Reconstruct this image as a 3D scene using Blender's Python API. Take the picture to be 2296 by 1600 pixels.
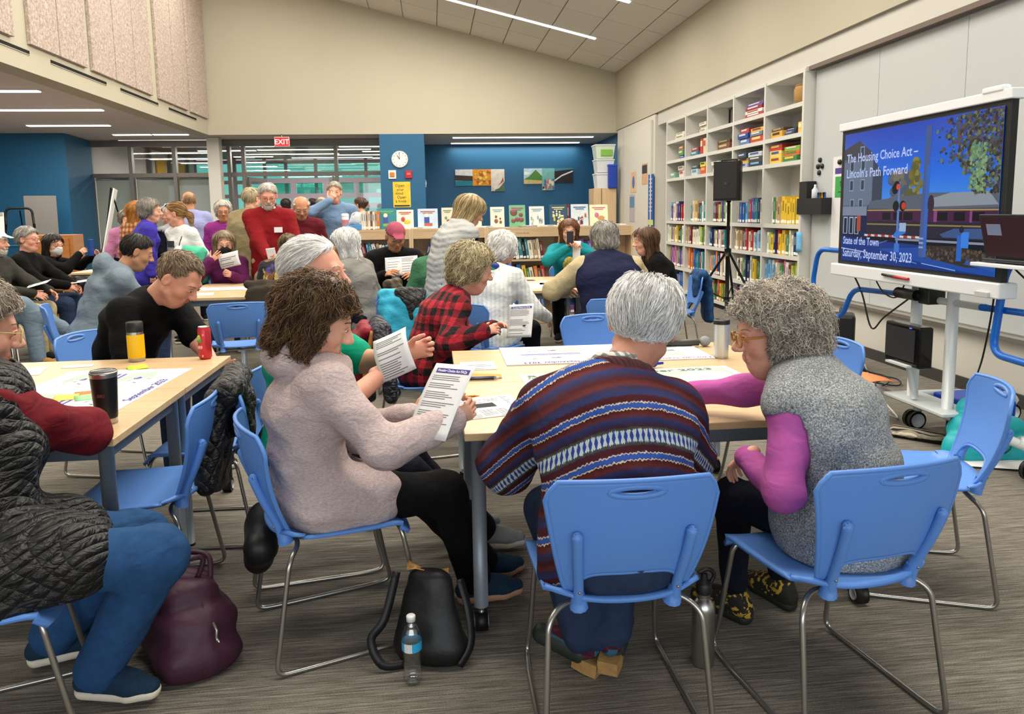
import bpy, bmesh, math, random
import numpy as np
from mathutils import Vector, Matrix
for _o in list(bpy.data.objects):
    bpy.data.objects.remove(_o)
SC = bpy.context.scene
COL = SC.collection

# ------------------------------------------------------------------ camera
CAM_H = 1.48
_pitch = math.atan(215 / 1700.0)
_yaw = math.atan(178 / 1700.0 * math.cos(_pitch))
_roll = math.radians(0.9)
_f = Vector((math.sin(_yaw) * math.cos(_pitch), math.cos(_yaw) * math.cos(_pitch), -math.sin(_pitch)))
_r0 = Vector((math.cos(_yaw), -math.sin(_yaw), 0))
_u0 = _r0.cross(_f)
_R = math.cos(_roll) * _r0 - math.sin(_roll) * _u0
_U = math.sin(_roll) * _r0 + math.cos(_roll) * _u0
cam_d = bpy.data.cameras.new('camera')
cam_d.sensor_width = 36
cam_d.lens = 1700 / 2296 * 36
cam_d.shift_y = -110 / 2296
cam_d.clip_start = 0.05
cam_d.clip_end = 200
cam = bpy.data.objects.new('camera', cam_d)
COL.objects.link(cam)
cam.matrix_world = Matrix(((_R.x, _U.x, -_f.x, 0), (_R.y, _U.y, -_f.y, 0), (_R.z, _U.z, -_f.z, CAM_H), (0, 0, 0, 1)))
SC.camera = cam

# ------------------------------------------------------------------ world, exposure, big lights
SC.view_settings.view_transform = 'Standard'
SC.view_settings.look = 'None'
SC.view_settings.exposure = 0.0
SC.view_settings.gamma = 1.0
SC.view_settings.use_curve_mapping = False
world = bpy.data.worlds.new('daylight')
SC.world = world
world.use_nodes = True
_bg = world.node_tree.nodes['Background']
_bg.inputs[0].default_value = (0.86, 0.93, 1.0, 1)
_bg.inputs[1].default_value = 1.0


def area(name, loc, sx, sy, power, col, rot=(0, 0, 0)):
    d = bpy.data.lights.new(name, 'AREA')
    d.shape = 'RECTANGLE'
    d.size = sx
    d.size_y = sy
    d.energy = power
    d.color = col
    o = bpy.data.objects.new(name, d)
    COL.objects.link(o)
    o.location = loc
    o.rotation_euler = rot
    return o


WARM = (1.0, 0.93, 0.82)
DAY = (0.88, 0.94, 1.0)
# slope of the gabled ceiling over the reading room: z = ZE + SL * (XE - x)
XE, ZE, SL = 4.22, 4.52, 0.246
SANG = math.atan(SL)


def ceil_z(x):
    return ZE + SL * (XE - x)


for _y in (14.9, 12.33, 9.76, 7.2, 4.62, 2.05):
    area('ceiling_lamp', (0.92, _y, ceil_z(0.92) - 0.05), 4.5, 0.30, 190, WARM, (0, SANG, 0))
    area('ceiling_lamp', (-3.3, _y, ceil_z(-3.3) - 0.05), 2.2, 0.30, 70, WARM, (0, SANG, 0))
for _x, _y in ((-6.6, 11.2), (-6.9, 13.1), (-6.6, 15.25), (-6.6, 9.2), (-6.6, 6.8)):
    area('ceiling_lamp', (_x, _y, 3.18), 2.6, 0.25, 75, WARM)
for _y in (18.2, 19.8):
    area('ceiling_lamp', (2.2, _y, 3.17), 3.3, 0.12, 26, WARM)
for _x, _y in ((-5, 20.5), (-2.5, 21.5), (-5, 23.5), (-2.0, 24)):
    area('ceiling_lamp', (_x, _y, 3.1), 2.5, 0.3, 110, (1, 0.95, 0.9))
# tall windows behind the camera and on the near side of the room let the daylight in
area('window_daylight', (0.2, -3.9, 1.9), 7.4, 2.4, 190, DAY, (math.radians(90), 0, 0))

# ------------------------------------------------------------------ helpers
RND = random.Random(7)
NPR = np.random.RandomState(11)


def lin(h):
    if isinstance(h, str):
        h = h.lstrip('#')
        h = [int(h[i:i + 2], 16) / 255 for i in (0, 2, 4)]
    return tuple((c / 12.92 if c <= 0.04045 else ((c + 0.055) / 1.055) ** 2.4) for c in h[:3])


MATS = {}


class NT:
    """small wrapper to write node trees"""

    def __init__(s, m):
        m.use_nodes = True
        s.t = m.node_tree
        s.b = s.t.nodes['Principled BSDF']

    def n(s, kind, **kw):
        nd = s.t.nodes.new(kind)
        for k, v in kw.items():
            if k.startswith('i_'):
                key = k[2:]
                key = int(key) if key.isdigit() else key.replace('_', ' ')
                nd.inputs[key].default_value = v
            else:
                setattr(nd, k, v)
        return nd

    def l(s, a, b):
        s.t.links.new(a, b)

    def math(s, op, a, b=None, c=None):
        nd = s.t.nodes.new('ShaderNodeMath')
        nd.operation = op
        for i, v in enumerate((a, b, c)):
            if v is None:
                continue
            if isinstance(v, (int, float)):
                nd.inputs[i].default_value = v
            else:
                s.l(v, nd.inputs[i])
        return nd.outputs[0]

    def mix(s, fac, a, b, blend='MIX'):
        nd = s.t.nodes.new('ShaderNodeMix')
        nd.data_type = 'RGBA'
        nd.blend_type = blend
        for sock, v in ((nd.inputs[0], fac), (nd.inputs[6], a), (nd.inputs[7], b)):
            if isinstance(v, (int, float)):
                sock.default_value = v
            elif isinstance(v, (tuple, list, str)):
                sock.default_value = (*(lin(v) if isinstance(v, str) else v)[:3], 1)
            else:
                s.l(v, sock)
        return nd.outputs[2]

    def coords(s, kind='Object', scale=(1, 1, 1), rot=(0, 0, 0)):
        tc = s.t.nodes.new('ShaderNodeTexCoord')
        mp = s.t.nodes.new('ShaderNodeMapping')
        mp.inputs['Scale'].default_value = scale
        mp.inputs['Rotation'].default_value = rot
        s.l(tc.outputs[kind], mp.inputs[0])
        return mp.outputs[0]

    def noise(s, vec, scale, detail=4, rough=0.55, dist=0.0):
        nd = s.t.nodes.new('ShaderNodeTexNoise')
        nd.inputs['Scale'].default_value = scale
        nd.inputs['Detail'].default_value = detail
        nd.inputs['Roughness'].default_value = rough
        nd.inputs['Distortion'].default_value = dist
        if vec is not None:
            s.l(vec, nd.inputs['Vector'])
        return nd.outputs[0]

    def ramp(s, fac, stops, interp='LINEAR'):
        nd = s.t.nodes.new('ShaderNodeValToRGB')
        nd.color_ramp.interpolation = interp
        el = nd.color_ramp.elements
        while len(el) < len(stops):
            el.new(0.5)
        for e, (p, c) in zip(el, stops):
            e.position = p
            e.color = (*(lin(c) if isinstance(c, str) else c)[:3], 1)
        s.l(fac, nd.inputs[0])
        return nd.outputs[0]

    def bump(s, h, strength=0.3, dist=0.01):
        nd = s.t.nodes.new('ShaderNodeBump')
        nd.inputs['Strength'].default_value = strength
        nd.inputs['Distance'].default_value = dist
        s.l(h, nd.inputs['Height'])
        s.l(nd.outputs[0], s.b.inputs['Normal'])

    def base(s, c):
        s.l(c, s.b.inputs['Base Color'])


def mat(name, col, rough=0.5, metal=0.0, var=0.0, vscale=20.0, bump=0.0, bscale=200.0, emit=None, estr=1.0,
        spec=0.5, trans=0.0, alpha=1.0, ior=1.45, sub=0.0, sheen=0.0, stretch=(1, 1, 1)):
    """plain or noise-mottled principled material"""
    if name in MATS:
        return MATS[name]
    m = bpy.data.materials.new(name)
    MATS[name] = m
    t = NT(m)
    c = lin(col) if isinstance(col, str) else col
    m.diffuse_color = (*c, 1)
    t.b.inputs['Base Color'].default_value = (*c, 1)
    t.b.inputs['Roughness'].default_value = rough
    t.b.inputs['Metallic'].default_value = metal
    t.b.inputs['Specular IOR Level'].default_value = spec
    t.b.inputs['IOR'].default_value = ior
    t.b.inputs['Transmission Weight'].default_value = trans
    t.b.inputs['Alpha'].default_value = alpha
    t.b.inputs['Sheen Weight'].default_value = sheen
    if sub:
        t.b.inputs['Subsurface Weight'].default_value = sub
        t.b.inputs['Subsurface Radius'].default_value = (0.012, 0.005, 0.003)
    if emit is not None:
        t.b.inputs['Emission Color'].default_value = (*(lin(emit) if isinstance(emit, str) else emit), 1)
        t.b.inputs['Emission Strength'].default_value = estr
    if var:
        v = t.coords('Object', stretch)
        nz = t.noise(v, vscale, 5, 0.6)
        a = tuple(x * (1 - var) for x in c)
        b = tuple(min(1, x * (1 + var)) for x in c)
        t.base(t.ramp(nz, ((0.3, a), (0.7, b))))
    if bump:
        t.bump(t.noise(t.coords('Object', stretch), bscale, 3, 0.6), bump, 0.004)
    return m


def tag(o, label=None, cat=None, group=None, kind=None):
    if label:
        o['label'] = label
    if cat:
        o['category'] = cat
    if group:
        o['group'] = group
    if kind:
        o['kind'] = kind
    return o


def empty(name, loc=(0, 0, 0), rz=0.0, label=None, cat=None, group=None):
    o = bpy.data.objects.new(name, None)
    o.empty_display_size = 0.1
    COL.objects.link(o)
    o.location = loc
    o.rotation_euler = (0, 0, rz)
    return tag(o, label, cat, group)


def copy_tree(o, parent=None):
    c = o.copy()
    COL.objects.link(c)
    if parent is not None:
        c.parent = parent
    for ch in o.children:
        copy_tree(ch, c)
    return c


def link_mesh(name, me, mats, parent=None, loc=None, smooth=None):
    o = bpy.data.objects.new(name, me)
    if not isinstance(mats, (list, tuple)):
        mats = [mats]
    if len(me.materials) == 0:
        for m in mats:
            me.materials.append(m)
    COL.objects.link(o)
    if parent is not None:
        o.parent = parent
    if loc is not None:
        o.location = loc
    if smooth is not None:
        me.polygons.foreach_set('use_smooth', [smooth] * len(me.polygons))
    return o


def frame_of(d, up=(0, 0, 1)):
    d = Vector(d).normalized()
    up = Vector(up)
    if abs(d.dot(up.normalized())) > 0.98:
        up = Vector((1, 0, 0)) if abs(d.x) < 0.9 else Vector((0, 1, 0))
    s = d.cross(up).normalized()
    return s, s.cross(d).normalized(), d


class MB:
    """mesh collector: boxes, tubes, lathes, prisms -> one mesh object"""

    def __init__(s):
        s.v, s.f, s.m, s.sm = [], [], [], []

    def add(s, vs, fs, mi=0, smooth=False, M=None):
        k = len(s.v)
        for p in vs:
            p = Vector(p)
            s.v.append(M @ p if M is not None else p)
        for f in fs:
            s.f.append([i + k for i in f])
            s.m.append(mi)
            s.sm.append(smooth)
        return s

    def box(s, c, d, rz=0.0, mi=0, M=None, ch=0.0):
        x, y, z = d[0] / 2, d[1] / 2, d[2] / 2
        c = Vector(c)
        R = Matrix.Rotation(rz, 3, 'Z')
        if ch <= 0:
            vs = [(-x, -y, -z), (x, -y, -z), (x, y, -z), (-x, y, -z), (-x, -y, z), (x, -y, z), (x, y, z), (-x, y, z)]
            fs = [(0, 3, 2, 1), (4, 5, 6, 7), (0, 1, 5, 4), (1, 2, 6, 5), (2, 3, 7, 6), (3, 0, 4, 7)]
            return s.add([R @ Vector(p) + c for p in vs], fs, mi, False, M)
        b = bmesh.new()
        bmesh.ops.create_cube(b, size=1)
        for w in b.verts:
            w.co = Vector((w.co.x * 2 * x, w.co.y * 2 * y, w.co.z * 2 * z))
        bmesh.ops.bevel(b, geom=b.edges[:], offset=ch, segments=2, affect='EDGES', profile=0.5)
        b.verts.index_update()
        s.add([R @ w.co + c for w in b.verts], [[w.index for w in f.verts] for f in b.faces], mi, False, M)
        b.free()
        return s

    def tube(s, pts, r, n=8, mi=0, closed=False, caps=True, M=None, up=(0, 0, 1)):
        P = [Vector(p) for p in pts]
        k = len(P)
        rr = r if isinstance(r, (list, tuple)) else [r] * k
        vs, fs = [], []
        side = None
        for i in range(k):
            if closed:
                d = P[(i + 1) % k] - P[i - 1]
            else:
                d = P[min(i + 1, k - 1)] - P[max(i - 1, 0)]
            if d.length < 1e-9:
                d = Vector((0, 0, 1))
            d.normalize()
            if side is None:
                side, u, _ = frame_of(d, up)
            else:
                side = side - d * side.dot(d)
                if side.length < 1e-6:
                    side, u, _ = frame_of(d, up)
                side.normalize()
                u = side.cross(d)
            u = side.cross(d).normalized()
            for j in range(n):
                a = 2 * math.pi * j / n
                vs.append(P[i] + (side * math.cos(a) + u * math.sin(a)) * rr[i])
        m = k if closed else k - 1
        for i in range(m):
            for j in range(n):
                a, b = i * n + j, i * n + (j + 1) % n
                c, d = ((i + 1) % k) * n + (j + 1) % n, ((i + 1) % k) * n + j
                fs.append((a, b, c, d))
        if caps and not closed:
            fs.append(tuple(range(n)))
            fs.append(tuple(reversed(range((k - 1) * n, k * n))))
        return s.add(vs, fs, mi, True, M)

    def lathe(s, prof, n=24, c=(0, 0, 0), mi=0, M=None):
        """prof: list of (r, z[, mat])"""
        vs, fs, ms = [], [], []
        c = Vector(c)
        for p in prof:
            for j in range(n):
                a = 2 * math.pi * j / n
                vs.append(Vector((p[0] * math.cos(a), p[0] * math.sin(a), p[1])) + c)
        k0 = len(s.v)
        for i in range(len(prof) - 1):
            mm = prof[i][2] if len(prof[i]) > 2 else mi
            s.add([], [], mm)
            for j in range(n):
                s.f.append([k0 + i * n + j, k0 + i * n + (j + 1) % n, k0 + (i + 1) * n + (j + 1) % n, k0 + (i + 1) * n + j])
                s.m.append(mm)
                s.sm.append(True)
        for p in vs:
            s.v.append(M @ p if M is not None else p)
        return s

    def prism(s, outline, h, mi=0, M=None, smooth=False):
        """outline of (x, y) pairs, extruded h along +z"""
        n = len(outline)
        vs = [(x, y, 0) for x, y in outline] + [(x, y, h) for x, y in outline]
        fs = [tuple(reversed(range(n))), tuple(range(n, 2 * n))]
        for i in range(n):
            fs.append((i, (i + 1) % n, n + (i + 1) % n, n + i))
        return s.add(vs, fs, mi, smooth, M)

    def ball(s, c, r, nu=14, nv=8, mi=0, M=None):
        rx, ry, rz = r if isinstance(r, (tuple, list)) else (r, r, r)
        vs, fs = [], []
        for i in range(nv + 1):
            t = math.pi * i / nv
            for j in range(nu):
                a = 2 * math.pi * j / nu
                vs.append((c[0] + rx * math.sin(t) * math.cos(a), c[1] + ry * math.sin(t) * math.sin(a), c[2] + rz * math.cos(t)))
        for i in range(nv):
            for j in range(nu):
                fs.append((i * nu + j, (i + 1) * nu + j, (i + 1) * nu + (j + 1) % nu, i * nu + (j + 1) % nu))
        return s.add(vs, fs, mi, True, M)

    def sheet(s, pts, th=0.0015, mi=0):
        """grid of points [row][col] turned into a thin two-sided sheet"""
        nr, nc = len(pts), len(pts[0])
        P = [[Vector(p) for p in row] for row in pts]
        N = []
        for i in range(nr):
            for j in range(nc):
                a = P[min(i + 1, nr - 1)][j] - P[max(i - 1, 0)][j]
                b = P[i][min(j + 1, nc - 1)] - P[i][max(j - 1, 0)]
                n = b.cross(a)
                N.append(n.normalized() if n.length > 1e-9 else Vector((0, 0, 1)))
        fl = [p for row in P for p in row]
        k = nr * nc
        vs = [p + n * th / 2 for p, n in zip(fl, N)] + [p - n * th / 2 for p, n in zip(fl, N)]
        fs = []
        for i in range(nr - 1):
            for j in range(nc - 1):
                a, b, c, d = i * nc + j, i * nc + j + 1, (i + 1) * nc + j + 1, (i + 1) * nc + j
                fs.append((a, b, c, d))
                fs.append((k + d, k + c, k + b, k + a))
        rim = [j for j in range(nc)] + [i * nc + nc - 1 for i in range(1, nr)] + [(nr - 1) * nc + j for j in range(nc - 2, -1, -1)] + [i * nc for i in range(nr - 2, 0, -1)]
        for i in range(len(rim)):
            a, b = rim[i], rim[(i + 1) % len(rim)]
            fs.append((b, a, k + a, k + b))
        return s.add(vs, fs, mi, True)

    def mesh(s, name):
        me = bpy.data.meshes.new(name)
        me.from_pydata([tuple(p) for p in s.v], [], s.f)
        me.polygons.foreach_set('material_index', s.m)
        me.polygons.foreach_set('use_smooth', s.sm)
        me.update()
        return me

    def build(s, name, mats, parent=None, loc=None, rz=None):
        o = link_mesh(name, s.mesh(name), mats, parent, loc)
        if rz is not None:
            o.rotation_euler = (0, 0, rz)
        return o


def smooth_path(pts, seg=6):
    """Catmull-Rom through the points"""
    P = [Vector(p) for p in pts]
    out = []
    for i in range(len(P) - 1):
        p0, p1, p2, p3 = P[max(i - 1, 0)], P[i], P[i + 1], P[min(i + 2, len(P) - 1)]
        for k in range(seg):
            t = k / seg
            out.append(0.5 * ((2 * p1) + (-p0 + p2) * t + (2 * p0 - 5 * p1 + 4 * p2 - p3) * t * t + (-p0 + 3 * p1 - 3 * p2 + p3) * t ** 3))
    out.append(P[-1])
    return out


def bent_path(pts, rad=0.04, seg=5):
    """polyline with rounded corners"""
    P = [Vector(p) for p in pts]
    out = [P[0]]
    for i in range(1, len(P) - 1):
        a, b, c = P[i - 1], P[i], P[i + 1]
        r = min(rad, (a - b).length * 0.48, (c - b).length * 0.48)
        p, q = b + (a - b).normalized() * r, b + (c - b).normalized() * r
        for k in range(seg + 1):
            t = k / seg
            out.append(p * (1 - t) ** 2 + b * 2 * t * (1 - t) + q * t * t)
    out.append(P[-1])
    return out


def text_mesh(txt, size, bold=0.0, align='LEFT', depth=0.0):
    cu = bpy.data.curves.new('lettering', 'FONT')
    cu.body = txt
    cu.size = size
    cu.align_x = align
    cu.offset = bold
    cu.extrude = depth
    cu.resolution_u = 2
    ob = bpy.data.objects.new('lettering', cu)
    COL.objects.link(ob)
    dg = bpy.context.evaluated_depsgraph_get()
    me = bpy.data.meshes.new_from_object(ob.evaluated_get(dg))
    bpy.data.objects.remove(ob)
    bpy.data.curves.remove(cu)
    return me


def lettering(name, txt, size, m, parent, M, bold=0.0, align='LEFT', width=None):
    """flat lettering; M places its x/y plane in the parent's space"""
    me = text_mesh(txt, size, bold, align)
    if width:
        xs = [v.co.x for v in me.vertices]
        w = max(xs) - min(xs)
        if w > 0:
            me.transform(Matrix.Diagonal((width / w, 1, 1, 1)))
    me.transform(M)
    me.materials.clear()
    return link_mesh(name, me, m, parent)


def basis(o, x, y):
    """matrix with origin o, x and y axes"""
    x = Vector(x).normalized()
    y = Vector(y).normalized()
    z = x.cross(y)
    return Matrix(((x.x, y.x, z.x, o[0]), (x.y, y.y, z.y, o[1]), (x.z, y.z, z.z, o[2]), (0, 0, 0, 1)))

# ------------------------------------------------------------------ surface materials
def m_carpet():
    m = bpy.data.materials.new('carpet')
    t = NT(m)
    a = t.noise(t.coords('Object', (1.6, 60, 1)), 2.2, 6, 0.7)
    b = t.noise(t.coords('Object', (5, 190, 1)), 2.0, 4, 0.7)
    c = t.noise(t.coords('Object', (260, 260, 1)), 1.0, 2, 0.5)
    h = t.math('ADD', t.math('MULTIPLY', a, 0.55), t.math('ADD', t.math('MULTIPLY', b, 0.35), t.math('MULTIPLY', c, 0.22)))
    t.base(t.ramp(h, ((0.36, '#2c2a27'), (0.5, '#5a564f'), (0.6, '#827c72'), (0.74, '#b0a99d'))))
    t.b.inputs['Roughness'].default_value = 0.95
    t.b.inputs['Specular IOR Level'].default_value = 0.15
    t.bump(h, 0.6, 0.006)
    return m


def m_wood(name, c1, c2, rough=0.35, axis=(1, 14, 14), sc=2.5):
    m = bpy.data.materials.new(name)
    t = NT(m)
    n = t.noise(t.coords('Object', axis), sc, 6, 0.65, 0.6)
    t.base(t.ramp(n, ((0.3, c1), (0.7, c2))))
    t.b.inputs['Roughness'].default_value = rough
    return m


def m_glass(name, tint=(1, 1, 1), refl=0.07, rough=0.02):
    m = bpy.data.materials.new(name)
    m.use_nodes = True
    t = m.node_tree
    t.nodes.remove(t.nodes['Principled BSDF'])
    tr = t.nodes.new('ShaderNodeBsdfTransparent')
    tr.inputs[0].default_value = (*tint, 1)
    gl = t.nodes.new('ShaderNodeBsdfGlossy')
    gl.inputs['Roughness'].default_value = rough
    mx = t.nodes.new('ShaderNodeMixShader')
    mx.inputs[0].default_value = refl
    t.links.new(tr.outputs[0], mx.inputs[1])
    t.links.new(gl.outputs[0], mx.inputs[2])
    t.links.new(mx.outputs[0], t.nodes['Material Output'].inputs[0])
    return m


def m_speckle(name, cols, scale, rough=0.9, bump=0.4):
    m = bpy.data.materials.new(name)
    t = NT(m)
    n = t.noise(t.coords('Object'), scale, 4, 0.75, 0.8)
    t.base(t.ramp(n, tuple(zip(np.linspace(0.36, 0.66, len(cols)), cols))))
    t.b.inputs['Roughness'].default_value = rough
    t.bump(n, bump, 0.01)
    return m


CARPET = m_carpet()
CREAM = mat('cream paint', '#b5af9b', 0.75, var=0.015, vscale=1.5, bump=0.05, bscale=90)
OFFWHITE = mat('off white paint', '#cdcac0', 0.6, var=0.012, vscale=1.2, bump=0.04, bscale=90)
TRIMG = mat('grey trim paint', '#c3c0b8', 0.5)
BLUEW = mat('deep blue paint', '#1c5b82', 0.55, var=0.02, vscale=2, bump=0.05, bscale=120)
TILE = m_speckle('acoustic ceiling tile', ('#cfcac0', '#d9d4ca', '#dfdad0'), 220, 0.9, 0.25)
LOWTILE = mat('low ceiling tile', '#d2c8c4', 0.9, var=0.02, vscale=80)
PANELF = m_speckle('fibrous acoustic panel', ('#97857a', '#b3a398', '#cfc2b5'), 26, 0.95, 0.9)
WBOARD = mat('whiteboard enamel', '#babfc0', 0.28, var=0.01, vscale=1.0)
SHELFW = mat('white shelf laminate', '#cccbc4', 0.45)
ALU = mat('brushed aluminium', '#a9a6a0', 0.35, 0.8)
MULL = mat('grey anodised mullion', '#77716b', 0.4, 0.5)
DARKL = mat('dark slot', '#0c0b0a', 0.9)
LAMP = mat('lamp diffuser', '#ffffff', 0.5, emit=(1.0, 0.97, 0.92), estr=5.0)
MAPLE = m_wood('maple veneer', '#bd9e76', '#cfb38c', 0.35)
MAPLE2 = m_wood('maple veneer vertical', '#c4a67c', '#d6bd98', 0.4, (14, 14, 1))
GLASS = m_glass('clear glass', (0.93, 0.96, 0.95), 0.06)
TEALG = m_glass('green tinted glass', (0.42, 0.80, 0.72), 0.10)
WOODC = m_wood('brown wood ceiling', '#4a2f27', '#6b4638', 0.5, (1, 10, 1))
STEEL = mat('satin steel tube', '#a7a49d', 0.28, 0.9)
BLACKP = mat('black plastic', '#121212', 0.45, bump=0.1, bscale=400)
BLACKM = mat('matt black metal', '#151515', 0.5, 0.3)
PAPER = mat('white paper', '#d8d9da', 0.8)
PRINT = mat('grey print', '#6f6f74', 0.9)
PRINTD = mat('dark print', '#2c2c33', 0.9)
PURPLEP = mat('purple print', '#4b3a8c', 0.8)

XW = -4.7      # bulkhead plane
YB = 17.2      # back wall plane
ZS = 3.22      # soffit height
YR = -4.0      # rear end of the room


def struct(name, mb, mats, parent=None):
    o = mb.build(name, mats, parent)
    if parent is None:
        o['kind'] = 'structure'
    return o


# ------------------------------------------------------------------ floor and ceiling
floor = struct('floor', MB().box((-2.5, 14, -0.05), (27, 36, 0.1)), CARPET)

ceil = MB()
for (x0, x1) in ((XW - 0.3, XE + 0.3),):
    a, b = ceil_z(x0) + 0.05, ceil_z(x1) + 0.05
    ceil.add([(x0, YR, a), (x1, YR, b), (x1, YB, b), (x0, YB, a), (x0, YR, a + 0.1), (x1, YR, b + 0.1), (x1, YB, b + 0.1), (x0, YB, a + 0.1)],
             [(0, 3, 2, 1), (4, 5, 6, 7), (0, 1, 5, 4), (1, 2, 6, 5), (2, 3, 7, 6), (3, 0, 4, 7)])
ceil_o = struct('ceiling', ceil, mat('ceiling grid', '#b3aea4', 0.8))
# tiles laid in the sloped grid, long side along the room
_tw, _tl = 0.74, 1.22
_tm = MB().box((0, 0, 0), (_tw - 0.018, _tl - 0.018, 0.03)).mesh('ceiling_tile')
_tms = MB().box((0, 0, 0), (0.40 - 0.018, _tl - 0.018, 0.03)).mesh('ceiling_tile')
_k = 0
_len = (XE - XW) / math.cos(SANG)
for r in range(9):
    yc = YB - _tl * (r + 0.5)
    s = 0.0
    ci = 0
    while s < _len - 0.2:
        w = 0.40 if ci == 0 else _tw
        sc = s + w / 2
        x = XE - sc * math.cos(SANG)
        o = link_mesh('ceiling_tile', _tms if ci == 0 else _tm, TILE, ceil_o)
        o.location = (x, yc, ceil_z(x) + 0.03 + RND.uniform(-0.002, 0.002))
        o.rotation_euler = (0, SANG, 0)
        s += w
        ci += 1


def ceiling_light(loc, L, tilt, label, group, w=0.10, axis='x'):
    o = empty('ceiling_light', loc, 0, label, 'light', group)
    o.rotation_euler = (0, tilt, 0)
    MB().box((0, 0, 0.015), (L + 0.04, w + 0.04, 0.03)).build('housing', mat('white lamp housing', '#d8d5cf', 0.5), o)
    MB().box((0, 0, -0.006), (L, w, 0.014), ch=0.004).build('diffuser', LAMP, o)
    return o


for _y, lb in ((14.9, 'long recessed strip light in the sloped tile ceiling near the far wall'),
               (12.33, 'recessed strip light in the sloped ceiling, partly cut off above')):
    xa, xb = -1.4, 3.25
    xc = (xa + xb) / 2
    ceiling_light((xc, _y, ceil_z(xc) + 0.012), (xb - xa) / math.cos(SANG), SANG, lb, 'strip lights in the sloped ceiling')

# low ceiling over the left side, over the glass front and over the alcove
lowc = MB()
lowc.box((XW - 4.45, 7.2, ZS + 0.06), (8.3, 22.4, 0.1))
lowc.box((XW - 0.15, 17.95, ZS + 0.06), (0.3, 1.0, 0.1))
lowc.box((-2.9, 17.95, ZS + 0.06), (3.6, 1.0, 0.1))
lowc_o = struct('ceiling', lowc, LOWTILE)
struct('ceiling', MB().box((2.2, 18.8, ZS + 0.06), (4.8, 2.7, 0.1)), mat('alcove ceiling tile', '#c9c6bf', 0.9, var=0.02, vscale=80))
for (xa, xb, y, lb) in ((-8.2, -5.25, 11.2, 'long strip light in the low grey ceiling nearest the near edge of the bulkhead'),
                        (-8.6, -5.2, 13.1, 'longest strip light in the low grey ceiling under the acoustic panels'),
                        (-7.4, -5.95, 15.25, 'strip light in the low grey ceiling ahead of the blue wall'),
                        (-6.55, -5.8, 16.95, 'short strip light in low ceiling by the glass wall, outer half'),
                        (-5.75, -5.05, 16.95, 'short strip light in low ceiling by the glass wall, inner half')):
    ceiling_light(((xa + xb) / 2, y, ZS - 0.012), xb - xa, 0, lb, 'strip lights in the low ceiling', 0.12)
for (xa, xb, y, lb) in ((0.55, 3.85, 17.95, 'front strip light in the ceiling of the blue alcove'),
                        (0.55, 3.8, 19.4, 'rear strip light in the ceiling of the blue alcove')):
    ceiling_light(((xa + xb) / 2, y, ZS - 0.012), xb - xa, 0, lb, 'strip lights in the alcove', 0.12)

# ------------------------------------------------------------------ walls
# upper back wall: follows the slope of the ceiling
bw = MB()
_p = [(XW - 0.3, ZS), (XE + 0.3, ZS), (XE + 0.3, ceil_z(XE + 0.3) + 0.1), (XW - 0.3, ceil_z(XW - 0.3) + 0.1)]
bw.add([(x, YB, z) for x, z in _p] + [(x, YB + 0.25, z) for x, z in _p],
       [(0, 1, 2, 3), (7, 6, 5, 4), (0, 4, 5, 1), (1, 5, 6, 2), (2, 6, 7, 3), (3, 7, 4, 0)])
struct('wall_back', bw, CREAM)
# bulkhead on the left with acoustic panels and air slots
bh = MB().box((XW - 0.15, (YR + YB) / 2, (ZS + 7.0) / 2), (0.3, YB - YR, 7.0 - ZS))
bulk = struct('wall_left', bh, CREAM)
_pe = [(7.3, 8.1), (8.12, 9.49), (9.84, 10.56), (10.57, 11.36), (11.53, 12.32), (12.33, 13.1), (13.11, 13.86), (14.17, 14.98), (14.99, 15.78), (15.96, 17.12)]
for a, b in _pe:
    MB().box((XW + 0.025, (a + b) / 2, 5.15), (0.05, b - a - 0.012, 3.22), ch=0.006).build('acoustic_panel', PANELF, bulk)
for a, b in ((8.2, 9.88), (10.39, 12.05), (12.56, 14.2), (14.74, 16.39)):
    MB().box((XW + 0.001, (a + b) / 2, 3.445), (0.006, b - a, 0.045)).build('air_slot', DARKL, bulk)
    MB().box((XW + 0.006, (a + b) / 2, 3.42), (0.012, b - a, 0.006)).build('air_slot_lip', TRIMG, bulk)

# right wall: upper part, header band, whiteboard wall, end piece with a door
wr = MB().box((XE + 0.16, (YR + YB) / 2, 4.05), (0.32, YB - YR, 1.56))
wr_o = struct('wall_right', wr, CREAM)
wl = MB()
wl.box((XE + 0.5, (YR + 20) / 2, 1.6), (0.1, 20 - YR, 3.3))          # rear skin
wl.box((XE + 0.25, (YR + 8.36) / 2, 0.24), (0.42, 8.36 - YR, 0.48))   # low wall under the boards
wl.box((XE + 0.30, (YR + 8.36) / 2, 1.75), (0.3, 8.36 - YR, 2.6))
wl.box((XE + 0.22, 15.6, 1.6), (0.44, 2.9, 3.3))                     # end piece
struct('wall_right_lower', wl, OFFWHITE)
tr = MB().box((XE + 0.09, 5.05, 3.16), (0.1, 18.1, 0.24))
struct('trim_1', tr, TRIMG)
struct('trim_2', MB().box((XE + 0.06, 2.2, 3.02), (0.06, 12.3, 0.045)), mat('dark board track', '#6a5b50', 0.6))
struct('trim_3', MB().box((XE + 0.03, 2.2, 0.49), (0.08, 12.3, 0.03)), ALU)
for i in range(10):
    y1 = 8.34 - 1.22 * i
    o = MB().box((XE + 0.13, y1 - 0.61, 1.75), (0.03, 1.214, 2.48), ch=0.002).build('whiteboard_panel', WBOARD)
    o.parent = wr_o
struct('baseboard_right', MB().box((XE + 0.02, 2.2, 0.05), (0.02, 12.3, 0.1)), mat('dark rubber base', '#3c3a38', 0.7))
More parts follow.
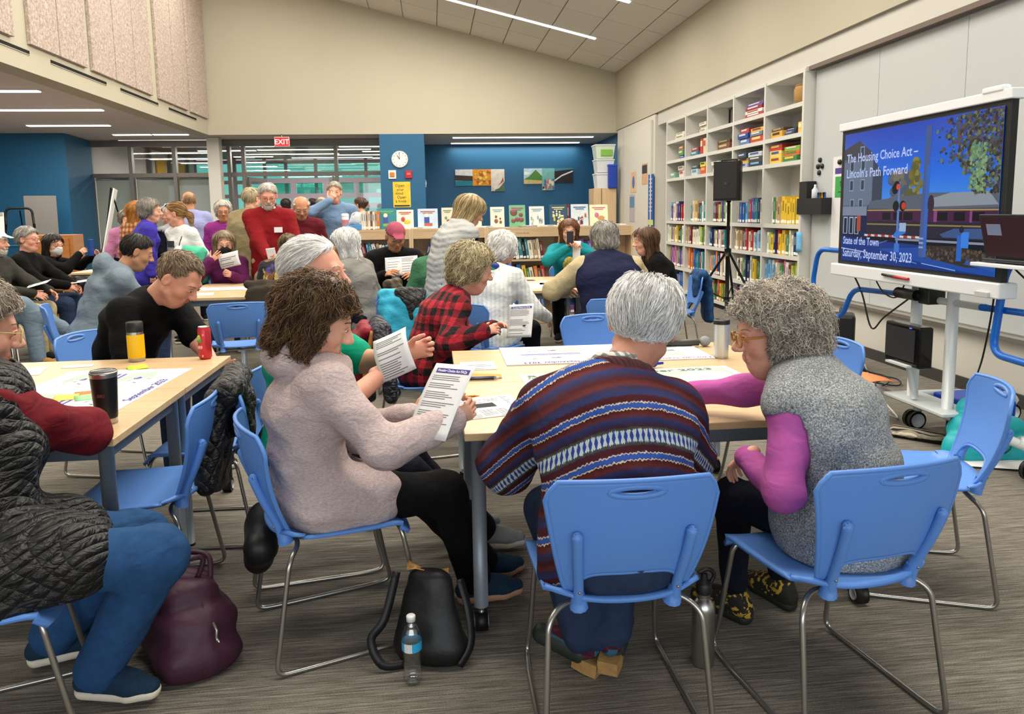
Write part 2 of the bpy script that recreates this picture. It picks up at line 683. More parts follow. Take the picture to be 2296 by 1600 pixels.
# door panel in the end piece
d1 = tag(empty('door_1', (XE, 15.35, 0)), kind='structure')
MB().box((-0.015, 0, 1.55), (0.03, 2.0, 3.06), ch=0.003).build('door_leaf', OFFWHITE, d1)
MB().box((-0.02, 1.05, 1.58), (0.04, 0.08, 3.16)).build('door_frame', TRIMG, d1)
MB().box((-0.02, -1.05, 1.58), (0.04, 0.08, 3.16)).build('door_frame', TRIMG, d1)
MB().tube([(-0.03, -0.85, 0.95), (-0.08, -0.85, 0.95), (-0.08, -0.85, 1.15), (-0.03, -0.85, 1.15)], 0.012).build('door_handle', STEEL, d1)

# blue column, alcove and the blue wall on the left
bc = MB().box((-0.6, 18.6, ZS / 2), (0.98, 2.8, ZS))
struct('wall_column', bc, BLUEW)
struct('wall_alcove', MB().box((2.15, 20.1, ZS / 2), (4.7, 0.2, ZS)).box((4.42, 18.7, ZS / 2), (0.2, 2.8, ZS)), BLUEW)
lbw = MB()
lbw.add([(-14, 16.8, 0), (-7.46, 16.8, 0), (-7.46, 16.8, ZS), (-14, 16.8, ZS)], [(0, 1, 2, 3)])
lbw.add([(-7.46, 16.8, 0), (-7.62, 18.4, 0), (-7.62, 18.4, ZS), (-7.46, 16.8, ZS)], [(0, 1, 2, 3)])
lbw.add([(-14, 16.8, 0), (-14, 18.4, 0), (-14, 18.4, ZS), (-14, 16.8, ZS), (-7.62, 18.4, 0), (-7.62, 18.4, ZS)], [(0, 3, 2, 1), (1, 2, 5, 4)])
lbo = struct('wall_left_blue', lbw, BLUEW)
MB().box((-10.7, 16.79, 0.95), (6.4, 0.02, 0.03)).build('chair_rail', mat('mid blue paint', '#3a82ab', 0.5), lbo)
struct('wall_left_far', MB().box((-13.9, 6.4, ZS / 2), (0.2, 20.8, ZS)), CREAM)
# rear wall with tall window openings behind the camera
rw = MB()
rw.box((-4.8, YR - 0.1, 0.35), (18.6, 0.2, 0.7))
rw.box((-4.8, YR - 0.1, 5.0), (18.6, 0.2, 3.8))
for x in (-13.6, -10, -6.8, -3.6, 0.3, 4.0):
    rw.box((x, YR - 0.1, 1.9), (0.5, 0.2, 2.4))
struct('wall_rear', rw, CREAM)
struct('wall_pillar', MB().box((-4.77, 17.85, ZS / 2), (0.26, 0.26, ZS)), mat('pillar paint', '#c9c6bc', 0.6))

# ------------------------------------------------------------------ glass front to the lobby
YG = 18.4
sf = MB()
SHADE = mat('grey roller shade', '#bab7b0', 0.8)
_mx = [-7.66, -6.77, -5.81, -4.9, -4.6, -4.28, -2.18, -1.12]
for x in _mx:
    sf.box((x, YG, ZS / 2), (0.08, 0.14, ZS))
sf.box((-4.4, YG, 2.44), (6.6, 0.12, 0.09))
sf.box((-4.4, YG, 3.15), (6.6, 0.12, 0.14))
sf.box((-6.3, YG, 0.5), (2.8, 0.12, 0.09))
sf.box((-6.3, YG, 0.05), (2.8, 0.12, 0.1))
sf_o = struct('window_1', sf, MULL)
for i in range(len(_mx) - 1):
    a, b = _mx[i], _mx[i + 1]
    if b - a < 0.35:
        continue
    for z0, z1 in ((2.49, 3.08), (0.1, 2.39)):
        if b - a > 1.5 and z0 < 1:
            continue
        MB().box(((a + b) / 2, YG, (z0 + z1) / 2), (b - a - 0.06, 0.012, z1 - z0)).build('window_pane', GLASS, sf_o)
MB().box((-3.23, YG, 2.785), (2.04, 0.012, 0.6)).build('window_pane', GLASS, sf_o)
for a, b, z in ((-7.62, -6.81, 0.55), (-6.73, -5.85, 0.55), (-5.77, -4.94, 0.55)):
    MB().box(((a + b) / 2, YG + 0.12, (z + 2.38) / 2), (b - a, 0.01, 2.38 - z)).build('roller_shade', SHADE, sf_o)
    MB().tube([(a, YG + 0.12, 2.37), (b, YG + 0.12, 2.37)], 0.03).build('shade_roll', ALU, sf_o)
# open double doors folded back in the middle bay
for s, x in ((1, -4.2), (-1, -2.26)):
    dd = tag(empty('door_2' if s > 0 else 'door_3', (x, YG, 0)), kind='structure')
    dd.rotation_euler = (0, 0, math.radians(78 if s > 0 else 102))
    f = MB()
    f.box((0.04, 0, 1.2), (0.08, 0.05, 2.36)).box((0.92, 0, 1.2), (0.08, 0.05, 2.36)).box((0.48, 0, 2.33), (0.8, 0.05, 0.1)).box((0.48, 0, 0.12), (0.8, 0.05, 0.22)).box((0.48, 0, 1.02), (0.8, 0.05, 0.08))
    f.build('door_frame', MULL, dd)
    MB().box((0.48, 0, 1.25), (0.8, 0.01, 2.1)).build('door_pane', GLASS, dd)

# lobby beyond the glass
YL = 27.0
lob = MB().box((-3.5, 22.8, 3.45), (9.6, 9.0, 0.1))
lobc = struct('ceiling', lob, WOODC)
lw = MB().box((-8.0, 22.7, 1.7), (0.2, 8.6, 3.4)).box((0.9, 23.8, 1.7), (0.2, 7.4, 3.4))
struct('wall_lobby', lw, mat('lobby wall paint', '#cfc4bd', 0.7))
yel = MB().box((-7.86, 25.2, 2.6), (0.04, 1.1, 1.2)).box((-7.86, 23.6, 2.6), (0.04, 0.7, 1.2))
struct('wall_lobby_yellow', yel, mat('yellow wall panel', '#e3ad2c', 0.6))
for a in (22.6, 24.3, 26.0):
    struct('trim_4', MB().box((-7.82, a, 1.7), (0.08, 0.12, 3.4)), MULL)
# outer entrance: frames and green tinted panes
ent = MB()
_ex = [-7.9, -6.6, -5.6, -4.9, -3.9, -3.2, -2.2, -1.4, 0.8]
for x in _ex:
    ent.box((x, YL, 1.7), (0.10, 0.12, 3.4))
for z in (0.08, 2.15, 2.62, 3.3):
    ent.box((-3.5, YL, z), (8.8, 0.1, 0.12))
ent_o = struct('window_2', ent, mat('mauve grey frame', '#8e8188', 0.45))
for i in range(len(_ex) - 1):
    for z0, z1 in ((0.14, 2.1), (2.2, 2.57), (2.67, 3.25)):
        MB().box(((_ex[i] + _ex[i + 1]) / 2, YL, (z0 + z1) / 2), (_ex[i + 1] - _ex[i] - 0.08, 0.012, z1 - z0)).build('window_pane', TEALG, ent_o)
# inner vestibule doors
ves = MB()
for x in (-4.95, -4.05, -3.1, -2.2, -1.3):
    ves.box((x, 23.4, 1.25), (0.16, 0.1, 2.5))
for z in (0.06, 1.75, 2.05, 2.5):
    ves.box((-3.1, 23.4, z), (3.8, 0.08, 0.14))
ves_o = struct('window_3', ves, mat('mauve grey frame', '#8e8188', 0.45))
for x in (-4.5, -3.58, -2.65, -1.75):
    MB().box((x, 23.4, 0.92), (0.74, 0.012, 1.5)).build('window_pane', TEALG, ves_o)
    MB().box((x, 23.4, 2.28), (0.74, 0.012, 0.34)).build('window_pane', TEALG, ves_o)
for x in (-4.5, -3.58):
    MB().box((x, 23.32, 1.62), (0.7, 0.06, 0.09)).build('push_bar', ALU, ves_o)
_ll = [(-6.2, 2.6, 19.6), (-3.2, 2.4, 19.5), (-1.0, 1.0, 19.7), (-5.4, 1.6, 20.6), (-2.4, 2.6, 20.9), (-4.5, 1.2, 21.6), (-1.6, 1.8, 21.9),
       (-3.3, 3.2, 22.8), (-5.8, 1.6, 23.0), (-1.2, 1.6, 23.6), (-4.2, 2.8, 24.4), (-2.0, 1.8, 24.9), (-5.6, 1.2, 25.4), (-3.2, 2.6, 26.0), (-1.2, 1.4, 26.3)]
for i, (x, L, y) in enumerate(_ll):
    ceiling_light((x, y, 3.36), L, 0, 'glowing strip light in the brown lobby ceiling behind the glass', 'strip lights in the lobby', 0.14)

# exit sign hanging under the soffit
ex = empty('exit_sign', (-3.16, YB - 0.06, 3.06), 0, 'glowing red exit sign hung over the glass doors', 'sign')
MB().box((0, 0, 0), (0.32, 0.05, 0.21), ch=0.006).build('housing', mat('sign housing', '#b8b0a8', 0.5), ex)
MB().box((0, -0.027, 0), (0.285, 0.006, 0.175)).build('face', mat('red sign face', '#b3101a', 0.4, emit='#e01626', estr=1.6), ex)
lettering('lettering', 'EXIT', 0.15, mat('sign letters', '#ffb3ac', 0.4, emit='#ff8f88', estr=2.5), ex, basis((0, -0.032, -0.052), (1, 0, 0), (0, 0, 1)), 0.002, 'CENTER')
MB().tube([(0, 0, 0.1), (0, 0, 0.165)], 0.015).build('hanger', ALU, ex)

# ------------------------------------------------------------------ distance-field modelling for soft shapes
def V(*a):
    return np.array(a, dtype=np.float64)


def nrm(v):
    v = np.asarray(v, float)
    return v / max(1e-9, np.linalg.norm(v))


class Field:
    """signed distance grid; shapes are blended in and meshed with surface nets"""

    def __init__(s, lo, hi, h):
        s.h = h
        s.o = np.asarray(lo, float) - 2 * h
        s.n = np.maximum(4, np.ceil((np.asarray(hi, float) - s.o) / h).astype(int) + 3)
        s.F = np.full(s.n, 0.5, np.float32)

    def win(s, lo, hi):
        a = np.clip(np.floor((np.asarray(lo) - s.o) / s.h).astype(int), 0, s.n)
        b = np.clip(np.ceil((np.asarray(hi) - s.o) / s.h).astype(int) + 1, 0, s.n)
        if np.any(b <= a):
            return None, None
        ax = [(s.o[i] + s.h * np.arange(a[i], b[i])).astype(np.float32) for i in range(3)]
        P = np.stack(np.meshgrid(*ax, indexing='ij'), -1)
        return tuple(slice(a[i], b[i]) for i in range(3)), P

    def put(s, sl, d, k, op):
        A = s.F[sl]
        if op == 'u':
            if k > 0:
                q = np.maximum(k - np.abs(A - d), 0) / k
                s.F[sl] = np.minimum(A, d) - q * q * k * 0.25
            else:
                s.F[sl] = np.minimum(A, d)
        elif op == 's':
            if k > 0:
                q = np.maximum(k - np.abs(-d - A), 0) / k
                s.F[sl] = np.maximum(A, -d) + q * q * k * 0.25
            else:
                s.F[sl] = np.maximum(A, -d)
        elif op == 'i':
            s.F[sl] = np.maximum(A, d)

    def cap(s, a, b, ra, rb=None, k=0.0, op='u', w=1.0, side=None, wb=None):
        """tapered capsule; w > 1 widens it along `side`"""
        rb = ra if rb is None else rb
        wb = w if wb is None else wb
        a, b = np.asarray(a, float), np.asarray(b, float)
        R = max(ra * max(1, w), rb * max(1, wb)) + k + 4 * s.h
        sl, P = s.win(np.minimum(a, b) - R, np.maximum(a, b) + R)
        if sl is None:
            return s
        ab = (b - a).astype(np.float32)
        L = float(ab @ ab) + 1e-12
        t = np.clip(((P - a.astype(np.float32)) @ ab) / L, 0, 1)
        q = P - a.astype(np.float32) - t[..., None] * ab
        r = ra + (rb - ra) * t
        if side is None:
            d = np.sqrt((q * q).sum(-1)) - r
        else:
            sd = nrm(side).astype(np.float32)
            qs = q @ sd
            ww = w + (wb - w) * t
            rest = (q * q).sum(-1) - qs * qs
            rr = np.sqrt(np.maximum(rest, 0) + (qs / ww) ** 2)
            full = np.sqrt(np.maximum(rest, 0) + qs * qs)
            d = (rr - r) * np.clip(full / np.maximum(rr, 1e-6), 0.5, 2.2) * 0.9
        s.put(sl, d.astype(np.float32), k, op)
        return s

    def ell(s, c, r, M=None, k=0.0, op='u'):
        c = np.asarray(c, float)
        r = np.asarray(r, float)
        R = r.max() + k + 4 * s.h
        sl, P = s.win(c - R, c + R)
        if sl is None:
            return s
        q = P - c.astype(np.float32)
        if M is not None:
            q = q @ np.asarray(M, np.float32)
        k0 = np.sqrt(((q / r.astype(np.float32)) ** 2).sum(-1))
        k1 = np.sqrt(((q / (r * r).astype(np.float32)) ** 2).sum(-1))
        d = k0 * (k0 - 1) / np.maximum(k1, 1e-6)
        s.put(sl, d.astype(np.float32), k, op)
        return s

    def rbox(s, c, hs, M=None, r=0.01, k=0.0, op='u'):
        c = np.asarray(c, float)
        hs = np.asarray(hs, float)
        R = np.linalg.norm(hs) + r + k + 4 * s.h
        sl, P = s.win(c - R, c + R)
        if sl is None:
            return s
        q = P - c.astype(np.float32)
        if M is not None:
            q = q @ np.asarray(M, np.float32)
        q = np.abs(q) - (hs - r).astype(np.float32)
        d = np.sqrt((np.maximum(q, 0) ** 2).sum(-1)) + np.minimum(q.max(-1), 0) - r
        s.put(sl, d.astype(np.float32), k, op)
        return s

    def half(s, c, n, keep_below=True, lo=None, hi=None, k=0.0):
        """cut away what lies beyond the plane through c with normal n (in a window)"""
        lo = s.o if lo is None else lo
        hi = s.o + s.h * s.n if hi is None else hi
        sl, P = s.win(lo, hi)
        if sl is None:
            return s
        d = (P - np.asarray(c, np.float32)) @ nrm(n).astype(np.float32)
        s.F[sl] = np.maximum(s.F[sl], d)
        return s

    def grid(s):
        ax = [(s.o[i] + s.h * np.arange(s.n[i])).astype(np.float32) for i in range(3)]
        return np.stack(np.meshgrid(*ax, indexing='ij'), -1)

    def ripple(s, amp, freq, seed, n=6, stretch=(1, 1, 1)):
        """soft random folds: only near the surface"""
        idx = np.argwhere(np.abs(s.F) < 0.06)
        if len(idx) == 0:
            return s
        P = s.o + s.h * idx
        rs = np.random.RandomState(seed)
        v = np.zeros(len(P))
        for i in range(n):
            d = rs.normal(size=3) * np.asarray(stretch)
            fr = freq * (0.6 + rs.rand() * 1.2)
            d = d / np.linalg.norm(d) * fr
            ph = rs.rand() * 6.28
            warp = 0.6 * np.sin(P @ (rs.normal(size=3) * freq * 0.45) + ph * 2)
            v += np.abs(np.sin(P @ d + ph + warp)) - 0.6
        s.F[tuple(idx.T)] += (amp * v / math.sqrt(n)).astype(np.float32)
        return s

    def sample(s, P):
        g = (P - s.o) / s.h
        g = np.clip(g, 0, s.n - 1.001)
        i = g.astype(int)
        f = g - i
        out = 0
        for dx in (0, 1):
            for dy in (0, 1):
                for dz in (0, 1):
                    w = (f[:, 0] if dx else 1 - f[:, 0]) * (f[:, 1] if dy else 1 - f[:, 1]) * (f[:, 2] if dz else 1 - f[:, 2])
                    out = out + w * s.F[i[:, 0] + dx, i[:, 1] + dy, i[:, 2] + dz]
        return out

    def grad(s, P):
        e = s.h
        g = np.stack([s.sample(P + np.eye(3)[i] * e) - s.sample(P - np.eye(3)[i] * e) for i in range(3)], -1)
        return g / np.maximum(1e-6, np.linalg.norm(g, axis=1))[:, None]

    def nets(s):
        F = s.F
        F[0] = F[-1] = 0.5
        F[:, 0] = F[:, -1] = 0.5
        F[:, :, 0] = F[:, :, -1] = 0.5
        S = F < 0
        c = np.zeros([n - 1 for n in F.shape], np.int8)
        for dx in (0, 1):
            for dy in (0, 1):
                for dz in (0, 1):
                    c += S[dx:F.shape[0] - 1 + dx, dy:F.shape[1] - 1 + dy, dz:F.shape[2] - 1 + dz]
        act = np.argwhere((c > 0) & (c < 8))
        if len(act) == 0:
            return np.zeros((0, 3)), np.zeros((0, 4), int)
        idm = np.full(c.shape, -1, np.int32)
        idm[tuple(act.T)] = np.arange(len(act))
        cor = np.array([(x, y, z) for x in (0, 1) for y in (0, 1) for z in (0, 1)])
        vals = np.stack([F[tuple((act + o).T)] for o in cor], 1)
        acc = np.zeros((len(act), 3))
        cnt = np.zeros(len(act))
        for i in range(8):
            for j in range(i + 1, 8):
                if np.abs(cor[i] - cor[j]).sum() != 1:
                    continue
                a, b = vals[:, i], vals[:, j]
                m = (a < 0) != (b < 0)
                t = np.where(m, a / np.where(m, a - b, 1), 0)
                acc += np.where(m[:, None], cor[i] + t[:, None] * (cor[j] - cor[i]), 0)
                cnt += m
        Vx = s.o + s.h * (act + acc / cnt[:, None])
        Q = []
        for ax in range(3):
            u, w = (ax + 1) % 3, (ax + 2) % 3
            sl0 = [slice(None)] * 3
            sl1 = [slice(None)] * 3
            sl0[ax] = slice(0, -1)
            sl1[ax] = slice(1, None)
            ed = S[tuple(sl0)] != S[tuple(sl1)]
            e = np.argwhere(ed)
            e = e[(e[:, u] > 0) & (e[:, w] > 0) & (e[:, u] < F.shape[u] - 1) & (e[:, w] < F.shape[w] - 1)]
            if len(e) == 0:
                continue
            du = np.zeros(3, int)
            dw = np.zeros(3, int)
            du[u] = 1
            dw[w] = 1
            q = np.stack([idm[tuple((e - o).T)] for o in (du + dw, dw, 0 * du, du)], 1)
            # order: (-u,-w) (0u,-w) (0,0) (-u,0)
            inside = S[tuple(e.T)]
            q[~inside] = q[~inside][:, ::-1]
            Q.append(q)
        Q = np.concatenate(Q)
        Q = Q[(Q >= 0).all(1)]
        return Vx, Q


def np_mesh(name, Vx, Q, smooth=True, mi=None):
    me = bpy.data.meshes.new(name)
    nq = len(Q)
    k = Q.shape[1] if nq else 4
    me.vertices.add(len(Vx))
    me.vertices.foreach_set('co', np.asarray(Vx, np.float32).ravel())
    me.loops.add(nq * k)
    me.loops.foreach_set('vertex_index', np.asarray(Q, np.int32).ravel())
    me.polygons.add(nq)
    me.polygons.foreach_set('loop_start', np.arange(0, nq * k, k, dtype=np.int32))
    me.polygons.foreach_set('loop_total', np.full(nq, k, np.int32))
    me.polygons.foreach_set('use_smooth', np.full(nq, smooth))
    if mi is not None:
        me.polygons.foreach_set('material_index', np.asarray(mi, np.int32))
    me.update(calc_edges=True)
    me.validate()
    return me


def relax(Vx, Q, it=1, lam=0.5):
    """laplacian smoothing to take the stair steps off"""
    for _ in range(it):
        acc = np.zeros_like(Vx)
        cnt = np.zeros(len(Vx))
        for a, b in ((0, 1), (1, 2), (2, 3), (3, 0)):
            np.add.at(acc, Q[:, a], Vx[Q[:, b]])
            np.add.at(acc, Q[:, b], Vx[Q[:, a]])
            np.add.at(cnt, Q[:, a], 1)
            np.add.at(cnt, Q[:, b], 1)
        Vx = Vx + lam * (acc / np.maximum(cnt, 1)[:, None] - Vx)
    return Vx


def soft(name, fld, m, parent, it=1, attr=None):
    Vx, Q = fld.nets()
    Vx = relax(Vx, Q, it)
    me = np_mesh(name, Vx, Q)
    if attr is not None:
        for nm, fn in attr.items():
            a = me.attributes.new(nm, 'FLOAT', 'POINT')
            a.data.foreach_set('value', np.asarray(fn(Vx), np.float32))
    return link_mesh(name, me, m, parent)


# ------------------------------------------------------------------ cloth, skin and hair materials
def m_skin(name, col, red=0.12):
    if name in MATS:
        return MATS[name]
    m = bpy.data.materials.new(name)
    MATS[name] = m
    t = NT(m)
    c = lin(col)
    n = t.noise(t.coords('Object'), 14, 4, 0.6)
    a = (c[0] * 0.92, c[1] * (0.92 - red), c[2] * (0.9 - red))
    t.base(t.ramp(n, ((0.35, a), (0.65, c))))
    t.b.inputs['Roughness'].default_value = 0.5
    t.b.inputs['Specular IOR Level'].default_value = 0.35
    t.b.inputs['Subsurface Weight'].default_value = 0.12
    t.b.inputs['Subsurface Radius'].default_value = (0.012, 0.005, 0.003)
    t.b.inputs['Subsurface Scale'].default_value = 0.6
    t.bump(t.noise(t.coords('Object'), 160, 3), 0.08, 0.002)
    return m


def m_hair(name, c1, c2):
    if name in MATS:
        return MATS[name]
    m = bpy.data.materials.new(name)
    MATS[name] = m
    t = NT(m)
    at = t.n('ShaderNodeAttribute', attribute_name='tone')
    t.base(t.ramp(at.outputs['Fac'], ((0.0, c1), (1.0, c2))))
    t.b.inputs['Roughness'].default_value = 0.45
    t.b.inputs['Specular IOR Level'].default_value = 0.4
    return m


def m_cloth(name, col, var=0.08, weave=900, bump=0.25, rough=0.9, vs=60, sheen=0.0, stretch=(1, 1, 1), wr=1.0):
    if name in MATS:
        return MATS[name]
    m = bpy.data.materials.new(name)
    MATS[name] = m
    t = NT(m)
    c = lin(col) if isinstance(col, str) else col
    n = t.noise(t.coords('Object', stretch), vs, 5, 0.65)
    t.base(t.ramp(n, ((0.3, tuple(x * (1 - var) for x in c)), (0.7, tuple(min(1, x * (1 + var)) for x in c)))))
    t.b.inputs['Roughness'].default_value = rough
    t.b.inputs['Specular IOR Level'].default_value = 0.2
    t.b.inputs['Sheen Weight'].default_value = sheen
    w1 = t.noise(t.coords('Object', (1, 1, 1.7)), 9, 2, 0.5, 0.8)
    w2 = t.noise(t.coords('Object', stretch), weave, 2)
    t.bump(t.math('ADD', t.math('MULTIPLY', w1, wr), t.math('MULTIPLY', w2, 0.06)), min(1.0, bump * 1.7), 0.03)
    return m

# ------------------------------------------------------------------ people
def ik(S, T, l1, l2, hint):
    S, T = np.asarray(S, float), np.asarray(T, float)
    d = T - S
    L = np.linalg.norm(d)
    if L > (l1 + l2) * 0.995:
        d = d / L * (l1 + l2) * 0.995
        L = (l1 + l2) * 0.995
        T = S + d
    u = d / max(L, 1e-6)
    a = (l1 * l1 - l2 * l2 + L * L) / (2 * L)
    h = math.sqrt(max(0, l1 * l1 - a * a))
    p = np.asarray(hint, float)
    p = p - u * (p @ u)
    return S + u * a + nrm(p) * h, T


def from_world(s, p):
    th = math.radians(s['face'])
    c, n = math.cos(th), math.sin(th)
    x, y = p[0] - s['loc'][0], p[1] - s['loc'][1]
    return V(c * x - n * y, n * x + c * y, p[2] - s.get('z', 0))


def joints(s):
    """joint positions in the person's own space: +y ahead, +x to the right hand, z up"""
    sc = s.get('sc', 1.0)
    J = {'sc': sc}
    rd = math.radians
    sit = s.get('pose', 'sit') == 'sit'
    hz = s.get('seat', 0.445) + 0.098 * sc if sit else 0.90 * sc
    hz = s.get('hipz', hz)
    lean, hunch, side, twist = rd(s.get('lean', 5)), rd(s.get('hunch', 10)), rd(s.get('side', 0)), rd(s.get('twist', 0))
    J['pel'] = V(0, s.get('py', 0), hz)

    def dr(a):
        return nrm(V(math.sin(side), math.sin(a), math.cos(a)))
    J['waist'] = J['pel'] + dr(lean) * 0.17 * sc
    J['chest'] = J['waist'] + dr(lean + hunch * 0.5) * 0.17 * sc
    J['nb'] = J['chest'] + dr(lean + hunch) * 0.17 * sc
    up = dr(lean + hunch)
    J['up'] = up

    def rv(f):
        a = twist * f
        return V(math.cos(a), -math.sin(a), -math.sin(side) * 0.6)
    J['r0'], J['r1'], J['r2'] = nrm(rv(0)), nrm(rv(0.5)), nrm(rv(1))
    J['fw'] = nrm(np.cross(up, J['r2']))
    sw = s.get('sw', 0.165 if s.get('fem') else 0.185) * sc
    dz = s.get('shz', (0, 0))
    for sd, n, k in ((1, 'R', 0), (-1, 'L', 1)):
        J['sh' + n] = J['nb'] - up * 0.062 * sc + J['r2'] * sw * sd + J['fw'] * 0.012 + V(0, 0, dz[k])
        J['hip' + n] = J['pel'] + V(0.088 * sc * sd, 0, 0)
    # arms
    la, lf = 0.285 * sc, 0.25 * sc
    for n, sd in (('R', 1), ('L', -1)):
        T = s.get('hand' + n, V(0.2 * sd, 0.30, hz + 0.10) if sit else V(0.26 * sd, 0.06, hz - 0.08))
        if 'w' + n in s:
            T = from_world(s, s['w' + n])
        hint = s.get('elb' + n, V(0.5 * sd, -0.5, -0.6))
        J['el' + n], J['wr' + n] = ik(J['sh' + n], T, la, lf, hint)
        if 'e' + n in s:
            J['el' + n], J['wr' + n] = from_world(s, s['e' + n]), np.asarray(T, float)
    # legs
    lt, ls = 0.43 * sc, 0.42 * sc
    for n, sd in (('R', 1), ('L', -1)):
        T = s.get('foot' + n, V(0.12 * sd, 0.46, 0.085) if sit else V(0.11 * sd, 0.02, 0.085))
        if 'f' + n in s:
            T = from_world(s, s['f' + n])
        J['kn' + n], J['an' + n] = ik(J['hip' + n], T, lt, ls, s.get('knee' + n, V(0.10 * sd, 1, 0.55)))
        J['toe' + n] = s.get('toe' + n, V(0.12 * sd, 1, 0))
    # head
    ya, pi, ro = [rd(a) for a in s.get('head', (0, 0, 0))]
    f = V(math.sin(ya) * math.cos(pi), math.cos(ya) * math.cos(pi), -math.sin(pi))
    r = V(math.cos(ya), -math.sin(ya), 0)
    u = np.cross(r, f)
    r, u = r * math.cos(ro) - u * math.sin(ro), u * math.cos(ro) + r * math.sin(ro)
    J['Mh'] = np.stack([r, f, u], 1)          # columns: head right, forward, up
    J['hs'] = s.get('hs', 1.07) * (0.97 if s.get('fem') else 1.0)
    na = lean + hunch + rd(s.get('neck', 6))
    nd = nrm(dr(na) + u * 0.9)
    J['hc'] = J['nb'] + nd * 0.155 * J['hs'] + f * 0.02 + V(*s.get('hoff', (0, 0, 0)))
    J['sit'] = sit
    return J


def fill_torso(F, J, infl, b=1.0, fem=False, belly=0.0, k=0.05, bot=0.0):
    sc = J['sc']
    p, w, c, n, up = J['pel'], J['waist'], J['chest'], J['nb'], J['up']
    F.cap(p - V(0, 0, bot), w, 0.108 * sc * b + infl, 0.100 * sc * b + infl, k, 'u', 1.5 if fem else 1.42, J['r0'], 1.30 if fem else 1.42)
    F.cap(w, c, 0.100 * sc * b + infl, 0.112 * sc * b + infl, k, 'u', 1.30 if fem else 1.42, J['r1'], 1.38 if fem else 1.5)
    F.cap(c, n - up * 0.05 * sc, 0.112 * sc * b + infl, 0.074 * sc * b + infl, k, 'u', 1.38 if fem else 1.5, J['r2'], 1.5)
    for q in ('R', 'L'):
        F.cap(n - up * 0.025 * sc, J['sh' + q], 0.052 * sc + infl, 0.056 * sc + infl, k)
    if fem:
        for sd in (1, -1):
            F.ell(c + J['r2'] * 0.075 * sd * sc + J['fw'] * 0.088 * sc * b - up * 0.01, V(0.066, 0.058, 0.062) * sc * b + infl * 0.6, None, 0.04)
    if belly:
        F.ell(w + J['fw'] * 0.05 - up * 0.03, V(0.15, 0.12, 0.14) * sc * (0.8 + belly) + infl, None, 0.06)
    if J['sit']:
        F.ell(p - V(0, 0.035, 0.005), V(0.165, 0.125, 0.095) * sc * b + infl, None, 0.05)


def fill_arm(F, J, q, infl, b=1.0, frac=1.0, k=0.035, cuff=0.0):
    sc = J['sc']
    S, E, W = J['sh' + q], J['el' + q], J['wr' + q]
    if frac <= 0.5:
        E2 = S + (E - S) * (frac * 2)
        F.cap(S, E2, 0.055 * sc * b + infl, 0.050 * sc * b + infl + cuff, k)
        return
    F.cap(S, E, 0.055 * sc * b + infl, 0.044 * sc * b + infl, k)
    W2 = E + (W - E) * ((frac - 0.5) * 2)
    F.cap(E, W2, 0.044 * sc * b + infl, 0.030 * sc * b + infl + cuff, k)


def fill_legs(F, J, infl, b=1.0, frac=1.0, k=0.03, flare=0.0):
    sc = J['sc']
    for q in ('R', 'L'):
        H, K, A = J['hip' + q], J['kn' + q], J['an' + q]
        F.cap(H, K, 0.084 * sc * b + infl, 0.060 * sc * b + infl, k)
        A2 = K + (A - K) * frac
        F.cap(K, A2, 0.060 * sc * b + infl, 0.042 * sc * b + infl + flare, k)


def fill_hand(F, W, fd, pn, right, sc, curl, thumb, spread=1.0, point=False):
    fd = nrm(fd)
    pn = nrm(np.asarray(pn, float) - fd * (np.asarray(pn, float) @ fd))
    ts = np.cross(pn, fd) * (-1 if right else 1)
    g = 0.96 * sc
    F.cap(W - fd * 0.05 * g, W + fd * 0.02 * g, 0.026 * g, 0.021 * g, 0.012, 'u', 1.2, ts, 1.35)
    F.cap(W + fd * 0.022 * g, W + fd * 0.078 * g, 0.0155 * g, 0.0135 * g, 0.02, 'u', 2.2, ts, 2.75)
    for i, (o, L) in enumerate(((0.030, 0.95), (0.0105, 1.06), (-0.0095, 1.0), (-0.0285, 0.8))):
        p = W + fd * (0.083 - 0.004 * abs(i - 1)) * g + ts * o * g
        d0 = nrm(fd + ts * (o * 3.2 * spread))
        a = 0.0
        cc = curl * (0.15 if (point and i == 0) else 1.0)
        for j, l in enumerate((0.041, 0.027, 0.021)):
            a += math.radians(cc * (0.75, 1.0, 0.65)[j])
            d = nrm(d0 * math.cos(a) + pn * math.sin(a))
            e = p + d * l * L * g
            r0, r1 = (0.0092, 0.0086, 0.0078)[j] * g, (0.0086, 0.0078, 0.0066)[j] * g
            F.cap(p, e, r0, r1, 0.004)
            p = e
    p = W + fd * 0.022 * g + ts * 0.026 * g + pn * 0.006
    d = nrm(fd * (0.75 - 0.35 * (1 - thumb)) + ts * (0.9 - 0.5 * thumb) + pn * (0.15 + 0.55 * thumb))
    e = p + d * 0.044 * g
    F.cap(p, e, 0.0145 * g, 0.0105 * g, 0.014)
    d2 = nrm(d + fd * 0.5 * thumb + (pn * 0.2 - ts * 0.25) * thumb)
    m = e + d2 * 0.030 * g
    F.cap(e, m, 0.0102 * g, 0.0092 * g, 0.004)
    F.cap(m, m + nrm(d2 + fd * 0.3) * 0.022 * g, 0.0092 * g, 0.0072 * g, 0.004)


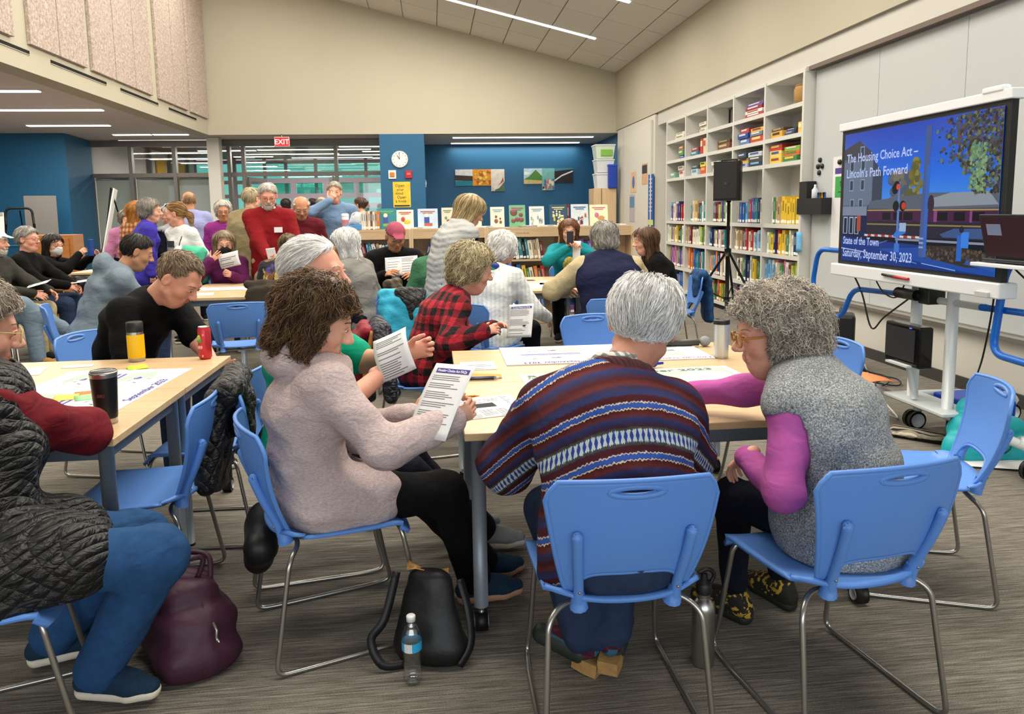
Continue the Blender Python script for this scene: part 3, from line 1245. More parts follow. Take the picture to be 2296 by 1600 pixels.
def head_field(h, nbh, fem=False, age=0.0, ears=True, chub=0.0):
    F = Field((-0.11, -0.14, -0.24), (0.11, 0.14, 0.14), h)
    j = 0.92 if fem else 1.0
    F.ell((0, -0.012, 0.035), (0.075, 0.096, 0.082))
    F.ell((0, 0.020, -0.022), (0.060 * j + chub * 0.5, 0.071, 0.092), None, 0.03)
    F.ell((0, 0.050, -0.088), (0.030 * j + chub, 0.030 + chub * 0.3, 0.026), None, 0.03)
    for sd in (1, -1):
        F.ell((0.037 * sd, 0.050, -0.028), (0.026 + chub * 0.4, 0.028, 0.026), None, 0.022)
        F.cap((0.052 * sd, 0.005, -0.058), (0.022 * sd, 0.052, -0.092), 0.018 * j, 0.017 * j, 0.022)
    F.cap((-0.034, 0.078, 0.022), (0.034, 0.078, 0.022), 0.014, None, 0.016)
    F.cap((0, 0.088, 0.012), (0, 0.111, -0.026), 0.0075, 0.0125, 0.012)
    for sd in (1, -1):
        F.ell((0.0125 * sd, 0.100, -0.031), (0.0085, 0.011, 0.0085), None, 0.007)
        F.ell((0.032 * sd, 0.101, 0.004), (0.019, 0.017, 0.012), None, 0.014, 's')
        F.ell((0.031 * sd, 0.079, 0.004), (0.016, 0.0115, 0.011), None, 0.006)
        if age:
            F.cap((0.020 * sd, 0.100, -0.030), (0.032 * sd, 0.082, -0.060), 0.003, 0.004, 0.008, 's')
    F.cap((-0.016, 0.0868, -0.0555), (0.016, 0.0868, -0.0555), 0.0050, None, 0.009)
    F.cap((-0.014, 0.0858, -0.0655), (0.014, 0.0858, -0.0655), 0.0055, None, 0.010)
    F.cap((-0.022, 0.0955, -0.0605), (0.022, 0.0955, -0.0605), 0.0030, None, 0.004, 's')
    if ears:
        for sd in (1, -1):
            a = math.radians(24) * sd
            M = np.array([[math.cos(a), -math.sin(a), 0], [math.sin(a), math.cos(a), 0], [0, 0, 1]])
            F.ell((0.080 * sd, -0.010, -0.004), (0.0075, 0.021, 0.033), M, 0.006)
            F.ell((0.0875 * sd, -0.006, 0.000), (0.0055, 0.0125, 0.020), M, 0.005, 's')
    F.cap((0, -0.025, -0.055), nbh, 0.050 * j, 0.058 * j, 0.035)
    F.ell((0, 0.03, -0.115), (0.03 + chub * 1.5, 0.03, 0.018 + chub), None, 0.03)
    return F


HL_Y = np.array([-0.16, -0.11, -0.05, -0.022, -0.012, 0.020, 0.035, 0.060, 0.085, 0.12])
HL_Z = np.array([-0.105, -0.095, -0.078, -0.050, 0.022, 0.018, 0.040, 0.068, 0.082, 0.10])


def hair_field(st, h):
    """hair volume in head space"""
    kd = st['kind']
    t = st.get('t', 0.012)
    zl = st.get('zl', -0.12)
    lo, hi = V(-0.19, -0.22, min(-0.14, zl - 0.06)), V(0.19, 0.16, 0.20)
    F = Field(lo, hi, h)
    F.ell((0, -0.012, 0.035), (0.075 + t, 0.096 + t, 0.082 + t * 1.1))
    if kd == 'curly':
        F.ell((0, -0.035, 0.030), (0.118, 0.125, 0.112), None, 0.03)
        F.ell((0, -0.060, -0.030), (0.112, 0.085, 0.085), None, 0.03)
    if kd == 'puff':
        F.ell((0, -0.030, 0.045), (0.090 + t, 0.100 + t, 0.085 + t), None, 0.03)
        F.ell((0, -0.075, -0.035), (0.082 + t * 0.6, 0.050 + t * 0.5, 0.060), None, 0.03)
    G = F.grid()
    fr = st.get('front', 0.0)
    zmin = np.interp(G[..., 1] + st.get('hl', 0.0), HL_Y, HL_Z + np.where(HL_Y > 0.0, fr, 0.0)).astype(np.float32)
    nape = st.get('nape', 0.0)
    zmin = zmin + np.where(G[..., 1] < -0.02, nape, 0).astype(np.float32)
    if kd in ('curly', 'puff', 'bob', 'long'):
        zmin = np.where(np.abs(G[..., 0]) > 0.062, np.where(G[..., 1] < 0.035, -0.10, zmin), zmin)
    F.F = np.maximum(F.F, (zmin - G[..., 2]) * 0.8)
    if kd == 'bald':
        # horseshoe: nothing on top
        d = np.sqrt((G[..., 0] / 0.083) ** 2 + ((G[..., 1] - 0.03) / 0.125) ** 2)
        F.F = np.maximum(F.F, np.where(d < 1, np.minimum(0.03, (G[..., 2] - st.get('ztop', 0.055))), G[..., 2] - 0.085))
    if st.get('thin'):
        # receding temples
        F.F = np.maximum(F.F, 0.05 - np.sqrt((np.abs(G[..., 0]) - 0.055) ** 2 + (G[..., 1] - 0.085) ** 2 + (G[..., 2] - 0.085) ** 2))
    if kd in ('short', 'bald', 'pony', 'bun'):
        for sd in (1, -1):
            F.ell((0.090 * sd, -0.004, -0.010), (0.028, 0.030, 0.044), None, 0.006, 's')
    if st.get('spot'):
        F.ell((0.0, -0.045, 0.135), (0.048, 0.052, 0.036), None, 0.012, 's')
    if kd in ('bob', 'long'):
        y1 = st.get('y1', -0.01)
        for sd in (1, -1):
            F.cap((0.062 * sd, -0.02, 0.05), (st.get('xw', 0.072) * sd, y1, zl), 0.036, st.get('rt', 0.030), 0.03, 'u')
        F.cap((0, -0.065, 0.04), (0, -0.078, zl), 0.052, 0.040, 0.03, 'u', 1.5, (1, 0, 0), 1.8)
        F.half((0, 0, zl), (0, 0.15, -1))
        F.ell((0, 0.085, -0.035), (0.062, 0.085, 0.105), None, 0.01, 's')
        F.ell((0, 0.03, -0.12), (0.05, 0.06, 0.09), None, 0.01, 's')
    if kd == 'pony':
        F.cap((0, -0.10, 0.01), (0, -0.135, -0.03), 0.022, 0.03, 0.02)
        F.cap((0, -0.135, -0.03), (0, -0.135, zl), 0.032, 0.014, 0.02)
    if kd == 'bun':
        F.ell((0, -0.125, 0.04), (0.036, 0.033, 0.034), None, 0.01)
    if st.get('bang'):
        F.ell((0.0, 0.066, 0.088), (0.06, 0.030, 0.022), None, 0.025)
    if st.get('lump'):
        F.ripple(st['lump'], st.get('lf', 60), st.get('seed', 3), 5)
    return F


def strands(F, Vx, st, n, K, rad, seed):
    """hair strands that follow the hair volume"""
    rs = np.random.RandomState(seed)
    root = Vx[rs.randint(0, len(Vx), n)] + rs.normal(size=(n, 3)) * 0.003
    L = st.get('len', 0.05) * (0.55 + 0.9 * rs.rand(n))
    stp = (L / (K - 1))[:, None]
    crown = V(*st.get('crown', (0.01, -0.055, 0.115)))
    cst = V(*st.get('flow', (0, -0.3, -1.0)))
    wr = st.get('radial', 0.7)
    fz = st.get('frizz', 0.35)
    lift = st.get('lift', 0.006) * (0.2 + rs.rand(n))
    P = root.copy()
    pts = []
    dprev = None
    ph = rs.rand(n, 3) * 6.28
    fl = rs.normal(size=(n, 3)) * fz * 0.6
    for k in range(K):
        pts.append(P.copy())
        g = F.grad(P)
        d = F.sample(P)
        rad_d = P - crown
        rad_d = rad_d / np.maximum(1e-5, np.linalg.norm(rad_d, axis=1))[:, None]
        cl = np.stack([np.sin(P[:, (i + 1) % 3] * st.get('cf', 70) + i * 2.1 + np.sin(P[:, i] * 45)) for i in range(3)], 1)
        t = rad_d * wr + cst + cl * fz + fl
        t = t - g * (t * g).sum(1)[:, None] * 0.9
        t = t / np.maximum(1e-5, np.linalg.norm(t, axis=1))[:, None]
        if dprev is not None:
            t = 0.6 * dprev + 0.5 * t
            t = t / np.maximum(1e-5, np.linalg.norm(t, axis=1))[:, None]
        dprev = t
        P = P + t * stp
        tgt = lift * (0.2 + 1.6 * k / K) + 0.001
        P = P + g * np.clip(tgt - d, -0.01, 0.01)[:, None] * 0.8
    pts = np.stack(pts, 1)
    ca = st.get('curl', 0)
    if ca:
        tt = np.linspace(0, 1, K)[None, :, None]
        fq = st.get('curlf', 2.5) * (0.7 + 0.6 * rs.rand(n, 1, 1)) * 6.28
        a1 = nrm3(rs.normal(size=(n, 1, 3)))
        a2 = nrm3(np.cross(a1, rs.normal(size=(n, 1, 3))))
        pts = pts + ca * (0.4 + 0.8 * tt) * (a1 * np.cos(fq * tt + ph[:, None, :1]) + a2 * np.sin(fq * tt + ph[:, None, :1]))
    if st.get('kind') in ('short', 'bald', 'pony'):
        # keep the ears free
        ok = ~((np.abs(pts[..., 0]) > 0.068) & (pts[..., 1] > -0.034) & (pts[..., 1] < 0.03) & (pts[..., 2] > -0.055) & (pts[..., 2] < 0.026)).any(1)
        pts, root, n = pts[ok], root[ok], int(ok.sum())
    tone = np.clip(0.5 + 0.35 * rs.normal(size=n) + 0.15 * np.sin(root[:, 0] * 90 + root[:, 2] * 60), 0, 1)
    return tube_strands(pts, rad, tone, rs)


def nrm3(a):
    return a / np.maximum(1e-9, np.linalg.norm(a, axis=-1, keepdims=True))


def tube_strands(pts, rad, tone, rs):
    n, K, _ = pts.shape
    d = np.gradient(pts, axis=1)
    d = nrm3(d)
    a = nrm3(np.cross(d, nrm3(rs.normal(size=(n, 1, 3)))))
    b = np.cross(d, a)
    r = rad * np.interp(np.linspace(0, 1, K), (0, 0.25, 0.7, 1), (0.6, 1, 0.9, 0.15))[None, :, None]
    ring = [pts + r * (a * math.cos(q) + b * math.sin(q)) for q in (0, 2.094, 4.189)]
    Vx = np.stack(ring, 2).reshape(-1, 3)
    i = np.arange(n)[:, None, None] * (K * 3) + np.arange(K - 1)[None, :, None] * 3
    j = np.arange(3)[None, None, :]
    q = np.stack([i + j, i + (j + 1) % 3, i + 3 + (j + 1) % 3, i + 3 + j], -1).reshape(-1, 4)
    return Vx, q, np.repeat(tone, K * 3)


SK = {'fair': '#d9a78c', 'pink': '#dba38b', 'tan': '#c08a66', 'red': '#d39c84', 'olive': '#b98a68', 'pale': '#e0b59c'}


def person(s):
    """builds one person from a description; returns the root empty"""
    J = joints(s)
    sc, fem = J['sc'], s.get('fem', False)
    q = s.get('q', 1)                      # 0 far, 1 middle, 2 close
    hb, hh, hhd = ((0.020, 0.0085, 0.0062), (0.016, 0.0065, 0.0052), (0.010, 0.0046, 0.0036))[q]
    th = math.radians(s['face'])
    root = empty('person', (s['loc'][0], s['loc'][1], s.get('z', 0)), -th, s['label'], 'person', s.get('group'))
    b = s.get('b', 1.0)
    skin = m_skin('skin ' + s.get('skin', 'fair'), SK[s.get('skin', 'fair')])
    lip = mat('lips ' + s.get('skin', 'fair'), tuple(x * y for x, y in zip(lin(SK[s.get('skin', 'fair')]), (0.8, 0.5, 0.5))), 0.5)
    allp = np.array([J[k] for k in ('pel', 'waist', 'chest', 'nb', 'shR', 'shL', 'elR', 'elL', 'wrR', 'wrL', 'hipR', 'hipL', 'knR', 'knL', 'anR', 'anL')])
    up_pts = np.array([J[k] for k in ('pel', 'waist', 'chest', 'nb', 'shR', 'shL', 'elR', 'elL', 'wrR', 'wrL')])
    leg_pts = np.array([J[k] for k in ('pel', 'waist', 'hipR', 'hipL', 'knR', 'knL', 'anR', 'anL')])

    def box(P, m):
        return P.min(0) - m, P.max(0) + m
    # --- body: trunk and limbs, then head and hands at a finer grid
    chunks = []
    F = Field(*box(allp, 0.24), 0.024)
    fill_torso(F, J, -0.018, b, False)
    for n in 'RL':
        fill_arm(F, J, n, -0.008)
    fill_legs(F, J, -0.012)
    F.cap(J['nb'], J['nb'] + (J['hc'] - J['nb']) * 0.5, 0.05, 0.048, 0.03)
    chunks.append(F.nets())
    bare = s.get('bare', 0)
    if bare:
        for n in 'RL':
            pp = np.array([J['sh' + n], J['el' + n], J['wr' + n]])
            F = Field(*box(pp, 0.10), hb * 0.8)
            fill_arm(F, J, n, 0.0)
            chunks.append(F.nets())
    Mh, hs, hc = J['Mh'], J['hs'], J['hc']
    nbh = Mh.T @ (J['nb'] - J['up'] * 0.02 - hc) / hs
    HF = head_field(hh, nbh, fem, s.get('age', 0), s.get('ears', True), s.get('chub', 0.0))
    hv, hq = HF.nets()
    hv = relax(hv, hq, 1, 0.35)
    fc = hv[hq].mean(1)
    lips = (np.abs(fc[:, 0]) < 0.0225 - np.abs(fc[:, 2] + 0.060) * 0.6) & (fc[:, 1] > 0.072) & (fc[:, 2] < -0.0475) & (fc[:, 2] > -0.0725)
    hvl = hv * hs @ Mh.T + hc
    for n, right in (('R', True), ('L', False)):
        hd = s.get('grip' + n, {})
        if hd is None:
            continue
        W = J['wr' + n]
        fd = nrm(np.asarray(hd.get('dir', nrm(J['wr' + n] - J['el' + n]) + V(0, 0, -0.15)), float))
        pn = np.asarray(hd.get('palm', V(-0.8 if right else 0.8, 0, -0.6)), float)
        F = Field(W - 0.15, W + 0.22, hhd)
        fill_hand(F, W, fd, pn, right, sc * (0.92 if fem else 1.0), hd.get('curl', 28), hd.get('thumb', 0.5), hd.get('spread', 1.0), hd.get('point', False))
        chunks.append(F.nets())
    Vs, Qs, Ms, k = [], [], [], 0
    for vx, qq in chunks:
        Vs.append(relax(vx, qq, 1, 0.3))
        Qs.append(qq + k)
        Ms.append(np.zeros(len(qq), int))
        k += len(vx)
    Vs.append(hvl)
    Qs.append(hq + k)
    Ms.append(lips.astype(int) * (1 if s.get('lips', True) else 0))
    link_mesh('body', np_mesh('body', np.concatenate(Vs), np.concatenate(Qs), True, np.concatenate(Ms)), [skin, lip], root)
    HM = Matrix([[*(Mh[i] * hs), hc[i]] for i in range(3)] + [[0, 0, 0, 1]])

    def headpart(name, mb, mats):
        o = mb.build(name, mats, root)
        o.data.transform(HM)
        return o
    # --- eyes
    if s.get('eyes', True):
        ew = mat('eye white', '#e8e2dc', 0.25)
        ei = mat('iris ' + s.get('iris', 'brown'), {'brown': '#3a2418', 'blue': '#50708c'}[s.get('iris', 'brown')], 0.2)
        lid = skin
        for sd in (1, -1):
            e = MB().ball((0.031 * sd, 0.0815, 0.005), (0.0128, 0.0112, 0.0060), 14, 8, 0)
            e.ball((0.031 * sd, 0.0900, 0.0045), (0.0056, 0.0042, 0.0052), 10, 6, 1)
            headpart('eye', e, [ew, ei])
            MB_l = MB().tube([(0.018 * sd, 0.0865, 0.008), (0.031 * sd, 0.0945, 0.0125), (0.045 * sd, 0.0840, 0.008)], (0.002, 0.0032, 0.002), 6)
            headpart('eyelid', MB_l, lid)
    # --- hair
    hr = s.get('hair')
    if hr:
        hm = m_hair('hair ' + hr['c'][0] + hr['c'][1], *hr['c'])
        HFd = hair_field(hr, (0.011, 0.009, 0.006)[q])
        vx, qq = HFd.nets()
        vx = relax(vx, qq, 2, 0.5)
        nst = hr.get('n', (220, 420, 2600)[q])
        K = (6, 7, 10)[q]
        sv, sq, stn = strands(HFd, vx, hr, nst, K, hr.get('r', (0.0030, 0.0022, 0.0011)[q]), hr.get('seed', 5))
        base_t = np.clip(0.30 + 0.22 * np.sin(vx[:, 0] * 70 + 3 * np.sin(vx[:, 2] * 40)) * np.sin(vx[:, 1] * 55), 0, 1)
        if hr.get('skinny'):
            pass
        VV, QQ, TT = [vx, sv], [qq, sq + len(vx)], [base_t, stn]
        if s.get('brows', True):
            rs = np.random.RandomState(3)
            bp = []
            for sd in (1, -1):
                for i in range(14):
                    u = i / 13
                    p = V(sd * (0.014 + 0.034 * u), 0.0945 - 0.016 * u * u, 0.0255 + 0.006 * math.sin(u * 2.4) + rs.uniform(-0.0015, 0.0015))
                    d = V(sd * 0.010, -0.002, 0.003 - 0.005 * u)
                    bp.append(np.stack([p + d * w for w in np.linspace(0, 1, K)]))
            bv, bq, bt = tube_strands(np.stack(bp), 0.0013, np.full(len(bp), 0.25), rs)
            QQ.append(bq + len(vx) + len(sv))
            VV.append(bv)
            TT.append(bt)
        Va = np.concatenate(VV) * hs @ Mh.T + hc
        me = np_mesh('hair', Va, np.concatenate(QQ))
        at = me.attributes.new('tone', 'FLOAT', 'POINT')
        at.data.foreach_set('value', np.concatenate(TT).astype(np.float32))
        link_mesh('hair', me, hm, root)
    if s.get('beard'):
        F = Field((-0.1, -0.06, -0.16), (0.1, 0.14, 0.03), (0.008, 0.006, 0.005)[q])
        F.ell((0, 0.020, -0.022), (0.066, 0.077, 0.098))
        F.ell((0, 0.054, -0.092), (0.040, 0.036, 0.036), None, 0.03)
        F.half((0, 0.0, -0.040), (0, 0.35, 1))
        F.half((0, 0.02, 0), (0, -1, 0))
        F.ell((0, 0.11, -0.061), (0.024, 0.04, 0.010), None, 0.006, 's')
        F.cap((-0.026, 0.085, -0.052), (0.026, 0.085, -0.052), 0.010, None, 0.005)
        F.ell((0, 0.112, -0.064), (0.018, 0.03, 0.007), None, 0.004, 's')
        vx, qq = F.nets()
        st = dict(len=0.016, flow=(0, 0.3, -1), radial=0.0, frizz=0.5, lift=0.003)
        sv, sq, stn = strands(F, vx, st, (80, 200, 600)[q], 4, (0.002, 0.0016, 0.001)[q], 9)
        me = np_mesh('beard', np.concatenate([vx, sv]) * hs @ Mh.T + hc, np.concatenate([qq, sq + len(vx)]))
        at = me.attributes.new('tone', 'FLOAT', 'POINT')
        at.data.foreach_set('value', np.concatenate([np.full(len(vx), 0.4), stn]).astype(np.float32))
        link_mesh('beard', me, m_hair('hair ' + s['beard'][0] + s['beard'][1], *s['beard']), root)
    if s.get('mask'):
        F = Field((-0.1, -0.02, -0.15), (0.1, 0.16, 0.03), (0.007, 0.006, 0.005)[q])
        F.ell((0, 0.030, -0.050), (0.062, 0.080, 0.060))
        F.cap((0, 0.100, -0.020), (0, 0.092, -0.09), 0.022, 0.014, 0.03)
        F.half((0, 0.03, 0), (0, -1, -0.15))
        F.half((0, 0.10, -0.008), (0, 0.1, 1))
        F.half((0, 0.05, -0.112), (0, 0.15, -1))
        o = soft('face_mask', F, mat('mask ' + s['mask'], s['mask'], 0.8), root, 1)
        o.data.transform(HM)
        st = MB()
        for sd in (1, -1):
            st.tube(smooth_path([(0.056 * sd, 0.045, -0.03), (0.07 * sd, 0.01, -0.015), (0.082 * sd, -0.02, 0.0)], 3), 0.0022, 5)
            st.tube(smooth_path([(0.056 * sd, 0.04, -0.07), (0.07 * sd, 0.0, -0.045), (0.082 * sd, -0.025, -0.02)], 3), 0.0022, 5)
        headpart('mask_strap', st, mat('mask ' + s['mask'], s['mask'], 0.8))
    if s.get('glasses'):
        gm = mat('glasses ' + s['glasses'], s['glasses'], 0.25)
        g = MB()
        rr = s.get('gr', 0.0018)
        for sd in (1, -1):
            ring = []
            for i in range(16):
                a = 6.2832 * i / 16
                x = 0.033 + 0.0225 * math.copysign(abs(math.cos(a)) ** 0.8, math.cos(a))
                z = -0.001 + 0.0175 * math.copysign(abs(math.sin(a)) ** 0.8, math.sin(a))
                ring.append((x * sd, 0.1085 - 0.10 * max(0, x - 0.02), z))
            g.tube(ring, rr, 6, closed=True)
            g.tube([(0.0555 * sd, 0.104, 0.008), (0.074 * sd, 0.06, 0.008), (0.082 * sd, -0.005, 0.012), (0.083 * sd, -0.025, -0.002)], rr, 6)
        g.tube([(-0.011, 0.109, 0.004), (0, 0.112, 0.007), (0.011, 0.109, 0.004)], rr, 6)
        headpart('glasses', g, gm)
    if s.get('earring'):
        for sd in (1, -1):
            headpart('earring', MB().ball((0.084 * sd, 0.0, -0.042), 0.0045, 8, 6), mat('gold earring', '#d9c08a', 0.2, 0.9))
    # --- clothes
    for g in s['wear']:
        infl = g.get('infl', 0.012)
        hg = g.get('h', hb)
        rip = g.get('rip', 0.0065)
        kind = g['kind']
        if kind in ('top', 'vest'):
            F = Field(*box(up_pts, 0.26), hg)
            fill_torso(F, J, infl, b * g.get('b', 1), fem, s.get('belly', 0), 0.05, g.get('drop', 0.06))
            sl = g.get('sleeve', 1.0)
            if kind == 'vest':
                for n in 'RL':
                    F.cap(J['sh' + n] + (J['el' + n] - J['sh' + n]) * 0.10, J['el' + n], 0.068 * sc, 0.07 * sc, 0.01, 's')
            else:
                for n in 'RL':
                    fill_arm(F, J, n, infl * 0.9, b ** 0.5 * g.get('ab', 1.0), sl, 0.04, g.get('cuff', 0.0))
            if g.get('hem'):
                # skirt of the garment over the hips and the lap
                for n in 'RL':
                    kn = J['kn' + n]
                    F.cap(J['hip' + n], J['hip' + n] + (kn - J['hip' + n]) * g['hem'], 0.095 * sc * b + infl, 0.080 * sc * b + infl + 0.01, 0.05)
            if g.get('rear'):
                F.rbox(J['pel'] + V(0, -0.11, -0.06 + g.get('rz', 0)), (0.19, 0.05, 0.10), None, 0.04, 0.06)
            nk = g.get('neck', 'crew')
            nv = nrm(J['hc'] - J['nb'])
            nc = J['nb'] + nv * 0.012
            if nk == 'hood':
                F.ell(J['nb'] - J['fw'] * 0.130 - J['up'] * 0.035, V(0.130, 0.085, 0.085) * sc, None, 0.012 if q == 2 else 0.05)
                F.ell(J['nb'] - J['fw'] * 0.100 + J['up'] * 0.045, V(0.060, 0.040, 0.050) * sc, None, 0.02, 's')
                for a in range(10):
                    t0 = math.radians(-40 - 100 + 28 * a)
                    t1 = t0 + math.radians(28)
                    p = [J['nb'] - J['fw'] * 0.012 - J['up'] * (0.012 + 0.035 * max(0, math.sin(t)) - 0.008) + (J['r2'] * math.cos(t) * 0.108 + J['fw'] * math.sin(t) * 0.095) for t in (t0, t1)]
                    F.cap(p[0], p[1], 0.027, None, 0.015)
            F.cap(J['nb'] - nv * 0.03 + J['fw'] * 0.004, J['hc'], 0.058 * sc * g.get('nr', 1.0), 0.07 * sc, 0.012, 's')
            if nk in ('crew', 'turtle', 'collar', 'stand'):
                up2 = {'crew': 0.002, 'turtle': 0.03, 'collar': 0.02, 'stand': 0.032}[nk]
                rr = {'crew': 0.009, 'turtle': 0.014, 'collar': 0.010, 'stand': 0.010}[nk]
                ax = nv
                e1 = nrm(J['r2'] - ax * (J['r2'] @ ax))
                e2 = np.cross(ax, e1)
                for lv in np.linspace(0, 1, 1 if nk == 'crew' else 3):
                    c0 = J['nb'] + ax * (0.004 + up2 * lv) + J['fw'] * 0.004
                    R = (0.064 + (0.006 if nk in ('collar', 'stand') else 0.0)) * sc * g.get('nr', 1.0)
                    for a in range(12):
                        t0, t1 = a * 0.5236, (a + 1) * 0.5236
                        drop = [(-0.022 if nk != 'turtle' else -0.01) * max(0, math.sin(t)) for t in (t0, t1)]
                        F.cap(c0 + e1 * math.cos(t0) * R + e2 * math.sin(t0) * R + ax * drop[0],
                              c0 + e1 * math.cos(t1) * R + e2 * math.sin(t1) * R + ax * drop[1], rr, None, 0.012)
            if g.get('vneck'):
                F.cap(J['nb'] + J['fw'] * 0.09 - J['up'] * 0.02, J['chest'] + J['fw'] * 0.16 + J['up'] * (0.08 - g['vneck']), 0.05, 0.01, 0.01, 's')
            if g.get('open'):
                # jacket worn open: a gap down the front
                for z0, z1, w0, w1 in ((J['nb'], J['chest'], 0.03, 0.05), (J['chest'], J['pel'], 0.05, 0.065)):
                    F.cap(z0 + J['fw'] * 0.16, z1 + J['fw'] * 0.19, w0 * g['open'] + 0.02, w1 * g['open'] + 0.02, 0.01, 's')
            if rip:
                F.ripple(rip, g.get('rf', 22), g.get('seed', 1) + 5, 6, g.get('rs', (1, 1, 1.6)))
            if g.get('quilt'):
                per, am = g['quilt']
                idx = np.argwhere(np.abs(F.F) < 0.05)
                zz = F.o[2] + F.h * idx[:, 2] + 0.012 * np.sin((F.o[0] + F.h * idx[:, 0]) * 25)
                F.F[tuple(idx.T)] -= (am * (np.abs(np.sin(zz * math.pi / per)) - 0.6)).astype(np.float32)
            if 'bc' in s:
                F.half((0, s['bc'], 0.44), (0, -0.96, -0.28), lo=(-0.5, -0.7, 0.2), hi=(0.5, 0.1, 0.86))
            if J['sit'] and g.get('seatcut', True):
                F.half((0, 0, s.get('seat', 0.445) + 0.004), (0, 0, -1))
            o = soft(g['name'], F, g['mat'], root, g.get('it', 1), g.get('attr'))
        elif kind == 'pants':
            F = Field(*box(leg_pts, 0.22), hg)
            p, w = J['pel'], J['waist']
            F.cap(p, p + (w - p) * 0.75, 0.110 * sc * b + infl, 0.100 * sc * b + infl, 0.04, 'u', 1.45, J['r0'], 1.36)
            if J['sit']:
                F.ell(p - V(0, 0.035, 0.005), V(0.168, 0.128, 0.098) * sc * b + infl, None, 0.05)
            fill_legs(F, J, infl, b ** 0.5, g.get('len', 0.97), 0.05, g.get('flare', 0.012))
            if rip:
                F.ripple(rip, g.get('rf', 26), g.get('seed', 2) + 11, 6, (1.2, 1, 1))
            if J['sit']:
                F.half((0, -0.02, s.get('seat', 0.445) + 0.004), (0, 0, -1), lo=(-0.4, -0.4, s.get('seat', 0.445) - 0.13), hi=(0.4, 0.17, 1))
            soft(g['name'], F, g['mat'], root)
        elif kind == 'skirt':
            pass
    # --- shoes
    sh = s.get('shoes')
    if sh:
        for n in 'RL':
            A = J['an' + n]
            t = nrm(J['toe' + n])
            sd = nrm(np.cross(t, V(0, 0, 1)))
            upv = np.cross(sd, t)
            hsx = V(A[0], A[1], A[2])
            F = Field(A - V(0.25, 0.25, 0.13), A + V(0.25, 0.25, 0.16), (0.010, 0.008, 0.006)[q])
            so = Field(A - V(0.25, 0.25, 0.13), A + V(0.25, 0.25, 0.10), (0.009, 0.007, 0.006)[q])
            bz = upv * -0.035
            heel, ball, toe = A - t * 0.045 + bz, A + t * 0.105 + bz - upv * 0.008, A + t * 0.165 + bz - upv * 0.014
            F.cap(heel, ball, 0.034, 0.034, 0.02, 'u', 1.0, sd, 1.28)
            F.cap(ball, toe, 0.034, 0.024, 0.02, 'u', 1.28, sd, 1.3)
            F.cap(A - t * 0.012, A + t * 0.075 + bz * 0.6, 0.040, 0.028, 0.03)
            F.half(A + upv * 0.035 * sh.get('top', 1.0), upv)
            F.half(A - upv * 0.072, -upv)
            so.cap(heel - upv * 0.026, ball - upv * 0.020, 0.030, 0.033, 0.01, 'u', 1.15, sd, 1.34)
            so.cap(ball - upv * 0.020, toe - upv * 0.012, 0.033, 0.026, 0.01, 'u', 1.34, sd, 1.3)
            so.half(A - upv * 0.052, upv)
            so.half(A - upv * 0.083, -upv)
            o = soft('shoe', F, sh['mat'], root)
            soft('sole', so, sh.get('sole', mat('white sole', '#d8d2c4', 0.7)), o)
    s['J'] = J
    s['root'] = root
    return root


def to_world(s, p):
    th = math.radians(s['face'])
    c, n = math.cos(th), math.sin(th)
    return Vector((s['loc'][0] + c * p[0] + n * p[1], s['loc'][1] - n * p[0] + c * p[1], p[2] + s.get('z', 0)))

# ------------------------------------------------------------------ blue stacking chairs
BLUEP = mat('blue chair plastic', '#5a8ad2', 0.42, bump=0.06, bscale=500, spec=0.45)
CHAIRS = {}


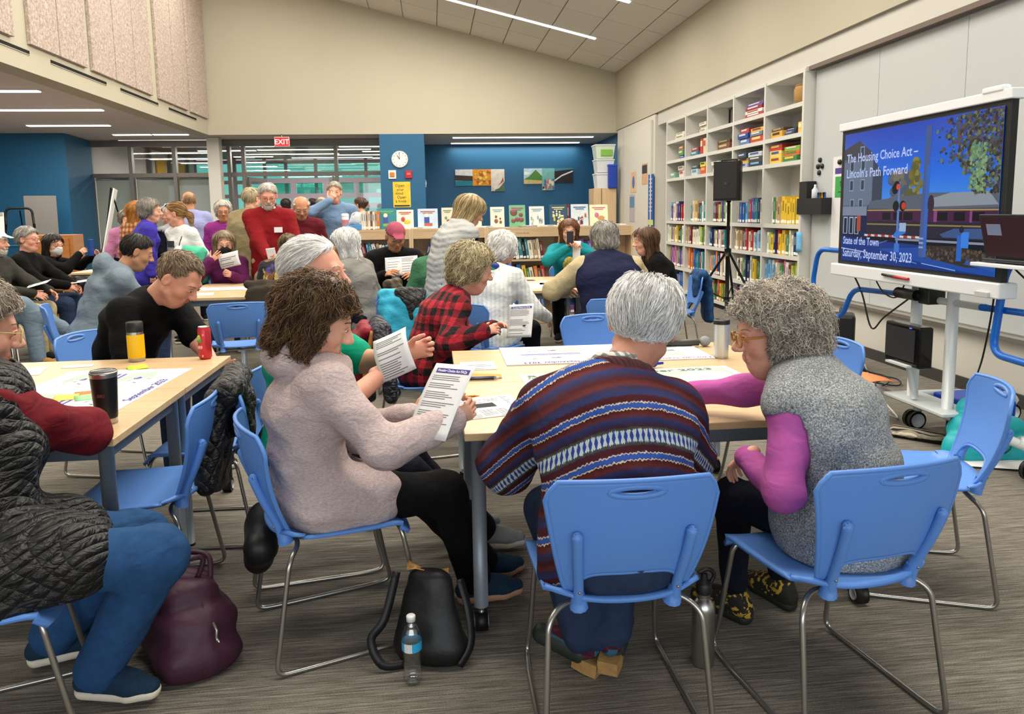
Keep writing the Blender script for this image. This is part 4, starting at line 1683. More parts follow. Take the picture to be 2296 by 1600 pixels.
def chair_parts():
    root = empty('stacking_chair', (0, 0, 0))
    # seat shell
    nu, nv = 18, 16
    rows = []
    for j in range(nv + 1):
        v = j / nv
        y = -0.245 + 0.475 * v
        c = max(0.0, 1 - (abs(v - 0.52) / 0.52) ** 5.5) ** (1 / 2.4)
        hw = 0.236 * (0.93 + 0.07 * v) * (0.80 + 0.20 * c)
        z = 0.432 + 0.012 * max(0, 0.22 - v) / 0.22 - 0.006 * math.sin(v * 3.14) - 0.045 * max(0, v - 0.82) ** 2 / 0.0324
        row = []
        for i in range(nu + 1):
            u = -1 + 2 * i / nu
            yy = y + (0.035 * u * u * (1 if v < 0.15 else -1 if v > 0.9 else 0))
            row.append((hw * u, yy, z + 0.022 * abs(u) ** 4 * (1 - 0.5 * v)))
        rows.append(row)
    MB().sheet(rows, 0.013).build('seat', BLUEP, root)
    # backrest shell: arched lower edge between the two uprights, hand slot near the top
    nu, nv = 36, 26
    rows = []
    us, ws = 0.30, (0.845, 0.945)
    for j in range(nv + 1):
        w = j / nv
        row = []
        for i in range(nu + 1):
            u = -1 + 2 * i / nu
            zb = 0.440 if abs(u) > 0.84 else 0.440 + 0.088 * (1 - (abs(u) / 0.84) ** 5) ** 0.5
            zt = 0.803 - 0.012 * u * u - 0.05 * max(0, abs(u) - 0.88) / 0.12
            z = zb + (zt - zb) * w
            f = (z - 0.44) / 0.36
            hw = 0.150 + 0.088 * (max(0, f) ** 0.62)
            y = -0.205 - 0.115 * max(0, f) ** 0.9 - 0.02 * math.sin(f * 3.14) + 0.055 * u * u * (0.35 + 0.65 * f)
            row.append(Vector((hw * u, y, z)))
        rows.append(row)
    def slot(u, w):
        return (u / us) ** 2 + ((w - 0.895) / 0.045) ** 2
    mb = MB()
    mb.sheet(rows, 0.011)
    # open the hand slot: drop the faces inside it on both sides
    k = (nu + 1) * (nv + 1)
    keep, km, ks = [], [], []
    for f, m_, s_ in zip(mb.f, mb.m, mb.sm):
        ids = [i % k for i in f]
        cu = sum(-1 + 2 * (i % (nu + 1)) / nu for i in ids) / len(ids)
        cw = sum((i // (nu + 1)) / nv for i in ids) / len(ids)
        if slot(cu, cw) < 1.0 and len(set(ids)) == 4:
            continue
        keep.append(f)
        km.append(m_)
        ks.append(s_)
    mb.f, mb.m, mb.sm = keep, km, ks
    mb.build('backrest', BLUEP, root)

    def surf(u, w):
        x = (u + 1) / 2 * nu
        y = w * nv
        i, j = min(int(x), nu - 1), min(int(y), nv - 1)
        a, b = x - i, y - j
        return rows[j][i] * (1 - a) * (1 - b) + rows[j][i + 1] * a * (1 - b) + rows[j + 1][i] * (1 - a) * b + rows[j + 1][i + 1] * a * b
    ring = [surf(us * 1.03 * math.cos(a * 0.2618), 0.895 + 0.050 * math.sin(a * 0.2618)) for a in range(24)]
    MB().tube(ring, 0.0095, 8, closed=True).build('hand_slot_rim', BLUEP, root)
    # rolled rim down the sides, over the top and along the arch
    edge = [rows[j][0] for j in range(0, nv + 1, 2)] + [rows[nv][i] for i in range(1, nu, 2)] + [rows[j][nu] for j in range(nv, -1, -2)]
    edge += [rows[0][i] for i in range(nu - 1, 0, -1)]
    MB().tube(edge, 0.0078, 6, closed=True).build('rim', BLUEP, root)
    for sd in (-1, 1):
        p = [(0.134 * sd, -0.212, 0.425), (0.136 * sd, -0.226, 0.48), (0.144 * sd, -0.262, 0.56), (0.150 * sd, -0.292, 0.640), (0.151 * sd, -0.293, 0.651)]
        up = MB().tube(smooth_path(p, 4), 0.0145, 10).ball((0.151 * sd, -0.293, 0.651), 0.0145, 10, 6)
        up.tube([(0.130 * sd, -0.200, 0.410), (0.133 * sd, -0.208, 0.444), (0.134 * sd, -0.214, 0.47)], (0.026, 0.020, 0.0145), 10)
        o = up.build('upright', BLUEP, root)
        MB().ball((0.135 * sd, -0.237, 0.470), 0.005, 8, 5).build('screw', STEEL, o)
    # steel frame: two sled sides joined under the seat
    for sd in (-1, 1):
        p = [(0, -0.165, 0.410), (0.165 * sd, -0.165, 0.410), (0.215 * sd, -0.205, 0.378), (0.236 * sd, -0.268, 0.012), (0.232 * sd, -0.19, 0.009),
             (0.228 * sd, 0.17, 0.009), (0.222 * sd, 0.255, 0.016), (0.212 * sd, 0.232, 0.10), (0.196 * sd, 0.175, 0.410), (0.0, 0.165, 0.410)]
        MB().tube(bent_path(p, 0.045, 5), 0.0085, 8).build('leg_frame', STEEL, root)
    return root


CH0 = chair_parts()
CH0.hide_render = False
_first = [True]


def chair(x, y, face, label, group='blue plastic stacking chairs'):
    o = CH0 if _first[0] else copy_tree(CH0)
    _first[0] = False
    o.location = (x, y, 0)
    o.rotation_euler = (0, 0, -math.radians(face))
    return tag(o, label, 'chair', group)


CHAIR_LIST = [
    (0.50, 2.12, 0, 'blue plastic chair under the man in the patterned wool sweater'),
    (1.165, 2.11, -9, 'blue plastic chair under the woman in the grey fleece vest'),
    (1.86, 2.735, -69, 'empty blue chair standing by the teal shopping bag'),
    (1.78, 3.62, -100, 'blue chair whose handle shows behind the curly grey hair'),
    (-0.365, 2.65, 70, 'blue plastic chair under the woman in the pale pink hoodie'),
    (-1.17, 2.96, -94, 'empty blue chair tucked at the table corner beside the black tumbler'),
    (-1.09, 3.60, -88, 'empty blue chair pushed in at the table below the red can'),
    (-0.52, 3.22, 80, 'blue chair with a black puffy coat hung over its back'),
    (-1.83, 4.64, 104, 'blue chair behind the man in the black T-shirt'),
    (-0.08, 4.70, 80, 'blue chair with a red and a navy jacket hung over its back'),
    (0.42, 5.90, 44, 'blue chair under the woman in the white ribbed cardigan'),
    (1.43, 6.00, 4, 'blue chair under the person in the navy fleece vest'),
    (1.06, 4.55, 176, 'blue chair on the far side of the table with the maps'),
    (-1.60, 6.42, -12, 'empty blue chair with its back to the black T-shirt man'),
    (-2.36, 9.02, 170, 'blue chair under the woman with the black face mask'),
    (-2.79, 6.42, 68, 'blue chair under the man in the grey hooded sweatshirt'),
    (-0.60, 7.00, -58, 'blue chair with a brown plaid jacket hung beside it'),
    (-1.08, 9.22, 168, 'empty blue chair standing before the low bookcase'),
    (-0.20, 6.42, 8, 'blue chair with a turquoise jacket over its back'),
    (1.63, 9.00, 188, 'blue chair under the woman in the teal fleece jacket'),
    (0.72, 9.00, 172, 'blue chair across the table from the white cardigan'),
    (2.40, 7.50, -86, 'blue chair with a denim jacket hung over its back'),
    (-1.31, 2.17, 70, 'blue chair under the person in the quilted black vest'),
    (-1.41, 7.42, -4, 'chair with a dark brown coat covering its back'),
    (-0.40, 7.97, 174, 'blue chair under the man in the pink cap'),
    (0.10, 7.12, -5, 'blue chair under the person in the green sweater'),
]
for c in CHAIR_LIST:
    chair(*c)

# ------------------------------------------------------------------ tables
GREYL = mat('grey table leg enamel', '#7f8890', 0.4, 0.3)
GREYF = mat('grey apron enamel', '#67727e', 0.45, 0.2)


def table(x0, x1, y0, y1, label, castors=(0, 1, 2, 3), z=0.74, group='maple topped tables'):
    t = empty('table', ((x0 + x1) / 2, (y0 + y1) / 2, 0), 0, label, 'table', group)
    w, d = (x1 - x0) / 2, (y1 - y0) / 2
    MB().box((0, 0, z - 0.0135), (2 * w, 2 * d, 0.027), ch=0.003).build('tabletop', MAPLE, t)
    ap = MB()
    for sy in (-1, 1):
        ap.box((0, sy * (d - 0.05), z - 0.055), (2 * w - 0.11, 0.03, 0.055), ch=0.004)
    for sx in (-1, 1):
        ap.box((sx * (w - 0.05), 0, z - 0.055), (0.03, 2 * d - 0.11, 0.055), ch=0.004)
    ap.build('apron', GREYF, t)
    k = 0
    for sx in (-1, 1):
        for sy in (-1, 1):
            lx, ly = sx * (w - 0.047), sy * (d - 0.047)
            if k in castors:
                lg = MB().tube([(lx, ly, z - 0.028), (lx, ly, 0.10)], 0.0255, 18).build('leg', GREYL, t)
                c = MB().tube([(lx, ly, 0.10), (lx, ly, 0.075)], 0.010, 8)
                c.build('castor_stem', STEEL, lg)
                wl = MB().tube([(lx - 0.022, ly + 0.01, 0.038), (lx + 0.022, ly + 0.01, 0.038)], 0.037, 18)
                wl.tube([(lx - 0.026, ly + 0.01, 0.038), (lx + 0.026, ly + 0.01, 0.038)], 0.022, 14, mi=1)
                wl.build('castor', [BLACKP, mat('castor hub', '#a9aab0', 0.5)], lg)
            else:
                lg = MB().tube([(lx, ly, z - 0.028), (lx, ly, 0.012)], 0.0255, 18).build('leg', GREYL, t)
                MB().tube([(lx, ly, 0.012), (lx, ly, 0.0)], 0.027, 14).build('foot', BLACKP, lg)
            k += 1
    return t


# two 1.5 m tables pushed together for each group
table(0.09, 1.605, 2.487, 3.247, 'maple table with grey legs between the pink hoodie and the grey fleece vest', (0, 2))
table(0.09, 1.605, 3.25, 4.05, 'maple table carrying the large maps, pushed against its twin', (1, 3))
table(-2.62, -1.09, 2.617, 3.375, 'maple table with the black steel tumbler at its corner', ())
table(-2.62, -1.09, 3.38, 4.14, 'maple table carrying the yellow tumbler and the red can', (3, 1))
table(-2.50, -1.74, 7.20, 8.70, 'maple table of the masked woman in the purple sweater', ())
table(0.45, 1.57, 7.05, 7.81, 'maple table in front of the person in the navy vest', ())
table(0.45, 1.57, 7.815, 8.57, 'maple table in front of the woman in the teal jacket', ())

# ------------------------------------------------------------------ who sits and stands where
PEOPLE = {}


def who(key, **k):
    PEOPLE[key] = k


# close by
who('hoodie', loc=(-0.365, 2.62), face=71, sc=0.95, fem=True, q=2, seat=0.43, py=-0.03, bc=-0.185, lean=-22, hunch=50, neck=0, hoff=(0, -0.125, -0.005), head=(12, 22, 4), hs=1.2,
    wR=(0.045, 2.455, 0.80), wL=(-0.09, 2.60, 0.775), elbR=V(0.6, -0.2, -0.9), elbL=V(-0.5, -0.2, -0.8), footR=V(0.06, 0.50, 0.10), footL=V(-0.10, 0.60, 0.085), twist=6)
who('fairisle', loc=(0.50, 2.12), face=0, sc=0.98, q=2, seat=0.43, py=-0.06, bc=-0.19, lean=8, hunch=42, side=5, neck=-14, head=(16, 18, 10), hs=1.24, sw=0.20, shz=(-0.03, -0.03), b=1.2, hoff=(0.095, -0.01, 0.005),
    wR=(0.72, 2.58, 0.765), wL=(0.32, 2.58, 0.765), elbR=V(0.7, -0.6, -0.9), elbL=V(-0.7, -0.6, -0.9), footR=V(0.04, 0.12, 0.14), footL=V(-0.05, 0.15, 0.115), toeR=V(0.45, 0.85, 0.12), toeL=V(-0.75, 0.65, 0.12),
    kneeR=V(0.2, 1, 0.55), kneeL=V(-0.2, 1, 0.55))
who('fleece', loc=(1.245, 2.13), face=-24, sc=0.95, fem=True, q=2, seat=0.43, py=-0.02, bc=-0.19, lean=6, hunch=36, neck=8, hoff=(0.01, 0, -0.03), head=(-58, 8, 0), hs=1.16, side=-2, b=1.10, twist=-22,
    wR=(0.83, 2.70, 0.79), wL=(0.98, 2.26, 0.69), elbR=V(0.6, 0.1, -0.3), elbL=V(-0.5, -0.5, -1.0), footR=V(0.20, 0.40, 0.085), footL=V(-0.02, 0.42, 0.085))
who('quilt', loc=(-1.24, 2.21), face=72, sc=1.02, fem=True, q=2, seat=0.43, py=-0.04, lean=-16, hunch=34, side=-16, neck=-4, hoff=(0, -0.085, -0.02), head=(-14, 12, 0), hs=1.16, b=1.22,
    wR=(-1.45, 2.62, 0.80), eR=(-1.16, 2.585, 0.775), wL=(-1.6, 2.75, 0.78), elbL=V(-0.5, 0.3, -0.5), fR=(-1.06, 2.30, 0.10), fL=(-1.30, 2.52, 0.10), toeR=V(0.45, 0.9, 0))
who('whitehair', loc=(-0.57, 3.15), face=80, sc=1.04, q=2, seat=0.43, lean=0, hunch=10, neck=4, head=(20, 0, 0), hs=1.2, side=4,
    wR=(-0.19, 2.93, 0.88), wL=(-0.12, 3.06, 0.92), elbR=V(0.7, -0.1, -0.9), elbL=V(-0.5, 0.1, -0.8), footR=V(0.10, 0.75, 0.10), footL=V(-0.10, 0.70, 0.085))
who('blacktee', loc=(-1.84, 4.60), face=112, sc=1.12, q=2, seat=0.43, lean=15, hunch=30, neck=14, head=(-8, 40, 0), hs=1.24, b=1.08,
    wR=(-1.40, 4.33, 0.60), wL=(-1.22, 4.36, 0.60), elbR=V(0.7, -0.4, -0.5), elbL=V(-0.7, -0.3, -0.5))
who('plaid', loc=(-0.06, 4.68), face=82, sc=0.98, fem=True, q=1, seat=0.43, lean=14, hunch=22, head=(-4, 14, 0), hs=1.18, b=1.1,
    wR=(0.29, 4.45, 0.78), wL=(0.36, 4.60, 0.78))
who('cardigan', loc=(0.42, 5.90), face=40, sc=1.02, fem=True, q=1, seat=0.43, lean=6, hunch=20, head=(4, 14, 0), hs=1.12,
    wR=(0.92, 6.10, 0.62), wL=(0.66, 6.42, 0.66))
who('navyvest', loc=(1.43, 6.00), face=2, sc=1.12, q=1, seat=0.43, lean=8, hunch=20, head=(-4, 18, 0), hs=1.12, b=1.12,
    wR=(1.66, 6.52, 0.80), wL=(1.14, 6.50, 0.80), elbR=V(1, -0.3, -0.5), elbL=V(-1, -0.3, -0.5))
who('tealfleece', loc=(1.63, 8.97), face=190, sc=1.08, fem=True, q=1, seat=0.43, lean=4, hunch=8, head=(0, 8, 0), hs=1.14,
    wR=(1.545, 8.60, 1.06), wL=(1.70, 8.60, 1.03), elbR=V(1, -0.2, -0.6), elbL=V(-1, -0.2, -0.6))
who('bluedenim', loc=(2.38, 7.50), face=-86, sc=1.0, fem=True, q=1, seat=0.43, lean=8, hunch=20, head=(-4, 6, 0), hs=1.14)
who('pinkcap', loc=(-0.40, 7.95), face=172, sc=1.12, q=1, seat=0.43, lean=4, hunch=14, head=(-8, 26, 0), hs=1.14,
    wR=(-0.48, 7.53, 0.88), wL=(-0.18, 7.53, 0.86))
who('greysweater', loc=(-0.62, 6.98), face=-62, sc=1.05, fem=True, q=1, seat=0.43, lean=6, hunch=14, head=(-6, 10, 0), hs=1.14)
who('green', loc=(0.10, 7.10), face=-5, sc=1.04, q=0, seat=0.43, lean=4, hunch=20, head=(0, 20, 0), hs=1.0, b=1.1)
who('puffer', loc=(0.08, 6.50), face=62, sc=0.99, fem=True, pose='stand', q=1, lean=14, hunch=16, head=(8, 26, 0), hs=1.14,
    wR=(0.58, 6.68, 1.02), wL=(0.64, 6.90, 1.02))
who('floral', loc=(-1.41, 7.45), face=-6, sc=1.06, fem=True, q=1, seat=0.43, lean=10, hunch=24, head=(16, 24, 6), hs=1.1,
    wR=(-1.2, 7.95, 0.82), wL=(-1.62, 7.95, 0.82))
who('purple', loc=(-2.36, 9.01), face=168, sc=0.98, fem=True, q=1, seat=0.43, lean=6, hunch=14, head=(-4, 10, 0), hs=1.18,
    wR=(-2.42, 8.62, 1.0), wL=(-2.20, 8.58, 0.84))
who('greyhood', loc=(-2.77, 6.44), face=66, sc=1.14, q=1, seat=0.43, lean=14, hunch=24, head=(2, 22, 0), hs=1.16,
    wR=(-2.25, 6.78, 0.80), wL=(-2.40, 7.10, 0.80))
# row of wooden armchairs along the left
who('jeanscross', loc=(-4.46, 7.80), face=88, sc=1.08, q=1, lean=-2, hunch=8, head=(0, 6, 0), hs=1.1,
    wR=(-4.17, 7.7, 0.72), wL=(-4.12, 7.95, 0.72), fR=(-3.80, 8.16, 0.36), fL=(-3.96, 7.95, 0.09), kneeR=V(0.1, 0.6, 1), toeR=V(-0.3, 1, 0.1))
who('whitecap', loc=(-4.58, 8.44), face=88, sc=1.05, q=1, lean=-2, hunch=8, head=(0, 4, 0), hs=1.1,
    wR=(-4.15, 8.32, 0.72), wL=(-4.10, 8.57, 0.72))
who('greyman', loc=(-4.57, 9.07), face=88, sc=1.06, q=1, lean=-3, hunch=10, head=(8, 0, 0), hs=1.1, wR=(-4.11, 9.0, 0.74), wL=(-4.06, 9.12, 0.72))
who('maskwoman', loc=(-4.67, 9.72), face=86, sc=0.95, fem=True, q=1, lean=2, hunch=12, head=(30, 10, 0), hs=1.1, wR=(-4.24, 9.66, 1.05), wL=(-4.16, 9.84, 1.02))
# standing
S = dict(pose='stand')
who('redsweater', loc=(-1.84, 8.98), face=172, sc=1.09, q=1, lean=2, hunch=8, head=(-6, 18, 0), hs=1.14, b=1.18, belly=0.12, wR=(-1.79, 8.58, 1.02), wL=(-1.52, 8.66, 1.00), **S)
who('maroon', loc=(-1.60, 9.72), face=172, sc=1.01, q=1, lean=4, hunch=12, head=(-4, 24, 0), hs=1.14, b=1.15, **S)
who('blueshirt', loc=(-1.29, 10.58), face=176, sc=1.14, q=1, lean=1, hunch=4, head=(0, 2, 0), hs=1.12, wR=(-1.33, 10.27, 1.66), elbR=V(1, 0.3, -0.6), **S)
who('purplejacket', loc=(-2.75, 10.52), face=168, sc=0.98, fem=True, q=0, lean=2, hunch=6, head=(-4, 6, 0), hs=1.12, **S)
who('tan', loc=(-2.26, 9.75), face=20, sc=1.08, q=0, lean=2, hunch=8, head=(10, 4, 0), hs=1.12, b=1.15, **S)
who('whiteshirt', loc=(-2.88, 9.34), face=-110, sc=0.96, fem=True, q=1, lean=2, hunch=8, head=(16, 6, 0), hs=1.14, wR=(-2.92, 9.12, 1.10), wL=(-2.72, 9.06, 1.08), twist=-40, elbR=V(0.3, -0.3, -1), elbL=V(-0.3, -0.3, -1), **S)
who('violet', loc=(-3.52, 9.75), face=68, sc=0.99, fem=True, q=1, lean=2, hunch=10, head=(10, 4, 0), hs=1.14, **S)
who('orangehair', loc=(-3.86, 10.35), face=30, sc=0.99, fem=True, q=0, lean=2, hunch=8, head=(10, 4, 0), hs=1.12, **S)
who('flatcap', loc=(-3.38, 10.55), face=-60, sc=0.96, q=0, lean=2, hunch=8, head=(-10, 4, 0), hs=1.12, **S)
who('lavender', loc=(-3.36, 11.15), face=-20, sc=1.09, q=0, lean=2, hunch=8, head=(-14, 4, 0), hs=1.12, **S)
who('pinkmask', loc=(-4.70, 12.29), face=150, sc=0.94, fem=True, q=0, lean=6, hunch=14, head=(-10, 20, 0), hs=1.1, **S)
who('lob1', loc=(-2.90, 15.9), face=-20, sc=1.10, q=0, fem=True, hs=1.0, **S)
who('lob2', loc=(-3.20, 15.5), face=20, sc=1.08, q=0, fem=True, hs=1.0, **S)
who('lob3', loc=(-2.26, 15.35), face=-30, sc=1.10, q=0, fem=True, hs=1.0, **S)
who('lob4', loc=(-2.09, 14.31), face=40, sc=1.10, q=0, hs=1.0, **S)
who('lob5', loc=(-1.02, 12.53), face=-60, sc=1.05, q=0, fem=True, hs=1.05, **S)

# ------------------------------------------------------------------ fabrics
def m_heather(name, cols, scale, stretch=(1, 1, 1), rough=0.95, wr=1.0, bs=0.6):
    m = bpy.data.materials.new(name)
    t = NT(m)
    n = t.noise(t.coords('Object', stretch), scale, 4, 0.8)
    t.base(t.ramp(n, tuple(zip(np.linspace(0.34, 0.66, len(cols)), cols))))
    t.b.inputs['Roughness'].default_value = rough
    t.b.inputs['Specular IOR Level'].default_value = 0.15
    w1 = t.noise(t.coords('Object', (1, 1, 1.8)), 12, 3, 0.5, 1.6)
    t.bump(t.math('ADD', t.math('MULTIPLY', w1, wr), t.math('MULTIPLY', n, 0.06)), bs, 0.03)
    return m


def m_fairisle():
    """knitted bands along the stored attribute 'band' (metres down the sweater) with stitches around it ('turn')"""
    m = bpy.data.materials.new('fair isle knit')
    t = NT(m)
    v = t.n('ShaderNodeAttribute', attribute_name='band').outputs['Fac']
    u = t.n('ShaderNodeAttribute', attribute_name='turn').outputs['Fac']
    jit = t.noise(t.coords('Object'), 60, 3, 0.7)
    vv = t.math('ADD', v, t.math('MULTIPLY', t.math('SUBTRACT', jit, 0.5), 0.018))
    # repeat of the plain stripes: 0.17 m
    p = t.math('FRACT', t.math('DIVIDE', t.math('ADD', vv, 0.9137), 0.155))
    MAR, BLU, DK, BRT = '#3f1218', '#22305f', '#2a2644', '#2a4f9c'
    base = t.ramp(p, ((0.0, MAR), (0.10, '#5a2420'), (0.16, DK), (0.30, BLU), (0.34, MAR), (0.44, MAR), (0.50, BRT), (0.57, BRT), (0.62, MAR), (0.72, '#5a2420'), (0.80, BLU), (0.88, DK), (0.97, MAR)))
    # light zigzag stitches on both sides of the bright blue band
    st = t.math('PINGPONG', t.math('MULTIPLY', u, 100), 0.5)
    zz = t.math('SUBTRACT', st, 0.25)
    for c0 in (0.475, 0.605):
        d = t.math('ABSOLUTE', t.math('SUBTRACT', t.math('SUBTRACT', p, c0), t.math('MULTIPLY', zz, 0.045)))
        base = t.mix(t.math('LESS_THAN', d, 0.0125), base, '#c4b49a')
    # the broad snowflake band
    q = t.math('DIVIDE', t.math('SUBTRACT', vv, 0.192), 0.022)      # -1..1 across
    aq = t.math('ABSOLUTE', q)
    inb = t.math('LESS_THAN', aq, 1.25)
    fl = t.math('PINGPONG', t.math('MULTIPLY', u, 70), 0.5)
    fl2 = t.math('PINGPONG', t.math('MULTIPLY', u, 210), 0.5)
    cen = t.mix(t.math('LESS_THAN', t.math('ADD', t.math('MULTIPLY', aq, 0.32), fl), 0.34), '#b9c3c0', '#27408c')
    cen = t.mix(t.math('GREATER_THAN', t.math('ADD', aq, t.math('MULTIPLY', fl2, 0.5)), 0.98), cen, '#3c4236')
    base = t.mix(inb, base, cen)
    fz = t.noise(t.coords('Object'), 320, 3, 0.8)
    base = t.mix(t.math('MULTIPLY', fz, 0.14), base, '#6e5a58')
    t.base(base)
    t.b.inputs['Roughness'].default_value = 1.0
    t.b.inputs['Specular IOR Level'].default_value = 0.1
    t.bump(t.math('ADD', t.math('MULTIPLY', fz, 0.25), t.noise(t.coords('Object', (1, 1, 1.6)), 10, 2, 0.5, 1.0)), 0.5, 0.02)
    return m


def m_check(name, red, dark, per=0.052):
    m = bpy.data.materials.new(name)
    t = NT(m)
    tc = t.n('ShaderNodeTexCoord')
    sp = t.n('ShaderNodeSeparateXYZ')
    t.l(tc.outputs['Object'], sp.inputs[0])
    jit = t.math('MULTIPLY', t.noise(t.coords('Object'), 7, 2), 0.05)
    a = t.math('ADD', t.math('ADD', sp.outputs[0], t.math('MULTIPLY', sp.outputs[1], 0.9)), jit)
    b = t.math('ADD', sp.outputs[2], jit)
    sa = t.math('LESS_THAN', t.math('FRACT', t.math('DIVIDE', t.math('ADD', a, 5), per)), 0.5)
    sb = t.math('LESS_THAN', t.math('FRACT', t.math('DIVIDE', t.math('ADD', b, 5), per)), 0.5)
    k = t.math('MULTIPLY', t.math('ADD', sa, sb), 0.5)
    t.base(t.ramp(k, ((0.0, red), (0.5, tuple(x * 0.42 for x in lin(red))), (1.0, dark))))
    t.b.inputs['Roughness'].default_value = 0.95
    t.bump(t.noise(t.coords('Object', (1, 1, 1.6)), 12, 3, 0.5, 1.6), 0.5, 0.02)
    return m


def m_rib(name, col, n=150):
    m = bpy.data.materials.new(name)
    t = NT(m)
    tc = t.n('ShaderNodeTexCoord')
    sp = t.n('ShaderNodeSeparateXYZ')
    t.l(tc.outputs['Object'], sp.inputs[0])
    a = t.math('SINE', t.math('MULTIPLY', t.math('ADD', sp.outputs[0], t.math('MULTIPLY', sp.outputs[1], 0.7)), n))
    c = lin(col)
    t.base(t.ramp(t.math('ADD', t.math('MULTIPLY', a, 0.5), 0.5), ((0.0, tuple(x * 0.86 for x in c)), (1.0, c))))
    t.b.inputs['Roughness'].default_value = 0.95
    t.bump(t.math('ADD', t.math('MULTIPLY', a, 0.2), t.noise(t.coords('Object', (1, 1, 1.6)), 10, 3, 0.5, 1.2)), 0.5, 0.02)
    return m


def m_blotch(name, cols, scale):
    m = bpy.data.materials.new(name)
    t = NT(m)
    vo = t.n('ShaderNodeTexVoronoi')
    vo.inputs['Scale'].default_value = scale
    mx = t.coords('Object')
    wn = t.n('ShaderNodeTexNoise')
    wn.inputs['Scale'].default_value = scale * 0.8
    t.l(mx, wn.inputs['Vector'])
    ad = t.n('ShaderNodeVectorMath', operation='ADD')
    t.l(mx, ad.inputs[0])
    scn = t.n('ShaderNodeVectorMath', operation='SCALE')
    scn.inputs['Scale'].default_value = 0.25
    t.l(wn.outputs['Color'], scn.inputs[0])
    t.l(scn.outputs[0], ad.inputs[1])
    t.l(ad.outputs[0], vo.inputs['Vector'])
    sp = t.n('ShaderNodeSeparateColor')
    t.l(vo.outputs['Color'], sp.inputs[0])
    t.base(t.ramp(sp.outputs[0], tuple(zip(np.linspace(0, 0.92, len(cols)), cols)), 'CONSTANT'))
    t.b.inputs['Roughness'].default_value = 0.85
    t.bump(t.noise(t.coords('Object', (1, 1, 1.6)), 12, 3, 0.5, 1.6), 0.5, 0.02)
    return m


def m_quilt(name, col, per=0.05):
    m = bpy.data.materials.new(name)
    t = NT(m)
    t.b.inputs['Base Color'].default_value = (*lin(col), 1)
    t.b.inputs['Roughness'].default_value = 0.55
    tc = t.n('ShaderNodeTexCoord')
    sp = t.n('ShaderNodeSeparateXYZ')
    t.l(tc.outputs['Object'], sp.inputs[0])
    h = t.math('ADD', sp.outputs[0], sp.outputs[1])
    a = t.math('ABSOLUTE', t.math('SINE', t.math('MULTIPLY', t.math('ADD', h, sp.outputs[2]), math.pi / per)))
    b = t.math('ABSOLUTE', t.math('SINE', t.math('MULTIPLY', t.math('SUBTRACT', h, sp.outputs[2]), math.pi / per)))
    q = t.math('POWER', t.math('MULTIPLY', a, b), 0.5)
    t.bump(t.math('ADD', t.math('MULTIPLY', q, 0.5), t.noise(t.coords('Object', (1, 1, 2)), 14, 3, 0.5, 2)), 0.9, 0.025)
    return m


M_HOOD = m_heather('pale pink heather fleece', ('#9c8b8b', '#b4a2a1', '#c8b9b5'), 90, (1, 1, 6), wr=1.2, bs=0.3)
M_FAIR = m_fairisle()
M_FLEECE = m_heather('salt and pepper fleece', ('#3c3e40', '#84888a', '#cdd0d0'), 210, wr=0.7, bs=0.35)
M_MAG = m_cloth('magenta jersey', '#b0559a', 0.05)
M_QUILT = m_quilt('black quilted nylon', '#0e0d0d', 0.045)
M_DRED = m_cloth('dark red knit', '#6b1520', 0.08, wr=1.4)
M_JEAN = m_cloth('blue denim', '#264a74', 0.14, 700, vs=30)
M_JEAND = m_cloth('dark denim', '#27354f', 0.14, 700, vs=30)
M_TEAL = m_cloth('teal green jersey', '#0f9a78', 0.05)
M_NAVY = m_cloth('navy cloth', '#0b0e1c', 0.08)
M_BLACK = m_cloth('black cloth', '#050506', 0.1)
M_BLACKT = m_cloth('black jersey', '#060608', 0.08)
M_PLAID = m_check('red and black buffalo check', '#a3182a', '#0d0a0b', 0.088)
M_RIB = m_rib('white ribbed knit', '#dde0dd')
M_KHAKI = m_cloth('khaki cotton', '#b0a17e', 0.06)
M_NVEST = m_cloth('navy fleece', '#191d3a', 0.1, vs=200)
M_TFL = m_cloth('teal fleece', '#137c86', 0.08)
M_GSW = m_cloth('grey knit', '#7d7b76', 0.08)
M_PUF = m_cloth('light grey quilted nylon', '#a7a8a6', 0.04, wr=0.6, rough=0.5)
M_FLOR = m_blotch('dark floral print', ('#0d0f1a', '#0d0f1a', '#101322', '#3c2a73', '#0d0f1a', '#a8923c', '#101322', '#6f4c2c', '#0d0f1a', '#bda85a'), 13)
M_PURP = m_cloth('plum knit', '#5c1f50', 0.08)
M_GHOOD = m_cloth('blue grey sweatshirt', '#72808a', 0.08, vs=90)
M_GREEN = m_cloth('dark green knit', '#3b6a4b', 0.1)
M_RED = m_cloth('deep red wool', '#7d1319', 0.08)
M_MAR = m_cloth('maroon cotton', '#5a1621', 0.08)
M_BLUS = m_cloth('blue chambray', '#6b86a6', 0.08)
M_VIO = m_cloth('violet shawl', '#3f35a0', 0.12)
M_ORP = m_check('orange plaid', '#c08a55', '#7a3320', 0.07)
M_LAV = m_cloth('lavender cotton', '#8f93bd', 0.05)
M_PINK = m_cloth('dusty pink cotton', '#a86c90', 0.06)
M_TAN = m_cloth('olive tan jacket', '#8d8160', 0.08)
M_MAGJ = m_cloth('magenta rain jacket', '#8c2c80', 0.08, rough=0.6)
M_WHITE = m_cloth('white jersey', '#dcdcda', 0.03)
M_SHB = m_cloth('dark blue sneaker mesh', '#1d3348', 0.15)
M_SHK = m_cloth('black sneaker', '#1a1a1b', 0.15)
M_TANL = mat('tan suede', '#9c7438', 0.85, var=0.1)
M_BROWN = m_cloth('dark brown coat cloth', '#3a332a', 0.1)
M_GREYC = m_cloth('grey cloth', '#8d9094', 0.06)


def top(m, name='sweater', **k):
    return dict(kind='top', name=name, mat=m, **k)


